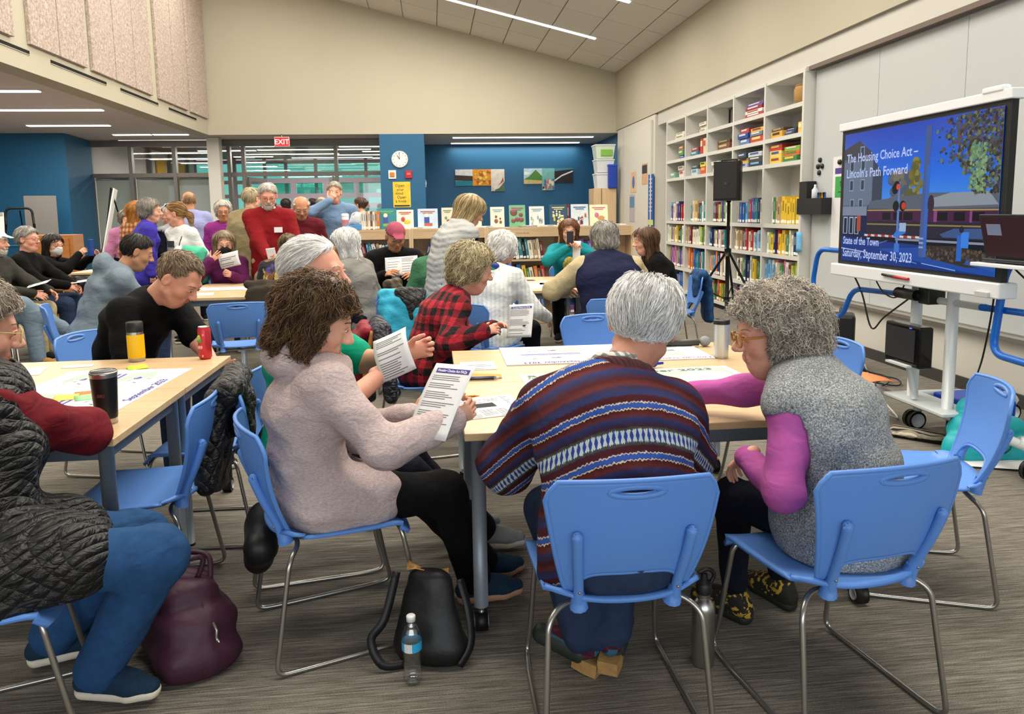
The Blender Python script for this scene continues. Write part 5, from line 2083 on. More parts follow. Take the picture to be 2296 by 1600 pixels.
def vest(m, name='vest', **k):
    return dict(kind='vest', name=name, mat=m, **k)


def pants(m, **k):
    return dict(kind='pants', name='trousers', mat=m, **k)


def hair(kind, c1, c2, **k):
    return dict(kind=kind, c=(c1, c2), **k)


WH = ('#b4b0a6', '#ffffff')
GR = ('#5d5850', '#b4aea4')
BR = ('#241509', '#6e4a2a')
BL = ('#8a7550', '#d8c698')
DKH = ('#0c0908', '#3a2c22')


def fair_attr():
    J0 = {}

    def band(P):
        # metres down the sweater from the collar, dropping towards the sleeves
        return 1.1 * (0.985 - P[:, 2]) - 0.25 * (P[:, 1] - 0.10) - 1.5 * (P[:, 0] - 0.05) ** 2

    def turn(P):
        return np.arctan2(P[:, 0], 0.35 - P[:, 1]) * 0.42
    return {'band': band, 'turn': turn}


LOOK = {
    'hoodie': dict(label='woman in a pale pink heather hoodie reading a printed sheet at the table', skin='fair',
                   hair=hair('bob', '#23160c', '#7c5a38', t=0.018, zl=-0.080, rt=0.028, xw=0.072, len=0.08, curl=0.007, curlf=1.2, frizz=0.55, lift=0.010, flow=(0, -0.25, -0.7), n=3600, lump=0.007, lf=70, r=0.0012),
                   wear=[top(M_HOOD, 'hoodie', infl=0.024, neck='hood', h=0.0095, rip=0.013, rf=17, hem=0.34, drop=0.10, nr=1.05, ab=1.08), pants(M_BLACK)], shoes=dict(mat=M_SHB, sole=mat('orange grey sole', '#b98d70', 0.7)), earring=False),
    'fairisle': dict(label='white haired man in a striped fair isle wool sweater, seen from behind', skin='red', age=1,
                     hair=hair('short', '#b6b5af', '#ffffff', t=0.021, len=0.045, frizz=0.28, lift=0.006, spot=True, n=4600, crown=(0.0, -0.03, 0.13), flow=(0, -0.35, -0.75), nape=0.046, r=0.0010),
                     wear=[top(m_check('white checked shirting', '#e6e4da', '#8b8a90', 0.022), 'shirt', infl=0.006, neck='stand', rip=0, sleeve=0.3),
                           top(M_FAIR, 'sweater', infl=0.032, neck='crew', nr=1.22, h=0.010, rip=0.009, rf=15, drop=0.10, attr=fair_attr(), ab=1.22, cuff=0.006), pants(M_JEAND)], shoes=None),
    'fleece': dict(label='woman with curly grey hair, tortoiseshell glasses and a grey fleece vest', skin='pink', age=1, glasses='#a8701c', gr=0.0028, earring=True,
                   hair=hair('curly', '#74695c', '#ded5c6', t=0.03, len=0.06, curl=0.0075, curlf=2.2, frizz=0.9, lift=0.012, n=5200, r=0.0011, lump=0.008, lf=75, front=0.0),
                   wear=[top(M_MAG, 'shirt', infl=0.010, neck='turtle', h=0.010, rip=0.006), vest(M_FLEECE, infl=0.032, neck='stand', nr=1.25, h=0.010, rip=0.008, rf=16, drop=0.10, hem=0.2), pants(M_NAVY, infl=0.004, len=0.86, flare=0.0)],
                   shoes=dict(mat=m_blotch('black and yellow print', ('#15140f', '#15140f', '#b48f2a', '#15140f', '#1c1a12'), 26), sole=mat('black sole', '#1b1a16', 0.7))),
    'quilt': dict(label='person in a black quilted vest with dark red sleeves leaning on the table corner', skin='red', age=1, glasses='#c8b06a',
                  hair=hair('puff', '#6f6355', '#c4b7a4', t=0.018, len=0.06, frizz=0.5, curl=0.003, lift=0.008, n=2600),
                  wear=[top(M_DRED, 'sweater', infl=0.016, h=0.010, rip=0.010, rf=24, ab=1.12), vest(M_QUILT, infl=0.038, h=0.010, neck='stand', nr=1.2, rip=0.010, rf=18, hem=0.42, drop=0.12), pants(M_JEAN, h=0.010, infl=0.014, rip=0.007)],
                  shoes=dict(mat=M_SHB, sole=mat('cream sole', '#ddd3bf', 0.7))),
    'whitehair': dict(label='white haired man in a teal green T-shirt reading beyond the hoodie', skin='pink', age=1, bare=1, iris='blue',
                      hair=hair('short', '#c8c4ba', '#ffffff', t=0.010, len=0.06, hl=0.034, frizz=0.25, lift=0.006, flow=(0, -0.8, -0.5), crown=(0, 0.10, 0.13), n=2600),
                      wear=[top(M_TEAL, 't_shirt', infl=0.018, sleeve=0.42, cuff=0.012, h=0.011, rip=0.008), pants(M_NAVY, infl=0.014)], shoes=dict(mat=M_GREYC)),
    'blacktee': dict(label='man in a black T-shirt looking down at his phone', skin='red', age=1, bare=1,
                     hair=hair('short', '#4a3c2e', '#a58d70', t=0.008, len=0.028, front=0.018, frizz=0.3, lift=0.006, flow=(0, 0.5, -0.1), n=2200, thin=True, r=0.0014),
                     wear=[top(M_BLACKT, 't_shirt', infl=0.014, sleeve=0.40, cuff=0.012, h=0.011, rip=0.007), pants(M_JEAND)], shoes=dict(mat=M_SHK)),
    'plaid': dict(label='blonde woman in a red and black checked flannel shirt', skin='pink', age=1, glasses='#9a9a98', earring=True, gr=0.0012,
                  hair=hair('puff', '#7d6c4c', '#dccfa8', t=0.022, len=0.06, curl=0.006, frizz=0.6, lift=0.010, n=1500, r=0.0018, lump=0.006),
                  wear=[top(M_PLAID, 'flannel_shirt', infl=0.022, neck='collar'), pants(M_NAVY)], shoes=dict(mat=M_SHK)),
    'cardigan': dict(label='white haired woman in a white ribbed cardigan and blue green scarf', skin='fair', age=1, glasses='#777777',
                     hair=hair('puff', *WH, t=0.016, len=0.04, frizz=0.5, n=900, r=0.002), wear=[top(M_RIB, 'cardigan', infl=0.024, drop=0.10, rear=True, hem=0.3), pants(M_NAVY)], shoes=dict(mat=M_SHK), scarf=True),
    'navyvest': dict(label='grey haired person in a navy fleece vest over a khaki shirt, back turned', skin='fair',
                     hair=hair('puff', *GR, t=0.014, len=0.05, frizz=0.4, n=900, r=0.002), wear=[top(M_KHAKI, 'shirt', infl=0.022, neck='none', ab=1.2, rip=0.009), vest(M_NVEST, infl=0.036, neck='stand', drop=0.12, rear=True, hem=0.3), pants(M_NAVY)], shoes=dict(mat=M_SHK)),
    'tealfleece': dict(label='red haired woman in a teal and grey fleece jacket holding a phone', skin='fair',
                       hair=hair('bob', '#3a1c10', '#9a6440', t=0.018, zl=-0.10, len=0.10, frizz=0.25, n=700, r=0.0022), wear=[top(M_blouse := m_blotch('yellow flower print', ('#c9b048', '#8f9a3c', '#d9c977', '#b07f35'), 30), 'blouse', infl=0.008, sleeve=0.4, neck='none', vneck=0.03), top(M_TFL, 'fleece_jacket', infl=0.022, open=1.0, neck='collar'), pants(M_NAVY)], shoes=dict(mat=M_SHK)),
    'bluedenim': dict(label='brown haired woman in a black jacket beside the tall bookshelf', skin='fair',
                      hair=hair('long', '#2c1a10', '#7d5a3c', t=0.016, zl=-0.17, len=0.14, frizz=0.2, n=800, r=0.0022), wear=[top(M_BLACK, 'jacket', infl=0.024, neck='collar'), pants(M_JEAND)], shoes=dict(mat=M_SHK)),
    'pinkcap': dict(label='man in a faded pink cap and black jacket reading a magazine', skin='tan', age=1, glasses='#444444', gr=0.0012,
                    hair=hair('short', '#3c342c', '#857a6c', t=0.006, len=0.02, n=400), wear=[top(M_BLUS, 'shirt', infl=0.008, neck='collar', sleeve=0.5), top(M_BLACK, 'jacket', infl=0.026, neck='collar', open=0.6), pants(M_JEAN)], shoes=dict(mat=M_SHK), cap='#9c4a5c'),
    'greysweater': dict(label='woman with white hair and a grey sweater facing away', skin='tan', age=1, glasses='#333333',
                        hair=hair('bob', '#bcb9b0', '#ffffff', t=0.022, zl=-0.12, len=0.08, curl=0.005, frizz=0.5, n=900, r=0.002), wear=[top(M_GSW, 'sweater', infl=0.022, neck='turtle'), pants(M_NAVY)], shoes=dict(mat=M_SHK)),
    'green': dict(label='person in a dark green sweater behind the woman in the puffer vest', skin='fair', hair=hair('short', *GR), wear=[top(M_GREEN, 'sweater', infl=0.03), pants(M_NAVY)], shoes=dict(mat=M_SHK)),
    'puffer': dict(label='blonde woman standing in a light grey puffer vest over navy sleeves', skin='fair',
                   hair=hair('long', '#7c6440', '#d3bd8c', t=0.016, zl=-0.15, len=0.14, frizz=0.18, n=900, r=0.002), wear=[top(M_NAVY, 'sweater', infl=0.012), vest(M_PUF, 'puffer_vest', infl=0.042, neck='stand', quilt=(0.052, 0.014), rip=0.002, drop=0.14), pants(M_JEAND, infl=0.006)], shoes=dict(mat=M_SHK)),
    'floral': dict(label='brown haired person in a dark floral blouse bent over the table', skin='fair', hair=hair('bun', '#3a2a18', '#8d7448', t=0.014, len=0.06, n=700, r=0.002), wear=[top(M_FLOR, 'blouse', infl=0.026), pants(M_BLACK)], shoes=dict(mat=M_SHK)),
    'purple': dict(label='woman in a plum sweater and black face mask holding a curled sheet', skin='fair', glasses='#8a7b60', gr=0.0012, mask='#141417',
                   hair=hair('bob', '#5a4a38', '#b09c7c', t=0.016, zl=-0.11, len=0.10, frizz=0.15, n=700, r=0.0022), wear=[top(M_PURP, 'sweater', infl=0.024, vneck=0.02), pants(M_JEAND)], shoes=dict(mat=M_SHK)),
    'greyhood': dict(label='black haired man in a blue grey hooded sweatshirt leaning forward', skin='olive',
                     hair=hair('short', '#0b0908', '#33281f', t=0.012, len=0.04, frizz=0.2, n=900, r=0.0018, front=0.006), wear=[top(M_GHOOD, 'hoodie', infl=0.026, neck='hood', hem=0.25, rip=0.009), pants(M_JEAND)], shoes=dict(mat=M_SHK)),
    'jeanscross': dict(label='seated person with crossed legs in faded jeans and tan loafers', skin='fair', hair=hair('short', *GR), wear=[top(M_BROWN, 'jacket', infl=0.024), pants(m_cloth('faded jeans', '#6c7f8d', 0.1), infl=0.016)], shoes=dict(mat=M_TANL, top=0.4)),
    'whitecap': dict(label='man in a white cap, charcoal jacket and khaki trousers holding a paper', skin='pink', age=1, beard=('#a49c90', '#d8d2c8'), hair=hair('short', *GR, t=0.006), cap='#e2e2de', wear=[top(m_cloth('charcoal jacket cloth', '#35342f', 0.1), 'jacket', infl=0.026, neck='collar'), pants(M_KHAKI, infl=0.016)], shoes=dict(mat=M_SHK)),
    'greyman': dict(label='grey haired man in black sweater and jeans with hands folded', skin='pink', age=1, glasses='#7a4a20', hair=hair('short', '#6a6660', '#c2bdb4', t=0.018, len=0.06, frizz=0.4, flow=(0, -0.8, -0.4), n=800, r=0.002),
                    wear=[top(M_BLACK, 'sweater', infl=0.022, neck='stand'), pants(M_JEAND, infl=0.014)], shoes=dict(mat=M_SHK)),
    'maskwoman': dict(label='woman in black with a white face mask taking a photograph', skin='fair', mask='#d4d4d2', glasses='#3a3430', gr=0.0012, hair=hair('bob', *DKH, t=0.014, zl=-0.12, len=0.1, frizz=0.15), wear=[top(M_BLACK, 'cardigan', infl=0.022, vneck=0.04), pants(M_JEAND)], shoes=dict(mat=M_SHK)),
    'redsweater': dict(label='bearded man standing in a deep red sweater with a white name tag', skin='pink', age=1, glasses='#7c2f22', gr=0.0018, beard=('#8f8578', '#e2dcd2'), hair=hair('short', '#8f8a7e', '#e4dfd4', t=0.014, len=0.05, n=700, r=0.002, front=0.008),
                       wear=[top(M_WHITE, 'shirt', infl=0.004, neck='stand', sleeve=0.3, rip=0), top(M_RED, 'sweater', infl=0.026, neck='crew', nr=1.12, drop=0.16), pants(M_KHAKI)], shoes=dict(mat=M_SHK)),
    'maroon': dict(label='balding man in a maroon collared shirt looking down', skin='tan', age=1, glasses='#8a8a86', gr=0.0012, hair=hair('bald', '#9a968c', '#e4e0d6', t=0.012, len=0.03, n=400, r=0.002), wear=[top(M_MAR, 'shirt', infl=0.024, neck='collar', drop=0.16), pants(M_BLACK)], shoes=dict(mat=M_SHK)),
    'blueshirt': dict(label='tall man in a blue shirt with a hand over his mouth', skin='pink', hair=hair('short', '#7d7564', '#c9c2b0', t=0.016, len=0.04, n=600, r=0.002), wear=[top(M_BLUS, 'shirt', infl=0.022, neck='collar', drop=0.14), pants(m_cloth('brown trousers cloth', '#4d3c35', 0.1))], shoes=dict(mat=M_SHK)),
    'purplejacket': dict(label='grey haired woman in an open magenta rain jacket', skin='tan', glasses='#444444', hair=hair('puff', '#8f8a80', '#d8d4ca', t=0.012), wear=[top(M_PURP, 'sweater', infl=0.008), top(M_MAGJ, 'rain_jacket', infl=0.028, open=0.7, neck='collar', drop=0.14), pants(M_BLACK)], shoes=dict(mat=M_SHK)),
    'tan': dict(label='person in an olive tan jacket behind the red sweater', skin='fair', hair=hair('short', '#8b7d62', '#c4b694', t=0.016), wear=[top(M_TAN, 'jacket', infl=0.034, neck='collar', drop=0.2), pants(M_TAN)], shoes=dict(mat=M_SHK)),
    'whiteshirt': dict(label='woman with a ponytail and a long sleeved white top with a tag', skin='pink', hair=hair('pony', '#6e4a22', '#b8935a', t=0.010, zl=-0.12, len=0.07, n=600, r=0.002, frizz=0.15, flow=(0, -1.0, -0.3), crown=(0, 0.12, 0.10)), wear=[top(M_WHITE, 'shirt', infl=0.016, drop=0.14), pants(M_GREYC)], shoes=dict(mat=M_SHK)),
    'violet': dict(label='grey haired woman in a violet shawl turned to the ponytailed woman', skin='fair', hair=hair('puff', '#5f5850', '#a79f94', t=0.018, len=0.05, n=600, r=0.002), wear=[top(M_VIO, 'shawl', infl=0.034, drop=0.14, rip=0.012), pants(M_NAVY)], shoes=dict(mat=M_SHK)),
    'orangehair': dict(label='woman with long orange hair and an orange plaid shirt', skin='fair', hair=hair('long', '#7a4512', '#c98a35', t=0.020, zl=-0.22, len=0.14, curl=0.006, frizz=0.4), wear=[top(M_ORP, 'flannel_shirt', infl=0.024), pants(M_NAVY)], shoes=dict(mat=M_SHK)),
    'flatcap': dict(label='man in a dark flat cap and grey vest, face turned away', skin='pink', hair=hair('short', *WH), cap='#3b3c40', beard=('#a49c90', '#e8e2d8'), wear=[top(M_NAVY, 'shirt', infl=0.010), vest(M_GREYC, infl=0.026, neck='stand'), pants(M_NAVY)], shoes=dict(mat=M_SHK)),
    'lavender': dict(label='bald man in a lavender shirt seen from behind', skin='tan', hair=hair('bald', '#8a6a4c', '#a88a6a', t=0.004, ztop=0.0), brows=False, wear=[top(M_LAV, 'shirt', infl=0.026, neck='collar', drop=0.14), pants(M_NAVY)], shoes=dict(mat=M_SHK)),
    'pinkmask': dict(label='person in a dusty pink shirt with a light blue mask', skin='fair', mask='#3f9ad2', hair=hair('puff', '#4a4038', '#85786a', t=0.012), wear=[top(M_PINK, 'shirt', infl=0.022), pants(M_NAVY)], shoes=dict(mat=M_SHK)),
    'lob1': dict(label='dark haired visitor near the entrance in a grey top', skin='tan', hair=hair('puff', *DKH), wear=[top(M_GREYC, 'shirt', infl=0.02), pants(M_NAVY)], shoes=dict(mat=M_SHK)),
    'lob2': dict(label='visitor near the entrance with a maroon tinted bob and pink top', skin='fair', hair=hair('bob', '#1d0f12', '#4a2a2c', zl=-0.1), wear=[top(M_PINK, 'shirt', infl=0.02), pants(M_NAVY)], shoes=dict(mat=M_SHK)),
    'lob3': dict(label='visitor with a dark hair bun and a cream top', skin='fair', hair=hair('bun', '#1d0f10', '#4a2c2a'), wear=[top(m_cloth('cream knit', '#cfc4ac', 0.05), 'sweater', infl=0.02), pants(M_NAVY)], shoes=dict(mat=M_SHK)),
    'lob4': dict(label='grey haired visitor with a dark backpack strap near the tall man', skin='pink', hair=hair('bald', *GR), wear=[top(M_BLUS, 'shirt', infl=0.02), vest(M_BLACK, 'backpack_harness', infl=0.03), pants(M_NAVY)], shoes=dict(mat=M_SHK)),
    'lob5': dict(label='brown haired visitor with a bun behind the low bookcase', skin='fair', hair=hair('bun', '#24160c', '#6a4a30'), wear=[top(m_cloth('cream knit', '#cfc4ac', 0.05), 'sweater', infl=0.02), pants(M_NAVY)], shoes=dict(mat=M_SHK)),
}


def cap_on(s, col):
    J = s['J']
    F = Field((-0.13, -0.15, 0.0), (0.13, 0.22, 0.16), 0.007)
    F.ell((0, -0.012, 0.040), (0.088, 0.108, 0.092))
    F.half((0, 0, 0.052), (0, -0.22, -1))
    F.cap((0, 0.085, 0.066), (0, 0.145, 0.050), 0.007, 0.006, 0.012, 'u', 8.5, (1, 0, 0), 7.0)
    o = soft('cap', F, m_cloth('cap cloth ' + col, col, 0.06), s['root'])
    Mh, hs, hc = J['Mh'], J['hs'], J['hc']
    o.data.transform(Matrix([[*(Mh[i] * hs), hc[i]] for i in range(3)] + [[0, 0, 0, 1]]))


GRIPS = {
    'hoodie': dict(gripR=dict(dir=V(0.15, 0.9, 0.35), palm=V(-1, 0.2, 0.1), curl=62, thumb=0.9), gripL=dict(dir=V(0.35, 0.9, 0.25), palm=V(0.5, 0, 0.9), curl=22, thumb=0.7)),
    'whitehair': dict(gripR=dict(dir=V(-0.3, 0.9, 0.3), palm=V(-0.9, 0, -0.3), curl=60, thumb=0.9), gripL=dict(dir=V(0.2, 0.9, 0.2), palm=V(0.9, 0, 0.2), curl=50, thumb=0.9)),
    'fleece': dict(gripL=dict(dir=V(0.1, 0.7, -0.5), palm=V(0.3, -0.4, -0.8), curl=30)),
    'blacktee': dict(gripR=dict(dir=V(-0.3, 0.9, 0.0), palm=V(-0.5, 0, 0.8), curl=40, thumb=0.8), gripL=dict(dir=V(0.25, 0.9, 0.0), palm=V(0.4, 0, 0.9), curl=40, thumb=0.8)),
    'tealfleece': dict(gripR=dict(dir=V(-0.3, 0.5, 0.8), palm=V(-0.7, 0.6, 0), curl=55, thumb=0.9), gripL=dict(dir=V(0.3, 0.5, 0.8), palm=V(0.7, 0.6, 0), curl=55, thumb=0.9)),
    'maskwoman': dict(gripR=dict(dir=V(0.0, 0.7, 0.6), palm=V(-0.9, 0.2, 0), curl=45, thumb=0.9), gripL=dict(dir=V(0.0, 0.7, 0.6), palm=V(0.9, 0.2, 0), curl=45, thumb=0.9)),
    'purple': dict(gripR=dict(dir=V(-0.6, 0.3, 0.5), palm=V(-0.2, -0.9, 0), curl=12, thumb=0.2, spread=1.6), gripL=dict(dir=V(0.2, 0.8, 0.2), palm=V(0.9, 0, 0.2), curl=50, thumb=0.9)),
    'blueshirt': dict(gripR=dict(dir=V(-0.55, 0.0, 0.75), palm=V(0.0, -1, 0.2), curl=55, thumb=0.6)),
    'redsweater': dict(gripR=dict(dir=V(-0.4, 0.8, -0.2), palm=V(-0.6, 0, 0.5), curl=45, thumb=0.8), gripL=dict(dir=V(0.6, 0.7, -0.2), palm=V(0.4, 0, 0.8), curl=40, thumb=0.8)),
}
for k, lk in LOOK.items():
    s = PEOPLE[k]
    s.update(lk)
    s.update(GRIPS.get(k, {}))
    person(s)
    if lk.get('cap'):
        cap_on(s, lk['cap'])

# ------------------------------------------------------------------ books and shelving
BOOKC = {'red': '#a8322e', 'dark red': '#6e1f24', 'orange': '#d0732c', 'yellow': '#dcb836', 'lime': '#9db23c', 'green': '#3f7d46', 'dark green': '#27503c',
         'teal': '#2c7f86', 'sky blue': '#6fa6cc', 'blue': '#2f62a8', 'navy': '#232f55', 'violet': '#6a4c92', 'pink': '#c4789a', 'brown': '#6d4c36',
         'tan': '#b79c78', 'cream': '#e0d8c2', 'white': '#dcdcd8', 'grey': '#8d8c8a', 'black': '#222022'}
BKEYS = list(BOOKC)
PAGES = mat('book pages', '#e2dccb', 0.9)
BLABEL = mat('white spine sticker', '#ece9e2', 0.7)
_bm = {}


def book_mesh(c):
    """unit book: x depth (spine at x=0), y thickness, z height; cover, pages, spine sticker, title line"""
    if c not in _bm:
        b = MB()
        t = 0.08
        b.box((0.5, -0.5 + t / 2, 0.5), (1, t, 1), mi=0).box((0.5, 0.5 - t / 2, 0.5), (1, t, 1), mi=0)
        b.box((0.02, 0, 0.5), (0.04, 1 - 2 * t, 1), mi=0)
        b.box((0.51, 0, 0.5), (0.94, 1 - 2 * t, 0.96), mi=1)
        b.box((-0.004, 0, 0.11), (0.006, 0.86, 0.12), mi=2)
        b.box((-0.004, 0, 0.66), (0.006, 0.4, 0.36), mi=3)
        me = b.mesh('book')
        col = lin(BOOKC[c])
        me.materials.append(mat('book cover ' + c, BOOKC[c], 0.4, var=0.12, vscale=6))
        me.materials.append(PAGES)
        me.materials.append(BLABEL)
        me.materials.append(mat('book title on ' + c, tuple(min(1, 0.25 + x * 0.6) if sum(col) < 0.9 else x * 0.35 for x in col), 0.5))
        _bm[c] = me
    return _bm[c]


def book(x, y, z, d, t, h, c, label, group, rz=0.0, lean=0.0, along='y'):
    """standing book; spine centre at x, y; depth d runs along the local x axis"""
    o = bpy.data.objects.new('book', book_mesh(c))
    COL.objects.link(o)
    o.scale = (d, t, h)
    o.rotation_euler = (lean, 0, rz)
    o.location = (x, y, z)
    return tag(o, label, 'book', group)


# --- tall built-in shelf in the right wall
bs = empty('built_in_bookshelf', (XE, 10.92, 0), 0, 'tall white built-in shelf wall of five bays', 'bookshelf')
SY = [8.40 - 10.92 + 1.008 * i for i in range(6)]
SZ = [0.115, 0.49, 0.91, 1.28, 2.02, 2.33, 2.67]
MB().box((0.37, 0, 1.55), (0.02, 5.06, 2.95)).build('back_panel', SHELFW, bs)
MB().box((0.19, 0, 3.02), (0.36, 5.1, 0.05)).build('top_panel', SHELFW, bs)
MB().box((0.19, 0, 0.04), (0.32, 5.04, 0.08)).build('toe_kick', mat('black toe kick', '#171614', 0.8), bs)
for y in SY:
    MB().box((0.18, y, 1.55), (0.36, 0.045, 2.96)).build('upright', SHELFW, bs)
_sb = MB().box((0.185, 0, -0.016), (0.34, 0.962, 0.032)).box((0.006, 0, -0.022), (0.012, 0.962, 0.05)).mesh('shelf_board')
for y in SY[:-1]:
    for z in SZ:
        o = link_mesh('shelf_board', _sb, SHELFW, bs)
        o.location = (0, y + 0.504, z)
BAYN = ['the bay by the whiteboard', 'the bay behind the loudspeaker', 'the middle bay', 'the bay second from the door', 'the bay by the door']
ROWN = ['the lowest shelf', 'the second lowest shelf', 'the shelf below hand height', 'the tall middle shelf']
PAL = [['teal', 'blue', 'sky blue', 'violet', 'orange', 'white', 'navy', 'dark red', 'cream', 'blue', 'grey', 'red'],
       ['cream', 'grey', 'green', 'white', 'tan', 'lime', 'pink', 'violet', 'sky blue', 'green', 'dark red'],
       ['white', 'cream', 'red', 'yellow', 'green', 'lime', 'brown', 'navy', 'tan', 'teal'],
       ['violet', 'navy', 'brown', 'tan', 'sky blue', 'white', 'grey', 'orange', 'red', 'cream']]
for bi in range(5):
    for ri in range(4):
        y = 10.92 + SY[bi] + 0.05 + RND.uniform(0, 0.06)
        y1 = 10.92 + SY[bi + 1] - 0.06
        hmax = (SZ[ri + 1] - SZ[ri] - 0.055) if ri < 3 else 0.345
        while True:
            t = RND.uniform(0.038, 0.085)
            if y + t > y1 - (0.0 if ri != 3 else 0.12):
                break
            h = hmax * RND.uniform(0.72, 0.98)
            c = RND.choice(PAL[(ri + bi) % 4])
            if bi == 0 and ri == 3:
                c = RND.choice(['yellow', 'lime', 'green', 'white', 'yellow', 'tan', 'teal'])
            book(XE + RND.uniform(0.012, 0.05), y + t / 2, SZ[ri] + 0.001, RND.uniform(0.20, 0.25), t * 0.96, h, c,
                 f'{c} spined book on {ROWN[ri]} in {BAYN[bi][4:]}', f'books on {ROWN[ri]} of the built-in shelf')
            y += t + RND.choice((0, 0, 0, 0.002, 0.006))


def boxed(name, label, cat, x, y, z, d, w, h, cols, group=None, rz=0.0):
    """lidded printed box: tray, lid, printed panels on the front"""
    o = empty(name, (x, y, z), rz, label, cat, group)
    m1 = mat('box card ' + cols[0], cols[0], 0.45, var=0.08, vscale=9)
    m2 = mat('box print ' + cols[1], cols[1], 0.45)
    MB().box((d / 2, 0, h * 0.46), (d, w * 0.985, h * 0.92)).build('tray', m1, o)
    MB().box((d / 2, 0, h * 0.70), (d * 1.012, w, h * 0.6), ch=min(0.004, h * 0.1)).build('lid', m1, o)
    MB().box((-d * 0.006, w * 0.05, h * 0.68), (0.004, w * 0.62, h * 0.34)).build('printed_panel', m2, o)
    return o


GAMES = [  # bay, row (4..6), offset along bay, width, heights of a stack of boxes with colours
    (0, 4, 0.12, 0.40, [(0.07, '#3f7d46', '#e0b840', 'green and yellow'), (0.06, '#c4662c', '#3f8a3c', 'orange'), (0.05, '#7ea83c', '#d0d0c0', 'lime green')]),
    (0, 4, 0.56, 0.36, [(0.08, '#d8b84a', '#8c3a2c', 'yellow'), (0.08, '#dcc46a', '#3a4c8c', 'pale yellow'), (0.07, '#b8342c', '#e0c060', 'red')]),
    (0, 5, 0.55, 0.34, [(0.08, '#d6a22e', '#3a2c28', 'amber'), (0.04, '#5a4634', '#b09a6a', 'brown')]),
    (0, 5, 0.22, 0.26, [(0.05, '#3a3f52', '#7a90b8', 'slate blue'), (0.03, '#24365c', '#90a0c0', 'navy')]),
    (0, 5, 0.05, 0.12, [(0.13, '#e0b95c', '#f0e0a0', 'honey coloured')]),
    (1, 4, 0.10, 0.42, [(0.07, '#24344c', '#86a6c0', 'dark blue'), (0.06, '#3c4046', '#c0c0b8', 'charcoal'), (0.06, '#c0c4c8', '#3a5a9c', 'silver grey')]),
    (1, 4, 0.55, 0.36, [(0.07, '#9aa4b0', '#2c4c8c', 'pale grey'), (0.07, '#c6a23c', '#38302c', 'mustard'), (0.06, '#2c3c54', '#b4c0c8', 'slate')]),
    (1, 5, 0.10, 0.40, [(0.09, '#b4402f', '#e8c878', 'brick red'), (0.05, '#6a7a8c', '#dadada', 'blue grey'), (0.05, '#d6a84c', '#6a2c24', 'gold')]),
    (1, 5, 0.55, 0.34, [(0.09, '#5878a8', '#d0dae8', 'mid blue'), (0.07, '#27418c', '#c0c8d8', 'royal blue'), (0.06, '#b03c44', '#e8d0b8', 'crimson')]),
    (1, 6, 0.12, 0.55, [(0.05, '#a8424c', '#e8e0d8', 'rose red'), (0.04, '#e0dcd4', '#a03c44', 'white'), (0.05, '#8c3040', '#e0d0c8', 'wine red'), (0.04, '#5c4c94', '#d0c8e0', 'purple')]),
    (2, 4, 0.12, 0.40, [(0.05, '#3c7cb8', '#d8e4ec', 'bright blue'), (0.05, '#d8d0bc', '#8c8478', 'beige'), (0.05, '#b8a888', '#6c6454', 'kraft')]),
    (2, 4, 0.55, 0.32, [(0.06, '#dcd6c6', '#8c7c64', 'off white'), (0.05, '#a89468', '#4c4434', 'khaki'), (0.05, '#e4e0d4', '#a09880', 'ivory')]),
    (2, 5, 0.20, 0.50, [(0.09, '#6c4a34', '#c0a070', 'brown'), (0.05, '#54382a', '#8c9a54', 'dark brown')]),
    (3, 4, 0.15, 0.26, [(0.12, '#c05428', '#e0a060', 'orange'), (0.07, '#d4c83c', '#3c3c30', 'bright yellow')]),
    (3, 4, 0.48, 0.32, [(0.10, '#b8c4cc', '#4c8cb0', 'pale blue'), (0.06, '#3c4a52', '#90a0a8', 'dark grey')]),
    (3, 5, 0.10, 0.14, [(0.24, '#d4c09c', '#a83830', 'tan')]),
    (3, 5, 0.28, 0.12, [(0.25, '#b03028', '#e8c8a0', 'scarlet')]),
    (3, 5, 0.45, 0.36, [(0.07, '#3c7c8c', '#b0d0d0', 'teal'), (0.06, '#8c3444', '#d0b0b0', 'maroon')]),
    (3, 6, 0.10, 0.34, [(0.05, '#d4cfc2', '#8c8878', 'cream'), (0.05, '#c8c2b4', '#98907c', 'grey beige'), (0.05, '#dcd8cc', '#a09a88', 'pearl')]),
    (4, 4, 0.15, 0.30, [(0.12, '#d8ccc4', '#9c5060', 'pinkish white'), (0.07, '#c0b4a8', '#805048', 'stone')]),
    (4, 4, 0.60, 0.26, [(0.10, '#7ca08c', '#d0d8d0', 'sage green')]),
    (4, 5, 0.15, 0.28, [(0.06, '#3c3c9c', '#c0c0e0', 'indigo'), (0.08, '#4a8c4c', '#d0d890', 'grass green'), (0.07, '#8c6444', '#d0b890', 'hazel')]),
    (4, 6, 0.12, 0.50, [(0.06, '#cfc7b4', '#8c8468', 'parchment'), (0.05, '#dcd6c8', '#9c947c', 'light beige')]),
]
RN2 = {4: 'the third shelf from the top', 5: 'the second shelf from the top', 6: 'the top shelf'}
for bi, ri, off, w, st in GAMES:
    z = SZ[ri] + 0.001
    for i, (h, c1, c2, nm) in enumerate(st):
        ww = w * RND.uniform(0.86, 1.0)
        boxed('game_box', f'{nm} game box on {RN2[ri]}, {BAYN[bi][4:]}', 'box', XE + 0.03 + RND.uniform(0, 0.03), 10.92 + SY[bi] + 0.03 + off + w / 2, z, 0.28, ww, h, (c1, c2), 'game boxes on the built-in shelf', RND.uniform(-0.04, 0.04))
        z += h + 0.001
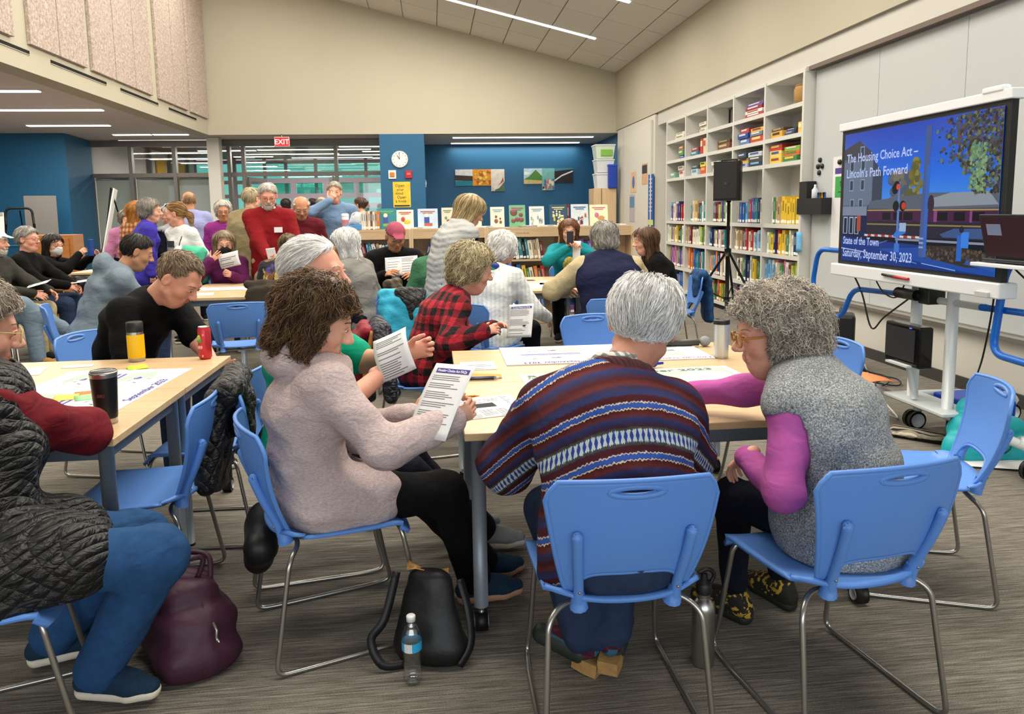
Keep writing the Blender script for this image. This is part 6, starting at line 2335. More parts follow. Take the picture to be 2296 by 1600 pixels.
# a round basket, black stands on the upper shelves
bk = empty('woven_basket', (XE + 0.17, 10.92 + SY[0] + 0.24, SZ[6] + 0.001), 0, 'round woven basket lying on the top shelf by the whiteboard', 'basket')
MB().lathe([(0.0, 0.0), (0.11, 0.0), (0.145, 0.05), (0.15, 0.17), (0.13, 0.21), (0.12, 0.21), (0.135, 0.16), (0.12, 0.02), (0, 0.02)], 24).build('bowl', m_wood('woven straw', '#8f6c3a', '#b98f52', 0.8, (3, 3, 40), 8), bk)
MB().tube([(0.128 * math.cos(a * 0.3), 0.128 * math.sin(a * 0.3), 0.21) for a in range(21)], 0.012, 6, closed=True).build('rim', m_wood('straw rim', '#7c5a30', '#a07a44', 0.8), bk)
for i, (dy, h, c) in enumerate(((0.18, 0.22, '#8b8c8a'), (0.42, 0.24, '#1a1a1c'))):
    o = empty('book_stand', (XE + 0.08, 10.92 + SY[2] + dy, SZ[6] + 0.001), 0, ['grey metal stand on the top shelf of the middle bay', 'black plastic stand on the top shelf of the middle bay'][i], 'stand')
    MB().box((0.1, 0, 0.01), (0.2, 0.16, 0.02), ch=0.004).build('base', mat('stand ' + c, c, 0.4), o)
    MB().box((0.06, 0.06, h / 2), (0.03, 0.02, h), ch=0.004).box((0.06, -0.06, h / 2), (0.03, 0.02, h), ch=0.004).box((0.06, 0, h), (0.04, 0.16, 0.03), ch=0.006).build('rack', mat('stand ' + c, c, 0.4), o)
# sheet of card among the books of the middle bay
MB().box((0, 0, 0.13), (0.003, 0.17, 0.24)).build('card_sheet', PAPER, None, (XE + 0.0, 10.92 + SY[2] + 0.15, SZ[1] + 0.01))
tag(bpy.data.objects['card_sheet'], 'white card leaning before the books of the middle bay', 'card')

# --- low maple bookcases in front of the alcove
YC = 9.88
BCX = [-1.24, -0.265, 0.71, 1.685, 2.66]
BCN = ['low maple bookcase beside the tall man in the blue shirt', 'low maple bookcase behind the man in the pink cap', 'low maple bookcase behind the white cardigan', 'low maple bookcase with an empty end by the door']
for i in range(4):
    x0, x1 = BCX[i], BCX[i + 1]
    w = x1 - x0
    o = empty('bookcase', ((x0 + x1) / 2, YC, 0), 0, BCN[i], 'bookcase', 'low maple bookcases')
    for sx in (-1, 1):
        MB().box((sx * (w / 2 - 0.014), 0.17, 0.64), (0.027, 0.34, 1.28), ch=0.002).build('side_panel', MAPLE2, o)
    MB().box((0, 0.17, 1.268), (w - 0.055, 0.34, 0.026)).build('top', MAPLE, o)
    MB().box((0, 0.012, 1.205), (w - 0.055, 0.02, 0.10)).build('header_rail', MAPLE, o)
    MB().box((0, 0.33, 0.65), (w - 0.055, 0.012, 1.22)).build('back_panel', MAPLE2, o)
    MB().box((0, 0.03, 0.055), (w - 0.055, 0.02, 0.10)).build('plinth', MAPLE, o)
    for z in (0.12, 0.48, 0.86):
        MB().box((0, 0.17, z - 0.012), (w - 0.055, 0.32, 0.024)).build('shelf_board', MAPLE, o)
    if i == 2:
        lettering('shelf_label', 'Picture Books', 0.03, PRINT, o, basis((-0.1, 0.0005, 1.195), (1, 0, 0), (0, 0, 1)))
    for k, z in enumerate((0.12, 0.48, 0.86)):
        x = x0 + 0.075 + RND.uniform(0, 0.02)
        xe = x1 - 0.05 - (0.30 if i == 3 else 0.10 * RND.random())
        if k == 0 and i < 2:
            continue
        ln = 0.0 if i in (0, 2) else 0.0
        tilt = {0: -0.24, 1: 0.26, 2: -0.16, 3: -0.12}[i]
        hm = (0.30, 0.32, 0.28)[k]
        while True:
            t = RND.uniform(0.032, 0.062)
            if x + t > xe - 0.06:
                break
            h = hm * RND.uniform(0.8, 1.0)
            c = RND.choice(['white', 'cream', 'sky blue', 'grey', 'dark red', 'navy', 'tan', 'teal', 'brown', 'black', 'blue', 'violet', 'white'] if k == 2 else ['red', 'yellow', 'teal', 'violet', 'green', 'cream', 'pink', 'blue', 'orange', 'brown'])
            # spine faces the room: local x runs along +Y
            q = tilt * RND.uniform(0.8, 1.1)
            book(x + t / 2 + (h * math.sin(q) if q > 0 else 0) , YC + 0.05, z + 0.002 + abs(math.sin(q)) * t * 0.5, 0.22, t * 0.95, h * math.cos(q) * 0.99, c,
                 f'{c} picture book on the {("bottom", "middle", "upper")[k]} shelf {BCN[i][19:]}', f'picture books on the {("bottom", "middle", "upper")[k]} shelf of the low bookcases', math.pi / 2, q)
            x += t / max(0.9, math.cos(q)) + RND.choice((0.001, 0.003))


# --- books shown face-on along the top of the low bookcases
def cover(name, x, z, w, h, c1, c2, c3, motif, label, y=YC + 0.16, rz=0.0):
    o = empty(name, (x, y, z), rz, label, 'book', 'books displayed on the low bookcases')
    T = Matrix.Rotation(math.radians(-9), 4, 'X')
    mc = [mat('cover ' + c, c, 0.35, var=0.10, vscale=14) for c in (c1, c2, c3)] + [mat('cover cream', '#e8dfc8', 0.4)]
    MB().box((0, 0.012, h / 2), (w, 0.024, h), M=T).build('book_block', [mc[0]], o)
    b = MB()
    yy = -0.0015
    if motif == 'bear':
        for (a, b_, r) in ((-0.1, 0.3, 0.14), (-0.1, 0.52, 0.09), (0.22, 0.25, 0.1), (0.2, 0.42, 0.07)):
            b.ball((a * w, yy, b_ * h), (r * w, 0.002, r * w * 1.2), 12, 6, 1, T)
    elif motif == 'faces':
        for (a, b_, r) in ((-0.22, 0.66, 0.22), (0.0, 0.34, 0.15), (-0.25, 0.28, 0.14), (0.25, 0.32, 0.15), (0.22, 0.55, 0.13)):
            b.ball((a * w, yy, b_ * h), (r * w, 0.002, r * w), 12, 6, 1, T)
            b.ball((a * w, yy - 0.001, b_ * h + r * w * 0.5), (r * w * 0.9, 0.002, r * w * 0.5), 12, 6, 2, T)
    elif motif == 'figure':
        b.ball((-0.05 * w, yy, 0.66 * h), (0.11 * w, 0.002, 0.11 * w), 12, 6, 3, T)
        b.box((-0.05 * w, yy, 0.42 * h), (0.26 * w, 0.003, 0.3 * h), mi=1, M=T)
        b.box((0.02 * w, yy, 0.2 * h), (0.4 * w, 0.003, 0.14 * h), mi=2, M=T)
    elif motif == 'crowd':
        rr = random.Random(int(abs(x) * 100))
        for _ in range(9):
            a, q = rr.uniform(-0.36, 0.36), rr.uniform(0.12, 0.6)
            b.ball((a * w, yy, q * h + 0.03), (0.05 * w, 0.002, 0.05 * w), 10, 5, 3, T)
            b.box((a * w, yy, q * h - 0.015), (0.10 * w, 0.003, 0.16 * h), mi=rr.choice((1, 2)), M=T)
    else:
        b.ball((0.12 * w, yy, 0.36 * h), (0.2 * w, 0.002, 0.13 * w), 12, 6, 1, T)
        b.ball((-0.12 * w, yy, 0.5 * h), (0.12 * w, 0.002, 0.15 * w), 12, 6, 2, T)
    b.box((0, yy, 0.86 * h), (0.72 * w, 0.003, 0.045 * h), mi=2, M=T).box((0, yy, 0.78 * h), (0.5 * w, 0.003, 0.035 * h), mi=2, M=T)
    b.build('cover_art', mc, o)
    return o


ZT = 1.283
cover('display_book', -0.58, ZT, 0.25, 0.27, '#2f7f8c', '#3f4f9c', '#6fae5a', 'figure', 'blue green picture book with a figure in a blue robe')
cover('display_book', -0.34, ZT, 0.22, 0.25, '#ded8c8', '#cdb52c', '#b8443c', 'duck', 'white picture book with a yellow duck on it')
cover('display_book', -0.045, ZT, 0.26, 0.26, '#b8c9dc', '#34489c', '#b0583c', 'figure', 'pale blue picture book with a girl in a blue dress')
cover('display_book', 0.21, ZT, 0.15, 0.27, '#cfc8b4', '#8c4434', '#6a8c5a', 'duck', 'cream picture book behind the standing blonde woman')
cover('display_book', 0.56, ZT, 0.20, 0.27, '#d8cdb8', '#b0443c', '#3a78a8', 'figure', 'cream picture book with a red and blue child')
cover('display_book', 0.87, ZT, 0.185, 0.27, '#d9d2c0', '#7c5034', '#7aa0b0', 'bear', 'cream picture book with brown bears on it')
cover('display_book', 1.135, ZT, 0.215, 0.29, '#6aa57c', '#6a4434', '#8c4c5c', 'faces', 'green picture book with a ring of round faces')
cover('display_book', 1.395, ZT, 0.20, 0.27, '#cfd2cc', '#a8a08c', '#7a98a8', 'crowd', 'pale grey picture book with little animals')
cover('display_book', 1.685, ZT, 0.235, 0.29, '#1f4658', '#c8a54c', '#cbbf8c', 'crowd', 'dark teal picture book with gold figures')
cover('display_book', 1.975, ZT, 0.235, 0.29, '#c2cfd2', '#a8443c', '#3a5a8c', 'crowd', 'pale blue picture book with a crowd of children')
cover('display_book', 2.235, ZT, 0.245, 0.28, '#e6dfb8', '#c08a5c', '#c06a8c', 'duck', 'pale yellow picture book at the end of the row')
# red book end block behind, flat books lying along the top
for x, w, c in ((-0.15, 0.2, 'cream'), (0.75, 0.22, 'white'), (1.27, 0.22, 'grey'), (1.55, 0.2, 'white'), (1.83, 0.22, 'cream'), (2.42, 0.3, 'white')):
    o = bpy.data.objects.new('flat_book', book_mesh(c))
    COL.objects.link(o)
    o.scale = (0.2, w, 0.018)
    o.rotation_euler = (0, 0, math.pi / 2 + 0.1)
    o.location = (x, YC + 0.02, ZT)
    tag(o, f'thin {c} book lying flat on the bookcase top {["beside the duck book", "below the bear book", "below the ring of faces", "below the grey animal book", "below the gold figures", "at the far right end"][[-0.15, 0.75, 1.27, 1.55, 1.83, 2.42].index(x)]}', 'book', 'flat books on the low bookcases')
o = book(2.085 - 0.265, YC + 0.20, ZT, 0.23, 0.03, 0.29, 'dark red', 'dark red book standing behind the crowd cover', 'books displayed on the low bookcases', math.pi / 2)
# row of light spines next to the tissue box
x = -0.88
for i, c in enumerate(['cream', 'white', 'tan', 'cream', 'brown', 'white', 'tan', 'orange']):
    book(x, YC + 0.05, ZT, 0.20, 0.028, 0.24 - 0.006 * (i % 3), c, f'{c} book upright on the bookcase top beside the tissue box', 'upright books beside the tissue box', math.pi / 2)
    x += 0.0288
cn = empty('canister', (-1.10, YC + 0.10, ZT), 0, 'white wipes canister on the low bookcase', 'canister')
MB().lathe([(0, 0), (0.045, 0), (0.045, 0.17), (0.041, 0.175)], 20).build('body', mat('white plastic', '#dedddb', 0.4), cn)
MB().lathe([(0.047, 0.172), (0.047, 0.20), (0.03, 0.212), (0, 0.212)], 20).build('lid', mat('white plastic', '#dedddb', 0.4), cn)
MB().lathe([(0.0456, 0.04), (0.0456, 0.13)], 20).build('label_band', mat('pink print', '#c47a86', 0.5), cn)
tb = empty('tissue_box', (-1.00, YC + 0.02, ZT), 0.2, 'blue tissue box with a white tissue sticking out', 'tissue box')
MB().box((0, 0.03, 0.032), (0.22, 0.11, 0.064), ch=0.004).build('carton', mat('blue carton', '#4f8fc4', 0.5, var=0.15, vscale=12), tb)
MB().sheet([[(-0.06 + 0.06 * j + 0.02 * i, 0.03 + 0.01 * math.sin(i * 2 + j), 0.062 + 0.05 * i + 0.02 * math.sin(j * 1.5)) for j in range(4)] for i in range(4)], 0.002).build('tissue', PAPER, tb)

# ------------------------------------------------------------------ interactive screen on its trolley
sb = empty('interactive_screen', (3.06, 4.54, 0), 0, 'large interactive screen on a white trolley showing a town presentation', 'screen')
WHP = mat('white glossy plastic', '#dfe2e4', 0.3)
BLT = mat('blue tube enamel', '#0f62c0', 0.3, bump=0.03)
WHT = mat('pale steel enamel', '#c9d0d2', 0.35, 0.1)
# board plane: image left -> right runs from y=5.37 to y=3.74, i.e. local +0.83 .. -0.80
def bp(u, v, off=0.0):
    """u 0..1 across, v 0..1 up the glowing picture; off = distance in front of it (towards the room)"""
    return Vector((-0.082 - off, 0.735 - 1.535 * u, 1.095 + 0.895 * v))
MB().box((-0.055, -0.025, 1.54), (0.045, 1.62, 0.97), ch=0.004).build('bezel', BLACKP, sb)
MB().box((-0.05, -0.025, 2.045), (0.09, 1.66, 0.055), ch=0.006).build('top_strip', WHP, sb)
tray = MB().box((-0.055, -0.02, 1.025), (0.11, 1.70, 0.085), ch=0.008)
tray_o = tray.build('tray', WHP, sb)
MB().box((-0.115, -0.76, 1.0), (0.02, 0.10, 0.03), ch=0.003).build('connector_box', mat('grey box', '#b4b5b2', 0.5), sb)
MB().box((-0.075, -0.72, 2.08), (0.05, 0.16, 0.035), ch=0.01).build('sensor_bar', WHP, sb)
pen = MB().tube([(-0.117, 0.16, 1.035), (-0.117, 0.03, 1.03)], (0.008, 0.010), 8, 0).tube([(-0.117, 0.03, 1.03), (-0.117, -0.12, 1.026)], (0.010, 0.009), 8, 1)
pen.build('stylus', [BLACKP, mat('red rubber', '#a3232a', 0.5)], sb)


def em(name, col, s=1.0):
    return mat('slide ' + name, '#000000', 0.3, emit=col, estr=s, spec=0.2)


SL_MATS = []
SL_IDX = {}


def sl(col):
    if col not in SL_IDX:
        SL_IDX[col] = len(SL_MATS)
        SL_MATS.append(em(col, col, 0.85))
    return SL_IDX[col]


# glowing slide: a graded sky, then flat shapes of the picture in thin layers
sky = bpy.data.materials.new('slide sky')
t = NT(sky)
sp = t.n('ShaderNodeSeparateXYZ')
t.l(t.n('ShaderNodeTexCoord').outputs['Object'], sp.inputs[0])
g = t.math('DIVIDE', t.math('SUBTRACT', sp.outputs[2], 1.40), 0.60)
t.b.inputs['Base Color'].default_value = (0, 0, 0, 1)
t.l(t.ramp(g, ((0.0, '#4aa0ee'), (0.45, '#1f6ee8'), (1.0, '#1140b8'))), t.b.inputs['Emission Color'])
t.b.inputs['Emission Strength'].default_value = 0.85
t.b.inputs['Roughness'].default_value = 0.2
q = MB()
q.add([bp(0, 0), bp(1, 0), bp(1, 1), bp(0, 1)], [(0, 1, 2, 3)])
scr = q.build('slide_picture', sky, sb)
pic = MB()
_lay = [0.0006]


def poly(pts, col):
    _lay[0] += 0.000002
    pic.add([bp(u, v, _lay[0]) for u, v in pts], [tuple(range(len(pts)))], sl(col))


def rect(u0, v0, u1, v1, col):
    poly([(u0, v0), (u1, v0), (u1, v1), (u0, v1)], col)


def disc(u, v, r, col, n=14, ry=None):
    ry = ry or r * 1.7
    poly([(min(1, max(0, u + r * math.cos(6.2832 * k / n))), min(1, max(0, v + ry * math.sin(6.2832 * k / n)))) for k in range(n)], col)


rr = random.Random(5)
for _ in range(60):
    disc(rr.uniform(0.36, 0.50), rr.uniform(0.46, 0.66), rr.uniform(0.01, 0.025), rr.choice(('#5a6478', '#6f6a5c', '#4d5a6e', '#7c7460')), 7)
for _ in range(70):
    a = rr.uniform(0, 1)
    disc(0.535 + rr.uniform(-1, 1) * 0.055 * (1 - a * 0.7), 0.44 + a * 0.30, rr.uniform(0.008, 0.02), rr.choice(('#7c7338', '#8f853f', '#5f5f34', '#6b6a30')), 7)
rect(0, 0, 1, 0.42, '#16244c')
poly([(0, 0.42), (0, 0.98), (0.0, 0.86), (0.15, 0.92), (0.235, 0.80), (0.27, 0.66), (0.27, 0.42)], '#5b677c')
poly([(0, 0.80), (0.0, 0.88), (0.12, 0.935), (0.23, 0.83), (0.22, 0.78)], '#4a4852')
rect(0.0, 0.44, 0.235, 0.78, '#6b7890')
poly([(0.235, 0.46), (0.31, 0.45), (0.31, 0.68), (0.235, 0.78)], '#3d4658')
for (u, v) in ((0.05, 0.55), (0.14, 0.55), (0.06, 0.40), (0.13, 0.40), (0.13, 0.80), (0.05, 0.70), (0.14, 0.70)):
    rect(u, v, u + 0.035, v + 0.09, '#8a97ad')
    rect(u + 0.006, v + 0.01, u + 0.029, v + 0.08, '#3a4458')
rect(0.0, 0.36, 0.20, 0.43, '#7f8ba0')
rect(0.0, 0.22, 0.14, 0.36, '#35405a')
for u in (0.01, 0.06, 0.105):
    rect(u, 0.215, u + 0.035, 0.35, '#9fb2cc')
    rect(u + 0.006, 0.22, u + 0.029, 0.34, '#20283c')
rect(0.125, 0.24, 0.155, 0.36, '#b0503c')
# the train
poly([(0.205, 0.20), (0.205, 0.43), (0.235, 0.47), (1, 0.47), (1, 0.20)], '#2c2a3a')
poly([(0.205, 0.41), (0.225, 0.47), (0.62, 0.515), (1, 0.505), (1, 0.41), (0.5, 0.405)], '#5c6474')
poly([(0.62, 0.47), (0.75, 0.51), (0.95, 0.51), (1, 0.43), (0.62, 0.42)], '#8f98a2')
rect(0.205, 0.32, 1, 0.395, '#4a2348')
rect(0.205, 0.395, 1, 0.405, '#a89258')
rect(0.205, 0.292, 1, 0.302, '#8f8250')
for u in (0.32, 0.40, 0.47, 0.68, 0.775, 0.875):
    rect(u, 0.33, u + 0.06, 0.385, '#171520')
rect(0.66, 0.32, 0.68, 0.395, '#8a4a80')
rect(0.86, 0.32, 0.872, 0.395, '#8a4a80')
poly([(0.70, 0.24), (0.78, 0.28), (0.95, 0.285), (1, 0.25), (1, 0.22), (0.72, 0.22)], '#3f5a8c')
rect(0.205, 0.13, 1, 0.21, '#151826')
rect(0.42, 0.185, 0.95, 0.20, '#8d93a8')
# road, verge, kerb
poly([(0, 0), (0, 0.19), (0.35, 0.17), (0.62, 0.16), (0.75, 0.10), (1, 0.05), (1, 0)], '#1b3a86')
poly([(0.30, 0.115), (0.58, 0.145), (0.72, 0.12), (1, 0.03), (1, 0.0), (0.75, 0.02), (0.45, 0.07)], '#2450a8')
poly([(0.58, 0.105), (0.62, 0.16), (0.80, 0.17), (1, 0.13), (1, 0.045), (0.85, 0.04), (0.68, 0.07)], '#3a332e')
poly([(0.84, 0.06), (0.86, 0.09), (1, 0.07), (1, 0.03)], '#2f5aa8')
for _ in range(160):
    disc(rr.uniform(0.60, 0.98), rr.uniform(0.065, 0.15), rr.uniform(0.003, 0.008), rr.choice(('#5c4c40', '#4a4a4c', '#6a5c4a', '#2c2c30')), 6)
poly([(0.0, 0.095), (0.22, 0.075), (0.22, 0.083), (0.0, 0.103)], '#b8c4e0')
poly([(0.42, 0.06), (0.57, 0.03), (0.57, 0.036), (0.42, 0.066)], '#4a90e8')
poly([(0.60, 0.035), (0.80, 0.01), (0.80, 0.016), (0.60, 0.041)], '#8fb4f0')
poly([(0.28, 0.145), (0.36, 0.18), (0.37, 0.18), (0.29, 0.145)], '#6f86c4')
# crossing gate, signals, pole, cabinet
for k in range(16):
    u0 = 0.19 + k * 0.026
    poly([(u0, 0.205), (u0 + 0.026, 0.203), (u0 + 0.026, 0.219), (u0, 0.221)], '#b83a3c' if k % 2 else '#d0d4dc')
rect(0.425, 0.12, 0.44, 0.60, '#5d82c8')
rect(0.415, 0.10, 0.45, 0.16, '#3f78d0')
poly([(0.40, 0.21), (0.43, 0.26), (0.48, 0.30), (0.49, 0.24), (0.43, 0.205)], '#3a7ad4')
rect(0.445, 0.25, 0.49, 0.31, '#9fb8d8')
for u, v in ((0.415, 0.43), (0.462, 0.43), (0.415, 0.57), (0.405, 0.55)):
    disc(u, v, 0.022, '#1c1a20')
disc(0.468, 0.43, 0.015, '#c8402c')
disc(0.425, 0.565, 0.013, '#d8503c')
poly([(0.578, 0.08), (0.615, 0.08), (0.625, 0.965), (0.59, 0.955)], '#4a5f94')
rect(0.605, 0.08, 0.625, 0.70, '#3a68c0')
for v in (0.14, 0.17, 0.20):
    rect(0.578, v, 0.605, v + 0.013, '#8fa4d0')
disc(0.64, 0.44, 0.02, '#3a2c3c', ry=0.06)
rect(0.80, 0.075, 0.828, 0.24, '#2f6ac8')
rect(0.822, 0.16, 0.862, 0.26, '#3c86e8')
disc(0.822, 0.275, 0.013, '#2a2a3a')
# dark foliage top right
for _ in range(1100):
    u = min(0.995, rr.gauss(0.90, 0.09))
    v = rr.uniform(0.50, 1.0) if u > 0.86 else rr.uniform(0.62, 0.98)
    if u < 0.66 or (u < 0.80 and v < 0.70):
        continue
    disc(u, min(0.985, v), rr.uniform(0.003, 0.010), rr.choice(('#3c3836', '#4a4540', '#5a4a48', '#4c5844', '#6a7c5a', '#2e2c30', '#5c5058')), 6)
for _ in range(150):
    disc(rr.uniform(0.85, 0.93), rr.uniform(0.52, 0.80), rr.uniform(0.004, 0.009), rr.choice(('#7a9a6a', '#5f8a70', '#8aa878')), 6)
pic.build('slide_shapes', SL_MATS, scr)
TXM = em('lettering', '#b9c8f4', 0.95)
def stxt(s, u, v, size, w):
    lettering('slide_lettering', s, size, TXM, scr, basis(bp(u, v, 0.0065), (0, -1, 0), (0, 0, 1)), 0.0012, 'LEFT', w)
stxt('The Housing Choice Act –', 0.028, 0.775, 0.085, 0.80)
stxt('Lincoln\'s Path Forward', 0.028, 0.655, 0.085, 0.70)
stxt('State of the Town', 0.02, 0.135, 0.075, 0.44)
stxt('Saturday, September 30, 2023', 0.02, 0.035, 0.085, 0.80)
# trolley
for dy in (0.03, -0.31):
    MB().tube([(0.05, dy, 1.30), (0.05, dy, 0.21)], 0.034, 14).build('post', WHT, sb)
MB().tube([(0.05, 0.23, 0.89), (0.05, -0.58, 0.90)], 0.022, 12).build('crossbar', WHT, sb)
MB().tube(bent_path([(0.02, 0.84, 1.15), (0.0, 1.22, 1.15), (0.0, 1.30, 0.85), (0.0, 1.16, 0.645), (0.0, 0.84, 0.645), (0.0, 0.70, 0.885), (0.04, 0.21, 0.897)], 0.10, 7), 0.019, 12).build('handle_tube', BLT, sb)
MB().tube(bent_path([(0.04, -0.56, 0.90), (0.02, -1.0, 0.915), (0.02, -1.5, 0.92)], 0.05, 4), 0.019, 12).build('handle_tube', BLT, sb)
MB().tube(bent_path([(0.02, -0.78, 1.16), (0.0, -0.77, 1.09), (-0.02, -0.74, 0.67), (-0.02, -1.0, 0.66), (-0.02, -1.4, 0.66)], 0.09, 7), 0.021, 12).build('handle_tube', BLT, sb)
MB().tube([(0.03, -0.70, 1.16), (0.03, -1.4, 1.17)], 0.018, 10).build('handle_tube', BLT, sb)
MB().box((0.03, -0.14, 0.93), (0.12, 0.10, 0.12), ch=0.01).tube([(-0.04, -0.10, 0.92), (-0.04, 0.10, 0.92)], 0.035, 12).build('actuator', BLACKP, sb)
base = MB()
base.tube([(0.05, 0.95, 0.20), (0.05, -1.0, 0.20)], 0.026, 10)
base.box((0.05, -0.14, 0.235), (0.24, 0.6, 0.02), ch=0.004)
base.build('base_beam', WHT, sb)
for fx, fy in ((0.15, 0.10), (0.90, 0.18), (0.13, -0.95), (0.9, -0.95)):
    f = MB().tube(smooth_path([(0.05 + 0.0 * fx, fy * 0.8 if fy > -0.5 else -0.9, 0.21), (0.05 + fx * 0.4, fy, 0.20), (fx * 0.92, fy, 0.17), (fx, fy, 0.13)], 5), 0.035, 10)
    leg_o = f.build('foot_arm', WHT, sb)
    c = MB()
    for s_ in (-1, 1):
        c.tube([(fx - 0.03, fy + s_ * 0.026 - 0.014, 0.062), (fx - 0.03, fy + s_ * 0.026 + 0.014, 0.062)], 0.060, 20, 0)
        c.tube([(fx - 0.03, fy + s_ * 0.030 - 0.014, 0.062), (fx - 0.03, fy + s_ * 0.030 + 0.014, 0.062)], 0.046, 20, 1)
    c.tube([(fx, fy, 0.13), (fx - 0.01, fy, 0.08)], 0.022, 10, 1)
    c.build('castor', [BLACKP, WHP], leg_o)
# items on the trolley
pc = empty('small_monitor', (2.93, 4.46, 0.50), 0, 'small black monitor standing on the trolley base', 'monitor')
MB().box((0.06, 0, 0.11), (0.09, 0.36, 0.26), ch=0.012).build('case', mat('glossy black plastic', '#0b0b0d', 0.15), pc)
MB().box((0.012, 0.015, 0.115), (0.004, 0.30, 0.20)).build('display', mat('dark grey display', '#2c2d30', 0.3), pc)
MB().box((0.06, 0, -0.015), (0.16, 0.22, 0.012)).tube([(0.07, 0, -0.02), (0.12, 0, -0.245)], 0.02, 8).build('bracket', WHT, pc)
MB().box((0.010, -0.09, 0.225), (0.003, 0.02, 0.005)).build('status_light', mat('blue led', '#1020a0', 0.3, emit='#5060ff', estr=3), pc)
bb = empty('blue_folder_bin', (3.46, 4.46, 0.0), 0.1, 'bright blue plastic bin under the trolley', 'bin')
MB().box((0, 0, 0.20), (0.30, 0.36, 0.10), ch=0.01).box((0, 0, 0.14), (0.22, 0.28, 0.06)).build('tub', mat('bright blue plastic', '#1046b4', 0.4), bb)
MB().box((0, 0, 0.065), (0.18, 0.24, 0.13)).build('stand', mat('blue base', '#0d3a94', 0.5), bb)
lp = empty('laptop', (2.99, 3.66, 1.185), 0, 'open laptop on the shelf beside the screen', 'laptop')
MB().box((0.10, -0.02, 0.0), (0.26, 0.36, 0.018), ch=0.004).build('base', mat('dark grey metal', '#3a3b3e', 0.4, 0.5), lp)
T = Matrix.Translation((-0.0, -0.02, 0.01)) @ Matrix.Rotation(math.radians(-14), 4, 'Y')
MB().box((0, 0, 0.12), (0.012, 0.36, 0.24), M=T, ch=0.003).build('lid', mat('dark grey metal', '#3a3b3e', 0.4, 0.5), lp)
MB().box((-0.008, 0, 0.12), (0.003, 0.335, 0.215), M=T).build('display', mat('laptop display', '#1a0c0e', 0.3, emit='#3c2024', estr=0.5), lp)
MB().box((-0.010, 0.08, 0.16), (0.003, 0.10, 0.06), M=T).build('window_panel', mat('laptop window', '#333844', 0.3, emit='#8c94a8', estr=0.5), lp)
MB().box((0.10, -0.10, -0.025), (0.32, 0.62, 0.02), ch=0.004).build('laptop_shelf', WHP, sb).location = (2.99 - 3.06, 3.66 - 4.54, 1.185)
pb = empty('orange_folder', (3.02, 4.84, 0.292), -0.3, 'orange paper folder resting on the trolley arm', 'folder')
MB().sheet([[(-0.10 + 0.07 * i, -0.14 + 0.05 * j, 0.004 + 0.022 * math.sin(i * 0.9 + j * 0.25)) for j in range(7)] for i in range(4)], 0.003).build('cover', mat('orange card', '#d8824e', 0.7), pb)
MB().tube([(0, 0, 0.0), (0, 0, -0.09)], 0.006, 6).build('clip', STEEL, pb)
# cables
CBL = mat('black cable', '#141414', 0.5)


def cable(name, pts, r, m, label, group='cables around the screen trolley'):
    o = MB().tube(smooth_path(pts, 6), r, 6).build(name, m)
    return tag(o, label, 'cable', group)


cable('cable', [(3.02, 5.2, 1.02), (3.06, 5.12, 0.86), (3.10, 5.05, 0.62), (3.1, 4.9, 0.72), (3.10, 4.6, 0.90)], 0.006, CBL, 'coiled black cable drooping under the screen tray')
cable('cable', [(3.04, 4.95, 1.0), (3.05, 4.85, 0.90), (3.05, 4.70, 0.88), (3.05, 4.60, 1.0)], 0.005, CBL, 'black cable looped tightly under the screen tray')
cable('cable', [(3.12, 4.6, 0.98), (3.13, 4.62, 0.75), (3.12, 4.5, 0.62), (3.02, 4.40, 0.72)], 0.005, CBL, 'black cable behind the left trolley post')
cable('cable', [(3.0, 3.76, 1.02), (3.06, 3.85, 0.86), (3.08, 3.92, 0.62), (3.22, 4.15, 0.42), (3.38, 4.36, 0.26)], 0.005, CBL, 'black cable hanging from the laptop shelf to the blue bin')
cable('cable', [(3.02, 3.66, 1.15), (3.08, 3.50, 0.95), (3.10, 3.56, 0.6), (3.3, 3.75, 0.3), (3.5, 3.8, 0.02)], 0.005, CBL, 'black cable falling to the floor by the laptop')
cable('cable', [(3.10, 5.2, 0.24), (3.05, 5.0, 0.12), (3.2, 4.85, 0.01), (3.5, 5.6, 0.01), (4.0, 6.6, 0.01)], 0.007, mat('white cable', '#c6c4bd', 0.5), 'white power cable across the carpet under the trolley')
for i in range(5):
    a = i * 1.3
    cable('cable', [(3.62 + 0.25 * math.cos(a + k), 6.1 + 0.35 * math.sin(a * 1.7 + k * 1.1), 0.012 + 0.02 * (k % 2)) for k in range(6)], 0.006, CBL, 'tangled black cable on the floor by the power box')
# black speaker/power box on the floor
pw = empty('portable_amplifier', (3.72, 6.55, 0), -0.5, 'black portable amplifier on the floor below the whiteboard', 'amplifier')
MB().box((0, 0, 0.26), (0.24, 0.28, 0.50), ch=0.03).build('cabinet', BLACKP, pw)
MB().box((-0.122, 0.0, 0.30), (0.006, 0.20, 0.34), ch=0.002).build('control_panel', mat('dark panel', '#232326', 0.35), pw)
MB().tube(smooth_path([(0, -0.09, 0.50), (0, -0.08, 0.545), (0, 0.08, 0.545), (0, 0.09, 0.50)], 5), 0.016, 8).build('handle', BLACKP, pw)
for i in range(4):
    for j in range(2):
        MB().tube([(-0.126, -0.05 + 0.1 * j, 0.18 + 0.075 * i), (-0.136, -0.05 + 0.1 * j, 0.18 + 0.075 * i)], 0.011, 8).build('knob', mat('grey knob', '#8a8a8a', 0.4), pw)
MB().box((-0.02, 0, 0.012), (0.30, 0.34, 0.024)).build('foot_plate', BLACKM, pw)

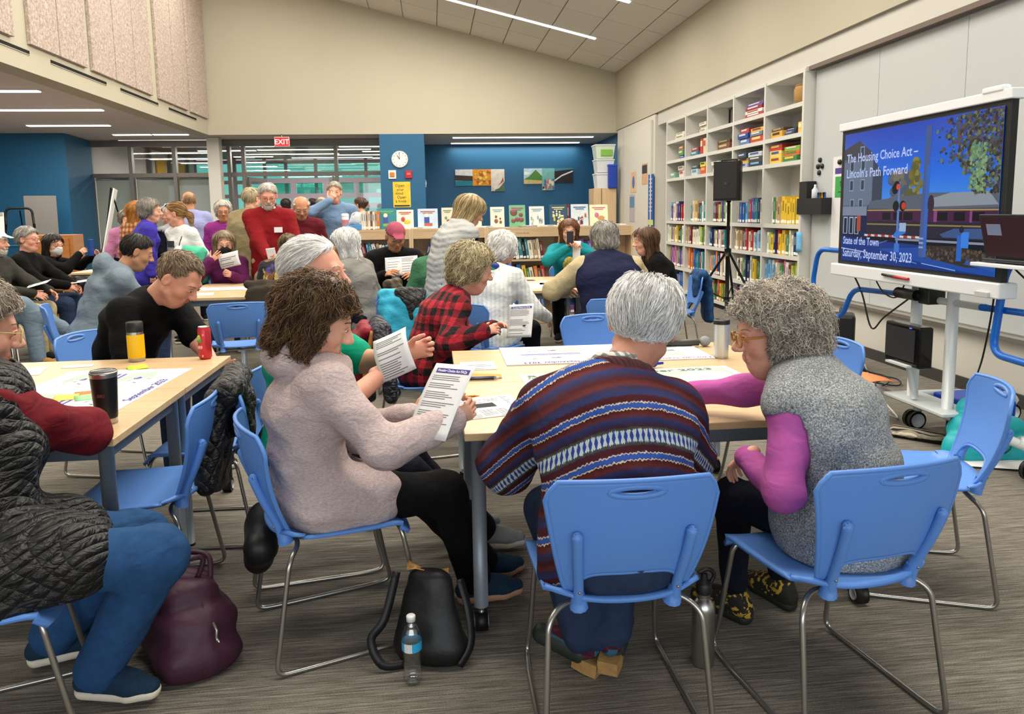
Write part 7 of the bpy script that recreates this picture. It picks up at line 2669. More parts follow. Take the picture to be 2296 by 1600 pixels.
# loudspeaker on its tripod
tp = empty('speaker_tripod', (3.86, 9.62, 0), 0.35, 'black tripod stand in front of the built-in shelf', 'tripod')
MB().tube([(0, 0, 0.28), (0, 0, 1.62)], 0.020, 12).tube([(0, 0, 0.10), (0, 0, 0.95)], 0.027, 12).build('pole', BLACKM, tp)
MB().tube([(0, 0, 0.86), (0, 0, 0.96)], 0.045, 12).build('collar', BLACKP, tp)
MB().tube([(0, 0, 0.26), (0, 0, 0.32)], 0.040, 12).build('lower_collar', BLACKP, tp)
for k in range(3):
    a = k * 2.0944 + 2.75
    dx, dy = math.cos(a), math.sin(a)
    lg = MB().tube([(0.03 * dx, 0.03 * dy, 0.90), (0.62 * dx, 0.62 * dy, 0.03)], 0.016, 8).build('leg', BLACKM, tp)
    MB().tube([(0.595 * dx, 0.595 * dy, 0.05), (0.64 * dx, 0.64 * dy, 0.012)], 0.022, 8).build('rubber_foot', BLACKP, lg)
    MB().tube([(0.03 * dx, 0.03 * dy, 0.30), (0.34 * dx, 0.34 * dy, 0.44)], 0.009, 6).build('brace', BLACKM, tp)
sp_ = empty('loudspeaker', (3.86, 9.62, 1.58), math.radians(-38), 'black loudspeaker box on top of the tripod', 'loudspeaker')
prof = [(-0.16, -0.15), (0.16, -0.15), (0.175, -0.10), (0.13, 0.14), (-0.13, 0.14), (-0.175, -0.10)]
MB().prism(prof, 0.50).build('cabinet', BLACKP, sp_)
MB().box((0, -0.153, 0.25), (0.29, 0.012, 0.45), ch=0.004).build('grille', mat('speaker grille', '#1c1c1d', 0.7, bump=0.8, bscale=300), sp_)
MB().box((0, -0.161, 0.22), (0.035, 0.004, 0.035)).build('badge', mat('badge grey', '#3c3c40', 0.4), sp_)
MB().tube(bent_path([(-0.10, 0.0, 0.50), (-0.10, 0.0, 0.525), (0.10, 0.0, 0.525), (0.10, 0.0, 0.50)], 0.02), 0.012, 8).build('handle', BLACKP, sp_)
MB().tube([(0, 0, -0.02), (0, 0, 0.02)], 0.03, 10).build('socket', BLACKP, sp_)

# ------------------------------------------------------------------ paper things
MAPG = mat('map pale green', '#a6c2ac', 0.8)
MAPV = mat('map violet', '#4a459c', 0.8)
MAPB = mat('map pale blue', '#a4c0d4', 0.8)
MAPM = mat('map magenta', '#9c4a96', 0.8)
MAPY = mat('map yellow', '#e0d05a', 0.8)
MAPGR = mat('map grey line', '#a3a6ae', 0.8)
PMATS = [PAPER, PRINT, PURPLEP, PRINTD, MAPG, MAPV, MAPB, MAPM, MAPY, MAPGR]


def page(label, o, x, y, w, h, head=None, cat='paper', group=None, curl=0.0, cols=1, th=0.0012, name='printed_sheet', lines=True, photo=None, dens=0.012):
    """sheet of paper: o = world corner, x / y = directions of its width and height"""
    M = basis(o, x, (Vector(y) - Vector(x).normalized() * Vector(y).dot(Vector(x).normalized())))
    r = empty(name, (0, 0, 0), 0, label, cat, group)
    r.matrix_world = M

    def cz(u, v):
        return curl * math.sin(v / h * 2.6) * h + curl * 0.5 * (u / w) ** 2 * w
    MB().sheet([[(w * j / 6, h * i / 10, cz(w * j / 6, h * i / 10)) for j in range(7)] for i in range(11)], th).build('sheet', PAPER, r)
    p = MB()

    def bar(u0, v0, u1, v1, mi=1):
        e = th * 0.5 + 0.0004
        n = 3
        vs = []
        for k in range(n + 1):
            u = u0 + (u1 - u0) * k / n
            vs += [(u, v0, cz(u, v0) + e), (u, v1, cz(u, v1) + e)]
        p.add(vs, [(2 * k, 2 * k + 2, 2 * k + 3, 2 * k + 1) for k in range(n)], mi)
    rr = random.Random(len(label) + int(o[0] * 50))
    top_ = h * 0.93
    if head:
        bar(w * 0.10, h * 0.865, w * 0.93, h * 0.935, 2)
        top_ = h * 0.83
    if photo:
        bar(w * 0.1, h * 0.5, w * 0.75, h * 0.72, 3)
    if lines:
        v = top_
        while v > h * 0.06:
            for c in range(cols):
                a = w * (0.08 + 0.86 * c / cols)
                if rr.random() < 0.86 and not (photo and h * 0.46 < v < h * 0.74):
                    bar(a, v - dens * 0.38, a + w * 0.86 / cols * rr.uniform(0.55, 0.95), v)
            v -= dens * (2.2 if rr.random() < 0.12 else 1.0)
    if p.v:
        p.build('print', PMATS, r)
    if head:
        e = max(cz(w * 0.12, h * 0.88), cz(w * 0.9, h * 0.92), cz(w * 0.5, h * 0.9)) + 0.0018
        lettering('heading', head, h * 0.05, PAPER, r, Matrix.Translation((w * 0.15, h * 0.882, e)), 0.0005, 'LEFT', w * 0.72)
    return r


page('stapled question sheet with a purple heading, held by the woman in the hoodie', (-0.105, 2.47, 0.752), (0.70, -0.70, 0.05), (0.41, 0.47, 0.78), 0.185, 0.27, 'Housing Choice Act FAQs', curl=0.03, dens=0.0075)
page('grey backed sheet curled in the white haired man\'s hands', (-0.20, 2.88, 0.84), (0.75, -0.2, 0.3), (0.25, 0.3, 0.75), 0.15, 0.17, None, curl=0.22, dens=0.008)
page('question sheet with purple heading held by the woman in checked flannel', (0.42, 4.39, 0.745), (0.78, -0.60, 0.10), (0.45, 0.05, 0.88), 0.17, 0.20, 'Housing Choice Act FAQs', dens=0.008)
page('curled white sheet held by the woman in the black mask', (-2.33, 8.70, 0.90), (0.95, -0.25, 0.2), (0.05, 0.1, 1), 0.25, 0.16, None, curl=0.15, dens=0.02)
page('white paper on the khaki lap of the man in the white cap', (-4.27, 8.52, 0.785), (0.25, -0.9, -0.06), (0.9, 0.2, 0.25), 0.26, 0.22, None, dens=0.03)
page('white paper drooping over the knee of the man in black', (-4.12, 9.20, 0.765), (0.2, -0.9, -0.06), (0.9, 0.2, 0.12), 0.20, 0.24, None, lines=False)
page('grey magazine open in the hands of the man in the pink cap', (-0.46, 7.49, 0.875), (0.98, -0.05, 0.05), (0, 0.35, 0.8), 0.32, 0.19, None, cat='magazine', curl=0.05, cols=2, name='magazine')
page('white sheet held upright by the woman in the teal fleece', (1.60, 8.60, 0.82), (0.75, -0.6, 0), (0.1, 0.05, 1), 0.10, 0.32, None, curl=0.04, lines=False)
page('small white notes in the hand of the man in the red sweater', (-1.78, 8.50, 1.0), (0.9, -0.1, 0.1), (0, -0.2, 0.9), 0.10, 0.13, None, lines=False)
# on the tables
Z0 = 0.7415
page('white leaflet near the corner of the map table', (0.12, 3.52, Z0), (1, 0, 0), (0.15, 1, 0), 0.17, 0.20, None, dens=0.03)
page('photocopied report with a dark photograph beside the hoodie\'s hand', (0.105, 2.655, Z0), (0.97, 0.24, 0), (-0.2, 1, 0), 0.22, 0.28, None, cols=3, photo=True, dens=0.014)
page('second report sheet sticking out under the photocopied report', (0.17, 2.70, Z0 - 0.0012), (0.97, 0.30, 0), (-0.2, 1, 0), 0.21, 0.27, None, cols=2, dens=0.016)
page('white form lying under the grey fleece vest at the table edge', (1.44, 2.52, Z0), (1, 0.06, 0), (0, 1, 0), 0.20, 0.27, None, dens=0.012)
page('white sheets at the far end of the table with the yellow tumbler', (-2.22, 3.70, Z0), (1, 0.25, 0), (-0.1, 1, 0), 0.34, 0.22, None, dens=0.03)
page('thin white leaflet beside the sheets near the yellow tumbler', (-1.86, 3.93, Z0), (1, 0.15, 0), (0, 1, 0), 0.14, 0.07, None, lines=False)
page('large white plan under the masked woman\'s elbows', (-2.40, 7.85, Z0), (1, 0.05, 0), (0.1, 1, 0), 0.60, 0.42, None, dens=0.06)
page('white sheets nearer edge of the masked woman\'s table', (-2.42, 7.35, Z0), (1, 0.2, 0), (0, 1, 0), 0.34, 0.26, None, dens=0.05)
page('map sheet on the table behind the white cardigan', (0.62, 7.25, Z0), (1, -0.1, 0), (0.25, 1, 0), 0.48, 0.62, None, dens=0.06)
page('sheet with violet box on the table before the navy vest', (1.08, 7.62, Z0), (1, -0.12, 0), (0.1, 1, 0), 0.36, 0.44, None, dens=0.05)
MB().box((0, 0, 0), (0.14, 0.08, 0.002)).build('orange_card', mat('orange card', '#d8824e', 0.7), None, (1.42, 8.28, 0.742), 0.1)
tag(bpy.data.objects['orange_card'], 'orange card on the table before the teal fleece', 'card')
MB().prism([(-0.11, -0.05), (0.09, -0.06), (0.10, 0.02), (-0.02, 0.07)], 0.002).build('orange_slip', mat('orange note paper', '#dd8a2c', 0.7), None, (0.20, 3.37, 0.7412), 0.1)
tag(bpy.data.objects['orange_slip'], 'orange paper slip beside the dark pens on the map table', 'paper')


def stick(name, a, b, r, m, label, tip=None):
    a, b = Vector(a), Vector(b)
    o = empty(name, a, 0, label, 'pen', 'pens on the tables')
    d = b - a
    MB().tube([(0, 0, 0), d * 0.8], r, 8).build('barrel', m, o)
    MB().tube([d * 0.8, d], (r, r * 0.25), 8).build('tip', tip or m, o)
    MB().tube([-d * 0.04, (0, 0, 0)], r * 0.8, 8).build('end_cap', tip or m, o)


stick('pen', (0.14, 3.30, 0.748), (0.285, 3.295, 0.748), 0.006, mat('dark pen barrel', '#2b2a3a', 0.35), 'dark ballpoint pen nearest the orange slip', STEEL)
stick('pen', (0.13, 3.325, 0.748), (0.292, 3.315, 0.748), 0.006, mat('navy pen barrel', '#2c2a6a', 0.35), 'navy ballpoint pen lying against the dark pen', STEEL)
stick('pencil', (0.06, 2.56, 0.85), (0.15, 2.60, 0.842), 0.0042, mat('orange pencil', '#d9841f', 0.45), 'orange pencil held between the fingers of the woman in the hoodie')
stick('pen', (0.49, 4.40, 0.80), (0.53, 4.32, 0.83), 0.004, BLACKP, 'black pen in the hand of the woman in checked flannel')
stick('pen', (0.93, 8.12, 0.748), (1.10, 8.05, 0.748), 0.006, mat('violet pen barrel', '#4c3c94', 0.4), 'violet pen on the table before the teal fleece')


def mapsheet(label, c, rz, w, h, th, title, flip=False, near=False):
    o = empty('map_sheet', c, rz, label, 'map', 'large maps on the tables')
    MB().box((0, 0, th / 2), (w, h, th)).build('sheet', PAPER, o)
    p = MB()
    e = th + 0.0006
    lay = [e]

    def blob(cx, cy, rx, ry, mi, n=22, j=0.25, s=1):
        lay[0] += 0.00003
        q = random.Random(int(cx * 997 + cy * 77) + s)
        p.add([(cx + rx * math.cos(6.2832 * k / n) * (1 + q.uniform(-j, j)), cy + ry * math.sin(6.2832 * k / n) * (1 + q.uniform(-j, j)), lay[0]) for k in range(n)], [tuple(range(n))], mi)

    def ring(cx, cy, rx, ry, mi=9):
        n = 30
        lay[0] += 0.00003
        p.add([(cx + k2 * rx * math.cos(6.2832 * k / n), cy + k2 * ry * math.sin(6.2832 * k / n), lay[0]) for k2 in (1.0, 0.975) for k in range(n)],
              [(k, (k + 1) % n, n + (k + 1) % n, n + k) for k in range(n)], mi)
    if near:
        p.box((0, 0, e), (w * 0.94, h * 0.9, 0.0002), mi=4)
        blob(-0.3 * w, -0.2 * h, 0.18 * w, 0.2 * h, 6)
        blob(0.12 * w, -0.05 * h, 0.16 * w, 0.10 * h, 7)
        blob(0.05 * w, -0.12 * h, 0.12 * w, 0.06 * h, 8)
        blob(0.33 * w, 0.1 * h, 0.12 * w, 0.2 * h, 0)
        blob(-0.2 * w, 0.15 * h, 0.15 * w, 0.1 * h, 0)
        for k in range(10):
            blob((-0.42 + 0.09 * k) * w, (-0.3 + 0.06 * (k % 4)) * h, 0.02 * w, 0.012 * h, 9)
    else:
        for sx in (-0.26, 0.22):
            for sy in (-0.22, 0.2):
                p.box((sx * w, sy * h, e), (w * 0.42, h * 0.36, 0.0002), mi=0)
                blob(sx * w + 0.05 * w, sy * h + 0.03 * h, 0.15 * w, 0.14 * h, 4)
                blob(sx * w - 0.08 * w, sy * h, 0.10 * w, 0.10 * h, 0)
                ring(sx * w, sy * h, 0.19 * w, 0.17 * h)
                ring(sx * w - 0.02 * w, sy * h, 0.11 * w, 0.12 * h)
                blob(sx * w + 0.02 * w, sy * h + 0.02 * h, 0.035 * w, 0.03 * h, 5, 5)
                for k in range(26):
                    a = k * 2.4
                    p.box((sx * w + 0.17 * w * math.cos(a) * ((k % 7) / 7), sy * h + 0.14 * h * math.sin(a) * ((k % 5) / 5 + 0.2), lay[0] + 0.0001), (0.022 * w, 0.012 * h, 0.0001), rz=a, mi=9)
                p.box((sx * w, sy * h + (0.185 if sy < 0 else -0.185) * h, lay[0]), (w * 0.3, h * 0.022, 0.0002), mi=5)
    p.build('map_print', PMATS, o)
    for (s, sz, x, y, m, wd) in title:
        M = Matrix.Translation((x * w, y * h, lay[0] + 0.0008))
        if flip:
            M = M @ Matrix.Rotation(math.pi, 4, 'Z')
        lettering('map_title', s, sz, m, o, M, 0.0006, 'LEFT', wd)
    return o


mapsheet('foam mounted map turned the other way round on the far half of the table', (0.865, 3.82, 0.7405), -0.01, 1.04, 0.47, 0.006,
         [('Revised - September 2023', 0.05, 0.02, -0.42, MAPV, 0.45), ('Lincoln Station', 0.032, 0.49, -0.43, MAPM, 0.3)], flip=True)
mapsheet('large revised zoning map with grey lettering on the near half of the table', (0.88, 3.11, 0.7405), 0.03, 0.99, 0.56, 0.0015,
         [('Revised - September 2023', 0.055, -0.47, 0.37, PRINT, 0.86), ('Lincoln Center Subdistrict', 0.026, -0.47, 0.32, PRINT, 0.35)], near=True)
mapsheet('large white map on the table beside the black tumbler', (-1.50, 3.42, 0.7405), 1.52, 0.82, 0.58, 0.0015,
         [('September 2023', 0.05, -0.3, -0.47, MAPV, 0.4)])
for lb, c, rz, cl in (('lime green sticky note on the map beside the yellow tumbler', (-1.47, 3.87, 0.743), 0.5, '#b4dc34'), ('orange sticky note on the map behind the black tumbler', (-1.47, 3.30, 0.744), 0.3, '#d8743c'), ('pale green sticky note under the orange one', (-1.44, 3.24, 0.7432), 0.45, '#8fc48c'), ('yellow sticky note beside the orange one', (-1.53, 3.25, 0.7436), 0.2, '#dccf5a')):
    o = MB().sheet([[(-0.045 + 0.03 * j, -0.04 + 0.027 * i, 0.003 * i * i * 0.25) for j in range(4)] for i in range(4)], 0.001).build('sticky_note', mat('note ' + cl, cl, 0.7), None, c, rz)
    tag(o, lb, 'sticky note', 'sticky notes on the map')


# ------------------------------------------------------------------ cups, cans and bottles
def vessel(name, label, cat, c, prof, mats, parts=()):
    o = empty(name, c, 0, label, cat)
    MB().lathe(prof, 28).build('body', mats, o)
    for nm, pr, m in parts:
        MB().lathe(pr, 28).build(nm, m, o)
    return o


SST = mat('brushed steel', '#b3b1ac', 0.28, 0.95)
bt = vessel('tumbler', 'black insulated tumbler with engraved lettering at the table corner', 'tumbler', (-1.195, 2.83, 0.74),
            [(0, 0), (0.036, 0), (0.0365, 0.022)], SST, [('sleeve', [(0.0368, 0.022), (0.038, 0.03), (0.045, 0.165), (0.0455, 0.172)], mat('black powder coat', '#121213', 0.4)),
                                                        ('rim', [(0.0455, 0.172), (0.047, 0.185), (0.047, 0.192), (0.044, 0.192)], SST), ('lid', [(0.044, 0.190), (0.043, 0.196), (0.03, 0.199), (0, 0.199)], mat('clear smoked lid', '#4a4a4c', 0.15))])
lettering('engraving', 'MASTERPIECE', 0.016, SST, bt, basis((-0.0265, -0.0345, 0.105), (0.93, -0.36, 0), (0, 0, 1)), 0.0002, 'LEFT', 0.05)
vessel('tumbler', 'yellow insulated tumbler with a black lid', 'tumbler', (-1.545, 4.07, 0.74), [(0, 0), (0.040, 0), (0.041, 0.02)], SST,
       [('sleeve', [(0.0415, 0.02), (0.042, 0.03), (0.042, 0.135), (0.0415, 0.142)], mat('yellow powder coat', '#e6b400', 0.4)), ('band', [(0.0405, 0.142), (0.040, 0.155)], SST), ('lid', [(0.0405, 0.155), (0.041, 0.205), (0.036, 0.208), (0, 0.204)], BLACKP)])
cn = vessel('drink_can', 'red drink can with a lime and a pink pair of glasses printed on it', 'can', (-1.20, 4.07, 0.74), [(0, 0.004), (0.026, 0.0), (0.033, 0.012), (0.033, 0.155), (0.028, 0.168)], mat('red can print', '#c2343c', 0.3, 0.3),
            [('rim', [(0.028, 0.168), (0.029, 0.172), (0.026, 0.172), (0.025, 0.167), (0, 0.166)], SST)])
p = MB()
for a, z, ra, mi in ((-2.2, 0.115, 0.016, 0), (-2.0, 0.10, 0.011, 1), (-2.35, 0.10, 0.012, 1), (-1.85, 0.065, 0.010, 2), (-2.25, 0.065, 0.010, 2), (-1.5, 0.13, 0.006, 2), (-1.7, 0.02, 0.007, 2)):
    p.ball((0.033 * math.cos(a), 0.033 * math.sin(a), z), (ra * 0.7, ra * 0.5, ra), 10, 6, mi)
p.build('printed_fruit', [mat('lime print', '#9dbf3c', 0.4), mat('leaf print', '#4f9a4a', 0.4), mat('pink print light', '#e4a0a0', 0.4)], cn)
vessel('travel_mug', 'silver travel mug with a black lid beside the microphone', 'mug', (1.42, 3.60, 0.74), [(0, 0), (0.034, 0), (0.035, 0.01), (0.039, 0.175)], mat('white steel', '#c4c5c4', 0.3, 0.6),
       [('lid', [(0.040, 0.172), (0.041, 0.19), (0.034, 0.196), (0.03, 0.188), (0, 0.188)], BLACKP), ('base_ring', [(0.0352, 0.003), (0.0357, 0.012)], SST)])
mic = empty('microphone', (1.44, 3.93, 0.765), 0.25, 'wireless microphone with a grey foam ball lying on the table', 'microphone')
MB().tube([(-0.02, 0, 0), (-0.22, 0.05, 0.0)], (0.019, 0.016), 12).build('handle', mat('grey brown handle', '#3c3835', 0.4), mic)
MB().ball((0.015, -0.008, 0.004), (0.031, 0.028, 0.028), 16, 10).build('grille', mat('grey foam', '#8d9296', 0.8, bump=0.6, bscale=400), mic)
bl = empty('marker_clip', (1.02, 3.42, 0.74), 0.3, 'royal blue plastic clip standing on the map', 'clip')
MB().ball((0, 0, 0.035), (0.028, 0.018, 0.032), 12, 8).build('knob', mat('royal blue plastic', '#1c2fa8', 0.4), bl)
MB().box((0.03, 0, 0.02), (0.05, 0.012, 0.012), ch=0.003).build('lever', mat('royal blue plastic', '#1c2fa8', 0.4), bl)
WATER = m_glass('clear plastic', (0.93, 0.95, 0.96), 0.22, 0.06)
wb = empty('water_bottle', (-0.10, 2.275, 0), 0.4, 'clear plastic water bottle with a blue and white label on the carpet', 'bottle')
pr = [(0, 0.004), (0.024, 0.0), (0.030, 0.012)]
for k in range(9):
    pr += [(0.0305, 0.02 + k * 0.0105), (0.0275, 0.0253 + k * 0.0105)]
pr += [(0.031, 0.118), (0.0312, 0.155), (0.029, 0.168), (0.020, 0.190), (0.0125, 0.200), (0.0125, 0.207)]
MB().lathe(pr, 28).build('body', WATER, wb)
MB().lathe([(0, 0.206), (0.0145, 0.206), (0.0145, 0.222), (0.012, 0.2245), (0, 0.2245)], 20).build('cap', mat('white plastic cap', '#dcdcda', 0.4), wb)
MB().lathe([(0.0318, 0.113), (0.0318, 0.142)], 28).build('label_band', mat('cyan label', '#2aa6d8', 0.4), wb)
lb = MB()
for k in range(7):
    a0, a1 = -2.75 + 0.12 * k, -2.75 + 0.12 * (k + 1)
    lb.add([(0.0322 * math.cos(a0), 0.0322 * math.sin(a0), 0.113), (0.0322 * math.cos(a1), 0.0322 * math.sin(a1), 0.113), (0.0322 * math.cos(a1), 0.0322 * math.sin(a1), 0.142), (0.0322 * math.cos(a0), 0.0322 * math.sin(a0), 0.142)], [(0, 1, 2, 3)])
lb.build('label_panel', PAPER, wb)
fk = vessel('steel_flask', 'tall steel water flask with a black sport cap beside the chair', 'flask', (0.845, 2.25, 0), [(0, 0), (0.034, 0.0), (0.037, 0.006), (0.037, 0.19), (0.034, 0.207), (0.024, 0.222), (0.021, 0.226)], SST,
            [('neck', [(0.021, 0.226), (0.022, 0.23), (0.020, 0.234), (0.022, 0.238), (0.020, 0.25)], SST), ('cap', [(0.025, 0.246), (0.026, 0.275), (0.020, 0.285), (0.012, 0.289), (0.011, 0.31), (0, 0.312)], BLACKP)])
MB().tube(smooth_path([(0.02, 0, 0.275), (0.034, 0, 0.305), (0.012, 0, 0.325), (-0.02, 0, 0.315)], 4), 0.007, 8).build('carry_loop', BLACKP, fk)


# ------------------------------------------------------------------ bags and coats
def drape(name, label, cat, caps, m, h=0.014, rip=0.009, rf=26, seed=4, floor=False, subs=(), attr=None):
    """soft cloth thing from widened capsules given in world space; returns its root"""
    P = np.array([c[0] for c in caps] + [c[1] for c in caps], float)
    F = Field(P.min(0) - 0.2, P.max(0) + 0.2, h)
    for c in caps:
        a, b, ra, rb, w, sd = (list(c[:4]) + ([c[4], c[5]] if len(c) == 6 else [1.0, None]))
        F.cap(a, b, ra, rb, 0.03, 'u', w, sd)
    for c in subs:
        F.cap(*c[:4], 0.02, 's', *(c[4:6] if len(c) > 4 else (1.0, None)))
    if rip:
        F.ripple(rip, rf, seed, 6, (1, 1, 0.7))
    if floor:
        F.half((0, 0, 0.002), (0, 0, -1))
    r = empty(name, (float(P[:, 0].mean()), float(P[:, 1].mean()), float(P[:, 2].min())), 0, label, cat)
    o = soft('cloth', F, m, r, 1)
    o.data.transform(Matrix.Translation(-Vector(r.location)))
    return r


def strap(r, pts, wd, m, name='strap', n=(0, 0, 1)):
    """flat band along a path, in world space, added to thing r"""
    P = smooth_path(pts, 5)
    rows = []
    for i, q in enumerate(P):
        d = (P[min(i + 1, len(P) - 1)] - P[max(i - 1, 0)]).normalized()
        s_ = d.cross(Vector(n))
        s_ = s_.normalized() if s_.length > 1e-4 else Vector((1, 0, 0))
        rows.append([q - s_ * wd / 2 - Vector(r.location), q + s_ * wd / 2 - Vector(r.location)])
    return MB().sheet(rows, 0.004).build(name, m, r)


PLUM = mat('plum leather cloth', '#3c1a2c', 0.55, var=0.12, vscale=30, bump=0.3, bscale=60)
bg = drape('handbag', 'plum coloured slouching handbag on the carpet', 'handbag',
           [((-0.90, 2.62, 0.06), (-0.80, 2.42, 0.06), 0.10, 0.09, 1.5, (0.9, 0.45, 0)), ((-0.90, 2.58, 0.16), (-0.80, 2.45, 0.15), 0.085, 0.08, 1.55, (0.9, 0.45, 0)), ((-0.88, 2.56, 0.25), (-0.83, 2.47, 0.24), 0.045, 0.05, 1.9, (0.9, 0.45, 0))], PLUM, 0.010, 0.008, 20, 3, True,
           [((-0.92, 2.50, 0.32), (-0.80, 2.53, 0.31), 0.03, 0.03)])
strap(bg, [(-0.96, 2.44, 0.24), (-0.95, 2.42, 0.31), (-0.87, 2.48, 0.345), (-0.80, 2.53, 0.34), (-0.82, 2.52, 0.27)], 0.018, PLUM, 'handle', (0.3, -0.8, 0.4))
strap(bg, [(-0.93, 2.58, 0.25), (-0.93, 2.58, 0.31), (-0.86, 2.57, 0.345), (-0.79, 2.56, 0.33), (-0.78, 2.53, 0.26)], 0.018, PLUM, 'handle', (0.3, -0.8, 0.4))
strap(bg, [(-0.78, 2.46, 0.25), (-0.745, 2.40, 0.17), (-0.735, 2.38, 0.08), (-0.74, 2.40, 0.03)], 0.035, PLUM, 'shoulder_strap', (0.6, -0.8, 0))
k = Vector(bg.location)
MB().tube([Vector(q) - k for q in ((-0.735, 2.385, 0.185), (-0.722, 2.372, 0.165), (-0.725, 2.372, 0.14), (-0.718, 2.370, 0.125))], 0.005, 8).build('snap_hook', STEEL, bg)
BLKN = mat('black nylon', '#0f0f11', 0.5, var=0.2, vscale=20, bump=0.3, bscale=40)
tt = drape('tote_bag', 'black nylon tote bag with a tan lining standing on the carpet', 'bag',
           [((-0.045, 2.385, 0.06), (-0.04, 2.42, 0.27), 0.062, 0.038, 2.0, (0.95, -0.3, 0)), ((-0.10, 2.40, 0.05), (0.02, 2.365, 0.05), 0.06, 0.06)], BLKN, 0.009, 0.006, 24, 8, True,
           [((-0.09, 2.445, 0.345), (0.02, 2.41, 0.33), 0.034, 0.034)])
strap(tt, [(-0.15, 2.44, 0.29), (-0.19, 2.38, 0.16), (-0.235, 2.36, 0.10), (-0.20, 2.33, 0.03), (-0.13, 2.34, 0.02)], 0.028, BLKN, 'strap', (0.2, -1, 0.2))
strap(tt, [(0.06, 2.40, 0.27), (0.085, 2.36, 0.18), (0.09, 2.33, 0.08), (0.05, 2.31, 0.015)], 0.026, BLKN, 'strap', (0.5, -1, 0))
k = Vector(tt.location)
MB().sheet([[Vector((-0.115 + 0.028 * j, 2.432 - 0.007 * j + 0.028 * i, 0.298 - 0.004 * j + 0.012 * math.sin(j + i))) - k for j in range(6)] for i in range(3)], 0.002).build('lining', mat('tan lining', '#b98d52', 0.7), tt)
tl = drape('shopping_bag', 'teal reusable shopping bag slumped on the carpet', 'bag',
           [((3.05, 4.02, 0.05), (3.42, 3.95, 0.05), 0.10, 0.08, 1.0), ((3.12, 4.08, 0.16), (3.40, 4.05, 0.15), 0.09, 0.08), ((3.18, 4.15, 0.27), (3.36, 4.15, 0.25), 0.06, 0.05)], mat('teal polypropylene', '#0aa3ac', 0.45, var=0.08, vscale=8), 0.013, 0.012, 16, 12, True)
k = Vector(tl.location)
rg = [(3.20 + 0.085 * math.cos(a * 0.42), 3.93 + 0.03 * math.sin(a * 0.42), 0.14 + 0.075 * math.sin(a * 0.42)) for a in range(15)]
MB().tube([Vector((x_, y_ - 0.02, z_)) - k for x_, y_, z_ in rg], 0.005, 6, closed=True).build('printed_ring', mat('dark teal print', '#0a3a4a', 0.6), tl)
page('white sheet lying on the carpet before the teal bag', (2.98, 3.86, 0.012), (0.92, -0.38, 0), (0.3, 0.95, 0.02), 0.40, 0.20, None, lines=False, curl=0.01)
sm = drape('striped_pouch', 'black and cream striped pouch on the carpet', 'pouch', [((2.96, 4.50, 0.03), (3.14, 4.30, 0.03), 0.04, 0.035, 1.6, (1, 1, 0))], m_check('black cream stripe', '#d8cdb4', '#15130f', 0.05), 0.010, 0, 20, 2, True)
drape('backpack', 'black bag on the floor under the row of armchairs', 'bag', [((-4.35, 8.75, 0.09), (-4.05, 8.76, 0.08), 0.095, 0.09), ((-4.3, 8.75, 0.17), (-4.15, 8.76, 0.15), 0.07, 0.07)], BLKN, 0.02, 0.012, 20, 5, True)
drape('backpack', 'black bag tucked on the seat behind the woman in the hoodie', 'bag', [((-0.66, 2.80, 0.36), (-0.62, 2.58, 0.34), 0.06, 0.06, 1.0), ((-0.66, 2.78, 0.28), (-0.64, 2.62, 0.28), 0.05, 0.05)], BLKN, 0.014, 0.006)
drape('shoulder_bag', 'black bag on the lap of the woman taking a photograph', 'bag', [((-4.25, 9.62, 0.70), (-4.12, 9.85, 0.68), 0.10, 0.09)], BLKN, 0.02, 0.01)


def coat(label, cx, cy, rz, m, top_=0.83, hem=0.30, wd=0.22, dp=0.05, name='jacket', extra=(), h=0.014, rip=0.012, rf=22, seed=6):
    """garment hung over a chair back whose top edge is centred at cx, cy; rz = facing of the chair in degrees"""
    th = math.radians(rz)
    s_ = np.array([math.cos(th), -math.sin(th), 0])
    f = np.array([math.sin(th), math.cos(th), 0])
    c = np.array([cx, cy, 0.0])
    caps = [(c - s_ * wd * 0.8 + V(0, 0, top_), c + s_ * wd * 0.8 + V(0, 0, top_), dp, dp),
            (c - f * 0.05 + V(0, 0, top_ - 0.05), c - f * 0.085 + V(0, 0, hem), dp, dp * 0.9, wd / dp * 0.95, s_),
            (c + f * 0.035 + V(0, 0, top_ - 0.05), c + f * 0.04 + V(0, 0, top_ - 0.22), dp * 0.7, dp * 0.6, wd / dp, s_)]
    for e in extra:
        caps.append(e)
    return drape(name, label, 'jacket', caps, m, h, rip, rf, seed)


PUFB = m_quilt('black puffy nylon', '#161617', 0.07)
coat('black puffy coat hung over the chair behind the woman in the hoodie', -0.83, 3.17, 80, PUFB, 0.80, 0.42, 0.20, 0.06, extra=[(V(-0.88, 3.0, 0.70), V(-0.90, 2.96, 0.45), 0.055, 0.05)])
coat('navy quilted jacket hung on the chair of the woman in checked flannel', -0.33, 4.60, 80, m_quilt('navy puffy nylon', '#16182a', 0.06), 0.80, 0.40, 0.16, 0.055, extra=[(V(-0.30, 4.42, 0.76), V(-0.26, 4.38, 0.42), 0.05, 0.045)])
rj = coat('red jacket and bag hung on the chair of the woman in checked flannel', -0.42, 4.66, 80, m_cloth('crimson nylon', '#7c1424', 0.1, rough=0.6), 0.78, 0.14, 0.19, 0.045, extra=[(V(-0.46, 4.52, 0.70), V(-0.44, 4.50, 0.30), 0.05, 0.045)])
strap(rj, [(-0.36, 4.46, 0.80), (-0.40, 4.42, 0.6), (-0.44, 4.42, 0.35), (-0.45, 4.44, 0.16)], 0.03, mat('tan leather', '#a3662c', 0.5), 'shoulder_strap', (0, -1, 0))
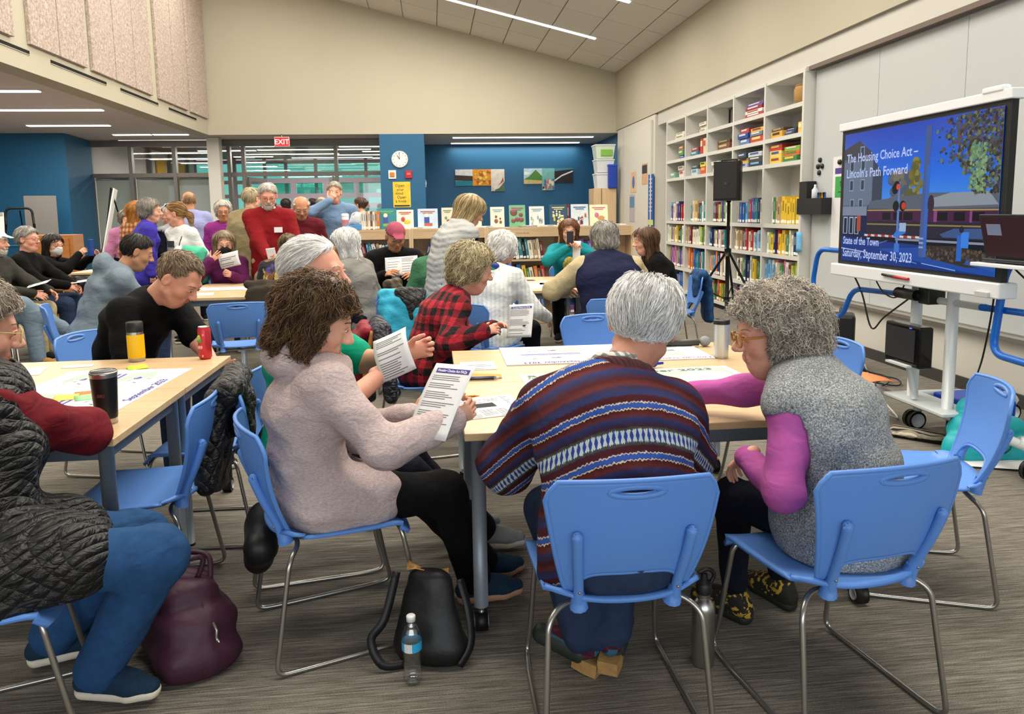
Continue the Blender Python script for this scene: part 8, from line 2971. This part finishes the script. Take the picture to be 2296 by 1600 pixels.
coat('brown plaid jacket hanging from the chair of the woman in grey', -0.36, 6.80, -58, m_check('brown plaid', '#6a5a3c', '#26241c', 0.12), 0.86, 0.10, 0.10, 0.05, extra=[(V(-0.42, 6.62, 0.75), V(-0.33, 6.55, 0.10), 0.06, 0.05)])
tq = coat('turquoise rain jacket with a dark lining hung over a chair back', -0.25, 6.10, 8, m_cloth('turquoise nylon', '#35a5c6', 0.06, rough=0.5), 0.84, 0.42, 0.19, 0.05, extra=[(V(-0.36, 6.03, 0.70), V(-0.33, 6.0, 0.36), 0.05, 0.045), (V(-0.14, 6.02, 0.72), V(-0.10, 5.99, 0.10), 0.06, 0.05)])
k = Vector(tq.location)
drape('jacket_lining', 'black quilted liner lying over the turquoise jacket', 'jacket', [((-0.27, 6.05, 0.86), (-0.10, 6.07, 0.85), 0.045, 0.045), ((-0.16, 6.02, 0.80), (-0.13, 6.0, 0.64), 0.05, 0.03, 2.0, (1, 0, 0))], PUFB)
coat('dark brown coat covering the chair of the person in the floral blouse', -1.47, 7.08, -4, M_BROWN, 0.86, 0.46, 0.24, 0.045)
coat('denim jacket hung over the chair of the woman in black', 2.73, 7.52, -86, M_JEAN, 0.82, 0.36, 0.20, 0.05)
gj = drape('jacket', 'mint green jacket carried over the arm of the ponytailed woman', 'jacket', [((-2.78, 9.0, 1.10), (-2.62, 9.02, 1.08), 0.06, 0.06), ((-2.68, 8.99, 1.05), (-2.62, 8.98, 0.78), 0.08, 0.06, 1.3, (1, 0, 0))], m_cloth('mint green nylon', '#4fb593', 0.06), 0.018, 0.014)

# things worn or held
def sub(key, name, mb, m):
    """part in the person's own space"""
    return mb.build(name, m, PEOPLE[key]['root'])


S_ = PEOPLE['redsweater']['J']
c0 = S_['chest'] + S_['fw'] * 0.165 + S_['r2'] * -0.10
sub('redsweater', 'name_tag', MB().box((c0[0], c0[1] + 0.012, c0[2]), (0.09, 0.006, 0.06)), PAPER)
S_ = PEOPLE['whiteshirt']['J']
c0 = S_['chest'] + S_['fw'] * 0.150 + S_['r2'] * 0.06
sub('whiteshirt', 'name_tag', MB().box((c0[0], c0[1], c0[2]), (0.10, 0.012, 0.075), rz=math.radians(38)), PRINTD)
a, b = S_['nb'] + S_['r2'] * -0.09 + S_['fw'] * 0.02, S_['pel'] + S_['r2'] * 0.05 + S_['fw'] * 0.16
m_ = S_['chest'] + S_['fw'] * 0.15 - S_['r2'] * 0.08
sub('whiteshirt', 'bag_strap', MB().tube(smooth_path([a, m_, b], 5), 0.009, 6), BLACKP)
S_ = PEOPLE['cardigan']['J']
F = Field(S_['nb'] - 0.2, S_['nb'] + 0.2, 0.012)
for k_ in range(12):
    t0, t1 = k_ * 0.5236, (k_ + 1) * 0.5236
    F.cap(S_['nb'] + V(0.085 * math.cos(t0), 0.08 * math.sin(t0), 0.015 * math.sin(t0 * 2)), S_['nb'] + V(0.085 * math.cos(t1), 0.08 * math.sin(t1), 0.015 * math.sin(t1 * 2)), 0.034, None, 0.02)
F.cap(S_['nb'] - S_['fw'] * 0.09, S_['nb'] - S_['fw'] * 0.10 - V(0, 0, 0.09), 0.035, 0.02, 0.02, 'u', 2.2, (1, 0, 0))
F.ripple(0.008, 40, 3)
scm = bpy.data.materials.new('striped scarf')
t = NT(scm)
sp = t.n('ShaderNodeSeparateXYZ')
t.l(t.n('ShaderNodeTexCoord').outputs['Object'], sp.inputs[0])
t.base(t.ramp(t.math('FRACT', t.math('MULTIPLY', t.math('ADD', sp.outputs[2], t.math('MULTIPLY', sp.outputs[0], 0.6)), 11)), ((0, '#1f2f8c'), (0.3, '#2456b0'), (0.5, '#1c8a8c'), (0.65, '#2f9a4c'), (0.8, '#123a7c')), 'CONSTANT'))
soft('scarf', F, scm, PEOPLE['cardigan']['root'])


def phone(key, label, off, col, hand='R', sz=(0.075, 0.012, 0.15), rx=0.0):
    J_ = PEOPLE[key]['J']
    w_ = to_world(PEOPLE[key], J_['wr' + hand] + V(*off))
    o = empty('phone', w_, -math.radians(PEOPLE[key]['face']), label, 'phone')
    o.rotation_euler[0] = rx
    MB().box((0, 0, 0), sz, ch=0.004).build('case', mat('phone case ' + col, col, 0.4), o)
    MB().box((0, -sz[1] / 2 - 0.0008, 0), (sz[0] * 0.9, 0.001, sz[2] * 0.93)).build('glass', mat('phone glass', '#0c0d10', 0.1), o)
    MB().tube([(sz[0] * 0.3, sz[1] / 2, sz[2] * 0.4), (sz[0] * 0.3, sz[1] / 2 + 0.002, sz[2] * 0.4)], 0.006, 8).build('lens', BLACKP, o)


phone('maskwoman', 'phone in a fluffy blue case held up by the masked woman in black', (-0.06, 0.12, 0.08), '#12408c', 'R', (0.10, 0.03, 0.2))
phone('tealfleece', 'black phone held upright by the woman in the teal fleece', (-0.03, 0.08, 0.12), '#111214')
phone('blacktee', 'dark phone held in the lap of the man in the black T-shirt', (-0.05, 0.12, 0.03), '#1a1a22', 'R', (0.075, 0.012, 0.15), 1.2)

# clogs and argyle socks of the man in the wool sweater
E_ = PEOPLE['fairisle']
cork = mat('tan cork wedge', '#a9834e', 0.8, var=0.15, vscale=60)
arg = m_check('argyle wool', '#5c1a30', '#2a5a6c', 0.075)
for n in 'RL':
    A = E_['J']['an' + n]
    t_ = nrm(E_['J']['toe' + n])
    sd = nrm(np.cross(t_, V(0, 0, 1)))
    u_ = np.cross(sd, t_)
    F = Field(A - 0.2, A + 0.26, 0.008)
    K_ = E_['J']['kn' + n]
    F.cap(A - u_ * 0.03, A + nrm(K_ - A) * 0.20, 0.036, 0.046, 0.02)
    F.cap(A - u_ * 0.03 - t_ * 0.03, A - u_ * 0.04 + t_ * 0.10, 0.034, 0.03, 0.02)
    soft('sock', F, arg, E_['root'])
    F = Field(A - 0.24, A + 0.24, 0.008)
    F.cap(A - t_ * 0.0 - u_ * 0.055, A + t_ * 0.15 - u_ * 0.060, 0.040, 0.034, 0.02, 'u', 1.1, sd)
    F.half(A - u_ * 0.10, -u_)
    F.cap(A + t_ * 0.03, A - t_ * 0.1 + u_ * 0.1, 0.045, 0.07, 0.01, 's')
    sh = soft('clog', F, mat('dark green leather', '#26302a', 0.5), E_['root'])
    W_ = MB()
    bb_ = basis(Vector(A - u_ * 0.105 - t_ * 0.075), sd, t_)
    W_.prism([(-0.032, 0.0), (0.032, 0.0), (0.035, 0.05), (0.030, 0.09), (-0.030, 0.09), (-0.035, 0.05)], 0.045, M=bb_)
    W_.build('cork_sole', cork, sh)
# ribbed collar and the checked shirt collar above it
J_ = E_['J']
ax_ = nrm(J_['up'] + V(0.12, -0.25, 0.3))
e1_ = nrm(J_['r2'] - ax_ * (J_['r2'] @ ax_))
e2_ = np.cross(ax_, e1_)
for nm_, m_, R_, r_, lo_, hi_ in (('collar', m_rib('ribbed maroon wool', '#452022', 420), 0.102, 0.018, 0.004, 0.034), ('shirt_collar', m_check('white checked shirting', '#dcdad0', '#77767e', 0.022), 0.080, 0.007, 0.036, 0.072)):
    F = Field(J_['nb'] - 0.2, J_['nb'] + 0.2, 0.007)
    for lv_ in np.linspace(lo_, hi_, 4):
        for a_ in range(16):
            q_ = [J_['nb'] + J_['r2'] * 0.022 + ax_ * (lv_ - 0.02 * max(0, math.sin(t0))) + (e1_ * math.cos(t0) + e2_ * math.sin(t0)) * R_ for t0 in (a_ * 0.3927, (a_ + 1) * 0.3927)]
            F.cap(q_[0], q_[1], r_, None, 0.01)
    soft(nm_, F, m_, E_['root'])

# ------------------------------------------------------------------ wall things
ck = empty('wall_clock', (-0.655, YB - 0.005, 2.67), 0, 'round white wall clock on the blue column', 'clock')
T = Matrix.Rotation(math.pi / 2, 4, 'X')
MB().lathe([(0, 0), (0.18, 0.0), (0.185, 0.02), (0.178, 0.035), (0.165, 0.036)], 32, M=T).build('case', mat('clock rim', '#c9ccca', 0.4), ck)
MB().lathe([(0.168, 0.03), (0, 0.031)], 32, M=T).build('dial', mat('clock dial', '#dfe1de', 0.5), ck)
tk = MB()
for i in range(12):
    a = i * math.pi / 6
    tk.box((0.14 * math.sin(a), -0.033, 0.14 * math.cos(a)), (0.014, 0.003, 0.014))
tk.build('hour_marks', PRINTD, ck)
MB().tube([(0, -0.035, 0), (-0.055, -0.035, 0.085)], 0.006, 6).build('hour_hand', PRINTD, ck)
MB().tube([(0, -0.036, 0), (-0.012, -0.036, 0.14)], 0.004, 6).build('minute_hand', PRINTD, ck)
st = empty('fire_strobe', (-0.83, YB, 2.34), 0, 'white wall strobe with an amber lens under the clock', 'alarm')
MB().box((0, -0.015, 0), (0.17, 0.03, 0.19), ch=0.008).build('plate', mat('white plastic', '#dedddb', 0.4), st)
MB().box((0, -0.035, 0), (0.10, 0.03, 0.10), ch=0.01).build('lens', mat('amber lens', '#c07a24', 0.3), st)
st = empty('fire_alarm_pull', (-0.47, YB, 2.34), 0, 'red fire alarm box beside the amber strobe', 'alarm')
MB().box((0, -0.02, 0), (0.15, 0.04, 0.17), ch=0.008).build('box', mat('alarm red', '#b0141c', 0.4), st)
MB().box((0, -0.045, 0.01), (0.08, 0.012, 0.05), ch=0.003).build('pull_bar', mat('alarm light red', '#c9666a', 0.4), st)
po = empty('poster', (-0.635, YB - 0.006, 1.90), 0, 'yellow reading poster on the blue column', 'poster')
MB().box((0, 0, 0), (0.385, 0.006, 0.56)).build('sheet', mat('yellow poster paper', '#e0bd35', 0.6, var=0.2, vscale=9), po)
for i, (s, sz) in enumerate((('Open', 0.09), ('your', 0.085), ('mind', 0.085), ('Open', 0.09), ('a book', 0.085))):
    lettering('poster_lettering', s, sz, PRINTD, po, basis((-0.14 + 0.03 * (i % 2), -0.006, 0.17 - 0.085 * i), (1, 0, 0), (0, 0, 1)))
MB().box((0, -0.005, -0.245), (0.34, 0.004, 0.03)).build('poster_footer', PRINTD, po)
o = empty('light_switch', (-0.105, 17.6, 2.15), 0, 'white switch plate on the side of the blue column', 'switch')
MB().box((0.006, 0, 0), (0.012, 0.12, 0.16), ch=0.003).build('plate', mat('white plastic', '#dedddb', 0.4), o)
MB().box((0.015, 0, 0), (0.01, 0.03, 0.06)).build('rocker', PAPER, o)


def art(x0, x1, z0, z1, cols, label, kind):
    w, h = x1 - x0, z1 - z0
    o = empty('artwork', ((x0 + x1) / 2, 19.99, (z0 + z1) / 2), 0, label, 'artwork', 'student paintings on the alcove wall')
    MM = [mat('paint ' + c, c, 0.7, var=0.15, vscale=10) for c in cols]
    MB().box((0, -0.012, 0), (w, 0.024, h)).build('canvas', MM[0], o)
    p = MB()
    T = basis((0, -0.0245, 0), (1, 0, 0), (0, 0, 1))

    def pg(pts, mi, k=[0]):
        k[0] += 0.0004
        p.add([(u * w, v * h, 0.0005 + k[0] % 0.01) for u, v in pts], [tuple(range(len(pts)))], mi, M=T)
    if kind == 'mount':
        pg([(-0.5, -0.2), (-0.2, 0.0), (0.15, 0.42), (0.5, 0.0), (0.5, -0.3), (-0.5, -0.3)], 1)
        pg([(-0.5, -0.5), (0.5, -0.5), (0.5, -0.28), (-0.5, -0.2)], 2)
        pg([(-0.5, 0.1), (-0.3, 0.05), (-0.1, 0.2), (-0.45, 0.3)], 3)
    elif kind == 'bands':
        for i in range(3):
            pg([(-0.5, -0.5 + 0.33 * i), (0.5, -0.5 + 0.30 * i), (0.5, -0.17 + 0.33 * i if i < 2 else 0.5), (-0.5, -0.2 + 0.36 * i if i < 2 else 0.5)], 1 + i % 3)
    elif kind == 'slope':
        pg([(-0.5, -0.5), (0.5, -0.5), (0.5, -0.05), (0.1, -0.35)], 1)
        pg([(0.0, -0.25), (0.45, -0.05), (0.4, 0.15), (0.2, -0.1)], 2)
        pg([(-0.5, -0.45), (-0.2, -0.5), (-0.5, -0.2)], 3)
    elif kind == 'streak':
        pg([(-0.5, -0.4), (-0.1, -0.05), (0.5, 0.25), (0.5, 0.35), (-0.1, 0.05), (-0.5, -0.3)], 1)
        pg([(-0.5, 0.3), (0.5, 0.42), (0.5, 0.5), (-0.5, 0.5)], 2)
    else:
        q = random.Random(len(label))
        for i in range(26):
            a, b_, r_ = q.uniform(-0.42, 0.42), q.uniform(-0.42, 0.42 if kind == 'dots' else -0.05), q.uniform(0.05, 0.12)
            pg([(max(-0.5, min(0.5, a + r_ * math.cos(k))), max(-0.5, min(0.5, b_ + r_ * math.sin(k)))) for k in range(6)], 1 + i % 3)
    p.build('paint', MM, o)


art(0.65, 1.10, 2.17, 2.59, ['#cfd6d8', '#1f7c8c', '#3a2f2c', '#d8d8d4'], 'painting of turquoise water and grey clouds', 'bands')
art(1.10, 1.58, 2.17, 2.59, ['#d88f2c', '#e8c65a', '#a85a24', '#e0a844'], 'orange and gold painting', 'dots')
art(1.58, 1.93, 2.02, 2.59, ['#d9d2c4', '#4c6a54', '#a8503c', '#c9c4b4'], 'tall cream painting with a green slope', 'slope')
art(2.44, 2.92, 2.20, 2.60, ['#a9c4cc', '#4a7a34', '#b8a874', '#cfe0dc'], 'painting of a green mountain', 'mount')
art(2.92, 3.25, 2.03, 2.60, ['#6fa8a4', '#c45c5c', '#d8d0b4', '#4a6a94'], 'tall painting of a flower field', 'field')
art(3.25, 3.74, 2.22, 2.60, ['#241f26', '#d8dce0', '#3c7c8c', '#5a3a34'], 'black painting with a white streak', 'streak')
# cabinets and stacked tubs at the right end of the alcove
for i, (x0, x1, zz, lb) in enumerate(((3.60, 3.78, 1.97, 'narrow tall maple cabinet in the alcove'), (3.79, 4.12, 1.97, 'wide tall maple cabinet at the alcove end'))):
    o = empty('cabinet', ((x0 + x1) / 2, 16.9, 0), 0, lb, 'cabinet')
    MB().box((0, 0.1, zz / 2), (x1 - x0, 0.5, zz)).build('body', MAPLE2, o)
    MB().box((0, -0.16, zz / 2 + 0.03), (x1 - x0 - 0.02, 0.02, zz - 0.1), ch=0.003).build('door', MAPLE2, o)
for i, (x, z, w, h, c, lb) in enumerate(((3.87, 1.972, 0.40, 0.34, '#dfe3e6', 'clear plastic tub at the bottom of the stack'), (3.87, 2.316, 0.40, 0.30, '#d9dde0', 'clear plastic tub with papers in the middle of the stack'), (3.87, 2.62, 0.44, 0.32, '#cfe0cc', 'clear plastic tub with green things on top of the stack'))):
    o = empty('storage_tub', (x, 16.95, z), 0, lb, 'tub', 'stacked plastic tubs')
    MB().add([(sx * w * 0.42, sy * 0.17, 0) for sx, sy in ((-1, -1), (1, -1), (1, 1), (-1, 1))] + [(sx * w * 0.5, sy * 0.2, h * 0.88) for sx, sy in ((-1, -1), (1, -1), (1, 1), (-1, 1))],
             [(3, 2, 1, 0), (0, 1, 5, 4), (1, 2, 6, 5), (2, 3, 7, 6), (3, 0, 4, 7)]).build('tub', mat('tub plastic ' + c, c, 0.3), o)
    MB().box((0, 0, h * 0.92), (w * 1.06, 0.43, h * 0.1), ch=0.01).build('lid', mat('white tub lid', '#dfe2e2', 0.4), o)
    if i == 2:
        MB().box((0.03, -0.19, h * 0.4), (w * 0.6, 0.03, h * 0.45), ch=0.01).build('contents', mat('green contents', '#7fb84c', 0.5), o)
o = empty('storage_tub', (4.02, 16.715, 1.969), 0, 'upright royal blue tub beside the clear tubs', 'tub', 'stacked plastic tubs')
MB().box((0, 0, 0.25), (0.2, 0.1, 0.5), ch=0.02).build('tub', mat('royal blue tub', '#1d3fa8', 0.4), o)
MB().box((0, 0, 0.50), (0.22, 0.12, 0.04), ch=0.01).build('rim', mat('royal blue rim', '#2a4fc0', 0.4), o)
# posters on the door panel of the right wall
for i, (y, z, w, h, c1, c2, lb) in enumerate(((14.28, 1.66, 0.36, 0.98, '#1c4f9c', '#c8cf6a', 'long blue banner with lines of white text on the door panel'), (14.72, 2.18, 0.38, 0.40, '#c9a07c', '#2c2a30', 'small tan and black picture above the blue banner'),
                                          (15.55, 2.05, 0.42, 0.42, '#d8b48c', '#4c6ca8', 'peach coloured picture with a blue oval on the door panel'), (15.65, 1.52, 0.40, 0.56, '#b4a8b0', '#5a86a8', 'pale mauve poster below the peach picture'))):
    o = empty('poster', (XE - 0.034, y, z), 0, lb, 'poster', 'posters on the door panel')
    MB().box((0, 0, 0), (0.006, w, h)).build('sheet', mat('poster ' + c1, c1, 0.6, var=0.12, vscale=8), o)
    p = MB()
    if i == 0:
        for k in range(9):
            p.box((-0.004, 0.02, 0.40 - 0.075 * k), (0.002, w * 0.5, 0.018), mi=1)
        p.box((-0.004, 0, -0.42), (0.002, w * 0.9, 0.10), mi=0)
    elif i == 2:
        p.ball((-0.003, 0, 0), (0.003, 0.10, 0.13), 16, 8)
    else:
        p.box((-0.004, 0, h * 0.22), (0.002, w * 0.9, h * 0.4))
    p.build('artwork', [mat('poster ' + c2, c2, 0.6), PAPER], o)
# mesh organiser, magnets, chart and a face mask on the whiteboard wall
og = empty('wall_organiser', (XE + 0.11, 8.18, 1.40), 0, 'black mesh marker organiser hung on the whiteboard', 'organiser')
MB().box((-0.06, 0, 0.09), (0.12, 0.56, 0.18)).build('basket', mat('black mesh', '#17171a', 0.6, bump=0.8, bscale=150), og)
MB().box((-0.06, 0.15, 0.26), (0.11, 0.18, 0.22)).build('letter_holder', mat('black mesh', '#17171a', 0.6), og)
MB().lathe([(0, 0.12), (0.035, 0.12), (0.035, 0.27), (0.012, 0.30), (0.012, 0.33), (0, 0.33)], 14, (-0.07, -0.04, 0)).build('sanitiser_pump', mat('pale plastic', '#c9d2da', 0.3), og)
for i, c in enumerate(('#2f3fa8', '#3a8c4c', '#b0343c', '#c9c03c', '#2a2a2c', '#3c6cc0')):
    MB().tube([(-0.06, -0.10 - 0.03 * i, 0.14), (-0.07, -0.11 - 0.03 * i, 0.24)], 0.009, 8).build('marker', mat('marker ' + c, c, 0.4), og)
for i, (y, z) in enumerate(((8.18, 2.0), (8.22, 1.93), (8.13, 1.93), (8.19, 1.86))):
    o = MB().lathe([(0, 0.02), (0.026, 0.02), (0.028, 0), (0, 0)], 14, M=basis((0, 0, 0), (0, 0, 1), (0, 1, 0))).build('magnet', BLACKP, None, (XE + 0.115, y, z))
    tag(o, 'round black magnet on the whiteboard above the marker organiser', 'magnet', 'round black magnets')
ch = empty('paper_chart', (XE + 0.112, 7.35, 1.50), 0, 'tall white paper chart hung beside the screen', 'chart')
MB().box((0, 0, 0), (0.003, 1.1, 1.02)).build('sheet', PAPER, ch)
for y in (0.38, 0.08):
    MB().box((-0.003, y, 0.36), (0.002, 0.24, 0.06)).build('violet_heading', PURPLEP, ch)
gs = MB().box((-0.003, 0.38, 0.19), (0.003, 0.22, 0.22)).build('green_square', mat('green card', '#3c9a4a', 0.6), ch)
MB().tube([(-0.006, 0.42, 0.14), (-0.006, 0.34, 0.14), (-0.006, 0.34, 0.20), (-0.006, 0.38, 0.20), (-0.006, 0.38, 0.25)], 0.005, 5).build('hand_symbol', mat('dark green print', '#1f6a30', 0.6), gs)
MB().lathe([(0, 0.02), (0.026, 0.02), (0.028, 0), (0, 0)], 14, M=basis((-0.005, 0.40, 0.45), (0, 0, 1), (0, 1, 0))).build('magnet', BLACKP, ch)
for k in range(6):
    MB().box((-0.003, 0.08, 0.20 - 0.06 * k), (0.002, 0.2, 0.012)).build('text_line', PRINT, ch)
fm = MB().sheet([[(-0.03 * math.sin(j * 0.8), -0.06 + 0.03 * j, -0.11 + 0.045 * i + 0.01 * math.sin(j)) for j in range(5)] for i in range(6)], 0.003).build('face_mask', mat('light blue mask', '#6fb4dc', 0.7), None, (XE - 0.005, 8.38, 1.08))
tag(fm, 'light blue face mask hanging at the edge of the built-in shelf', 'mask')

# ------------------------------------------------------------------ left side: easels, cabinet, table, armchairs
WOODB = m_wood('orange brown wood', '#8a5420', '#a86c30', 0.45, (1, 1, 8))
cb = empty('cabinet', (-5.76, 12.25, 0), 0.05, 'orange brown wooden cabinet behind the white cardboard easel', 'cabinet')
MB().box((0, 0.2, 0.62), (0.62, 0.4, 1.24), ch=0.004).build('body', WOODB, cb)
MB().box((-0.02, -0.01, 0.62), (0.54, 0.02, 1.14), ch=0.003).build('door', WOODB, cb)
MB().ball((0.05, -0.03, 1.10), 0.02, 10, 6).build('knob', SST, cb)
cb = empty('cabinet', (-4.44, 12.85, 0), 0.0, 'orange brown low cabinet with a kettle on it', 'cabinet')
MB().box((0, 0.2, 0.58), (0.75, 0.4, 1.16), ch=0.004).build('body', WOODB, cb)
MB().box((0, -0.01, 0.58), (0.7, 0.02, 1.1)).build('door', WOODB, cb)
kt = empty('kettle', (-4.61, 12.95, 1.162), 0, 'grey kettle with a dark lid on the low cabinet', 'kettle')
MB().lathe([(0, 0), (0.11, 0), (0.12, 0.05), (0.09, 0.16), (0.07, 0.18), (0, 0.19)], 20).build('body', mat('grey enamel', '#8f8c84', 0.4), kt)
MB().lathe([(0.07, 0.18), (0.05, 0.24), (0, 0.26)], 16).build('lid', mat('brown lid', '#4a382c', 0.5), kt)
MB().tube(smooth_path([(-0.1, 0, 0.06), (-0.17, 0, 0.10), (-0.16, 0, 0.19), (-0.08, 0, 0.17)], 4), 0.012, 6).build('handle', BLACKP, kt)
table(-5.0, -3.75, 11.0, 11.7, 'pale table with coloured charts under the easel', ())
for i, (x, c) in enumerate(((-4.75, '#b8cc9c'), (-4.35, '#e0c08c'), (-4.05, '#d88f8c'))):
    tag(MB().box((0, 0, 0), (0.36, 0.4, 0.004)).build('chart_sheet', mat('chart ' + c, c, 0.7, var=0.2, vscale=9), None, (x, 11.3, 0.744), 0.1 * i), ['pale green chart on the table under the easel', 'pale orange chart on the table under the easel', 'pink chart on the table under the easel'][i], 'chart', 'coloured charts')


def easel(x, y, rz, label, board, bc, z0=0.62, z1=1.85, w=0.7, tilt=0.12, hoop=False):
    o = empty('easel', (x, y, 0), rz, label, 'easel', 'presentation easels')
    for sx in (-1, 1):
        MB().tube([(sx * w * 0.62, -0.30, 0.01), (sx * w * 0.36, 0.05, 1.25), (sx * w * 0.22, 0.16, z1 - 0.02)] if not hoop else [(sx * w * 0.5, -0.25, 0.01), (sx * w * 0.3, 0.10, z1 - 0.35)], 0.022 if hoop else 0.012, 8).build('leg', BLACKM, o)
    MB().tube([(0, 0.55, 0.01), (0, 0.16, z1 - 0.10)], 0.012, 8).build('rear_leg', BLACKM, o)
    MB().box((0, -0.12, z0 - 0.02), (w * 0.9, 0.06, 0.03)).build('ledge', BLACKM, o)
    if hoop:
        MB().tube(bent_path([(-w * 0.3, 0.10, z1 - 0.36), (-w * 0.28, 0.10, z1 - 0.06), (w * 0.28, 0.10, z1 - 0.06), (w * 0.3, 0.10, z1 - 0.36)], 0.1, 6), 0.022, 8).build('hoop', BLACKM, o)
    T = Matrix.Translation((0, -0.10, z0)) @ Matrix.Rotation(-tilt, 4, 'X')
    if board:
        b = MB().box((0, 0, (z1 - z0) / 2), (w, 0.02, z1 - z0), M=T, ch=0.003).build(board, mat('board ' + bc, bc, 0.6), o)
        if board == 'flip_pad':
            MB().box((0, -0.015, (z1 - z0) - 0.03), (w * 0.96, 0.02, 0.06), M=T).build('clamp', mat('grey clamp', '#9a9a96', 0.5), b)
    return o


easel(-7.62, 15.9, 0.35, 'black easel with a tall grey board before the blue wall', 'board', '#6a6663', 0.55, 1.95, 0.55)
easel(-7.55, 14.9, 0.2, 'black hoop easel in front of the tall grey board', None, '#8a8682', 0.6, 1.75, 0.75, hoop=True)
easel(-7.9, 14.6, 0.2, 'flip chart easel with a white pad before the blue wall', 'flip_pad', '#dcdcd8', 0.8, 1.62, 0.5, hoop=True)
we = easel(-5.25, 12.9, -1.25, 'tall easel holding a white board seen almost edge-on', 'white_board', '#dfe0de', 0.55, 1.98, 0.9, tilt=0.22)

OAK = m_wood('oak arm', '#a5763e', '#c49a5c', 0.4)


def armchair(x, y, face, label):
    o = empty('armchair', (x, y, 0), -math.radians(face), label, 'armchair', 'wooden armed chairs along the left')
    UP = m_cloth('charcoal upholstery', '#24242a', 0.1)
    MB().box((0, 0, 0.42), (0.50, 0.48, 0.07), ch=0.02).build('seat', UP, o)
    MB().box((0, -0.25, 0.72), (0.48, 0.06, 0.42), ch=0.02).build('backrest', UP, o)
    for sx in (-1, 1):
        MB().tube(bent_path([(sx * 0.27, 0.25, 0.01), (sx * 0.27, 0.22, 0.62), (sx * 0.27, -0.24, 0.64), (sx * 0.26, -0.28, 0.01)], 0.05), 0.012, 8).build('leg_frame', STEEL, o)
        MB().tube(smooth_path([(sx * 0.27, 0.27, 0.645), (sx * 0.27, 0.1, 0.665), (sx * 0.27, -0.22, 0.66)], 4), (0.022, ) * 9, 10).build('armrest', OAK, o)
    return o


for k_, lb in (('jeanscross', 'armchair under the person with crossed legs'), ('whitecap', 'armchair under the man in the white cap'), ('greyman', 'armchair under the grey haired man in black'), ('maskwoman', 'armchair under the woman with the white mask')):
    x_, y_ = PEOPLE[k_]['loc']
    armchair(x_, y_, 88, lb)
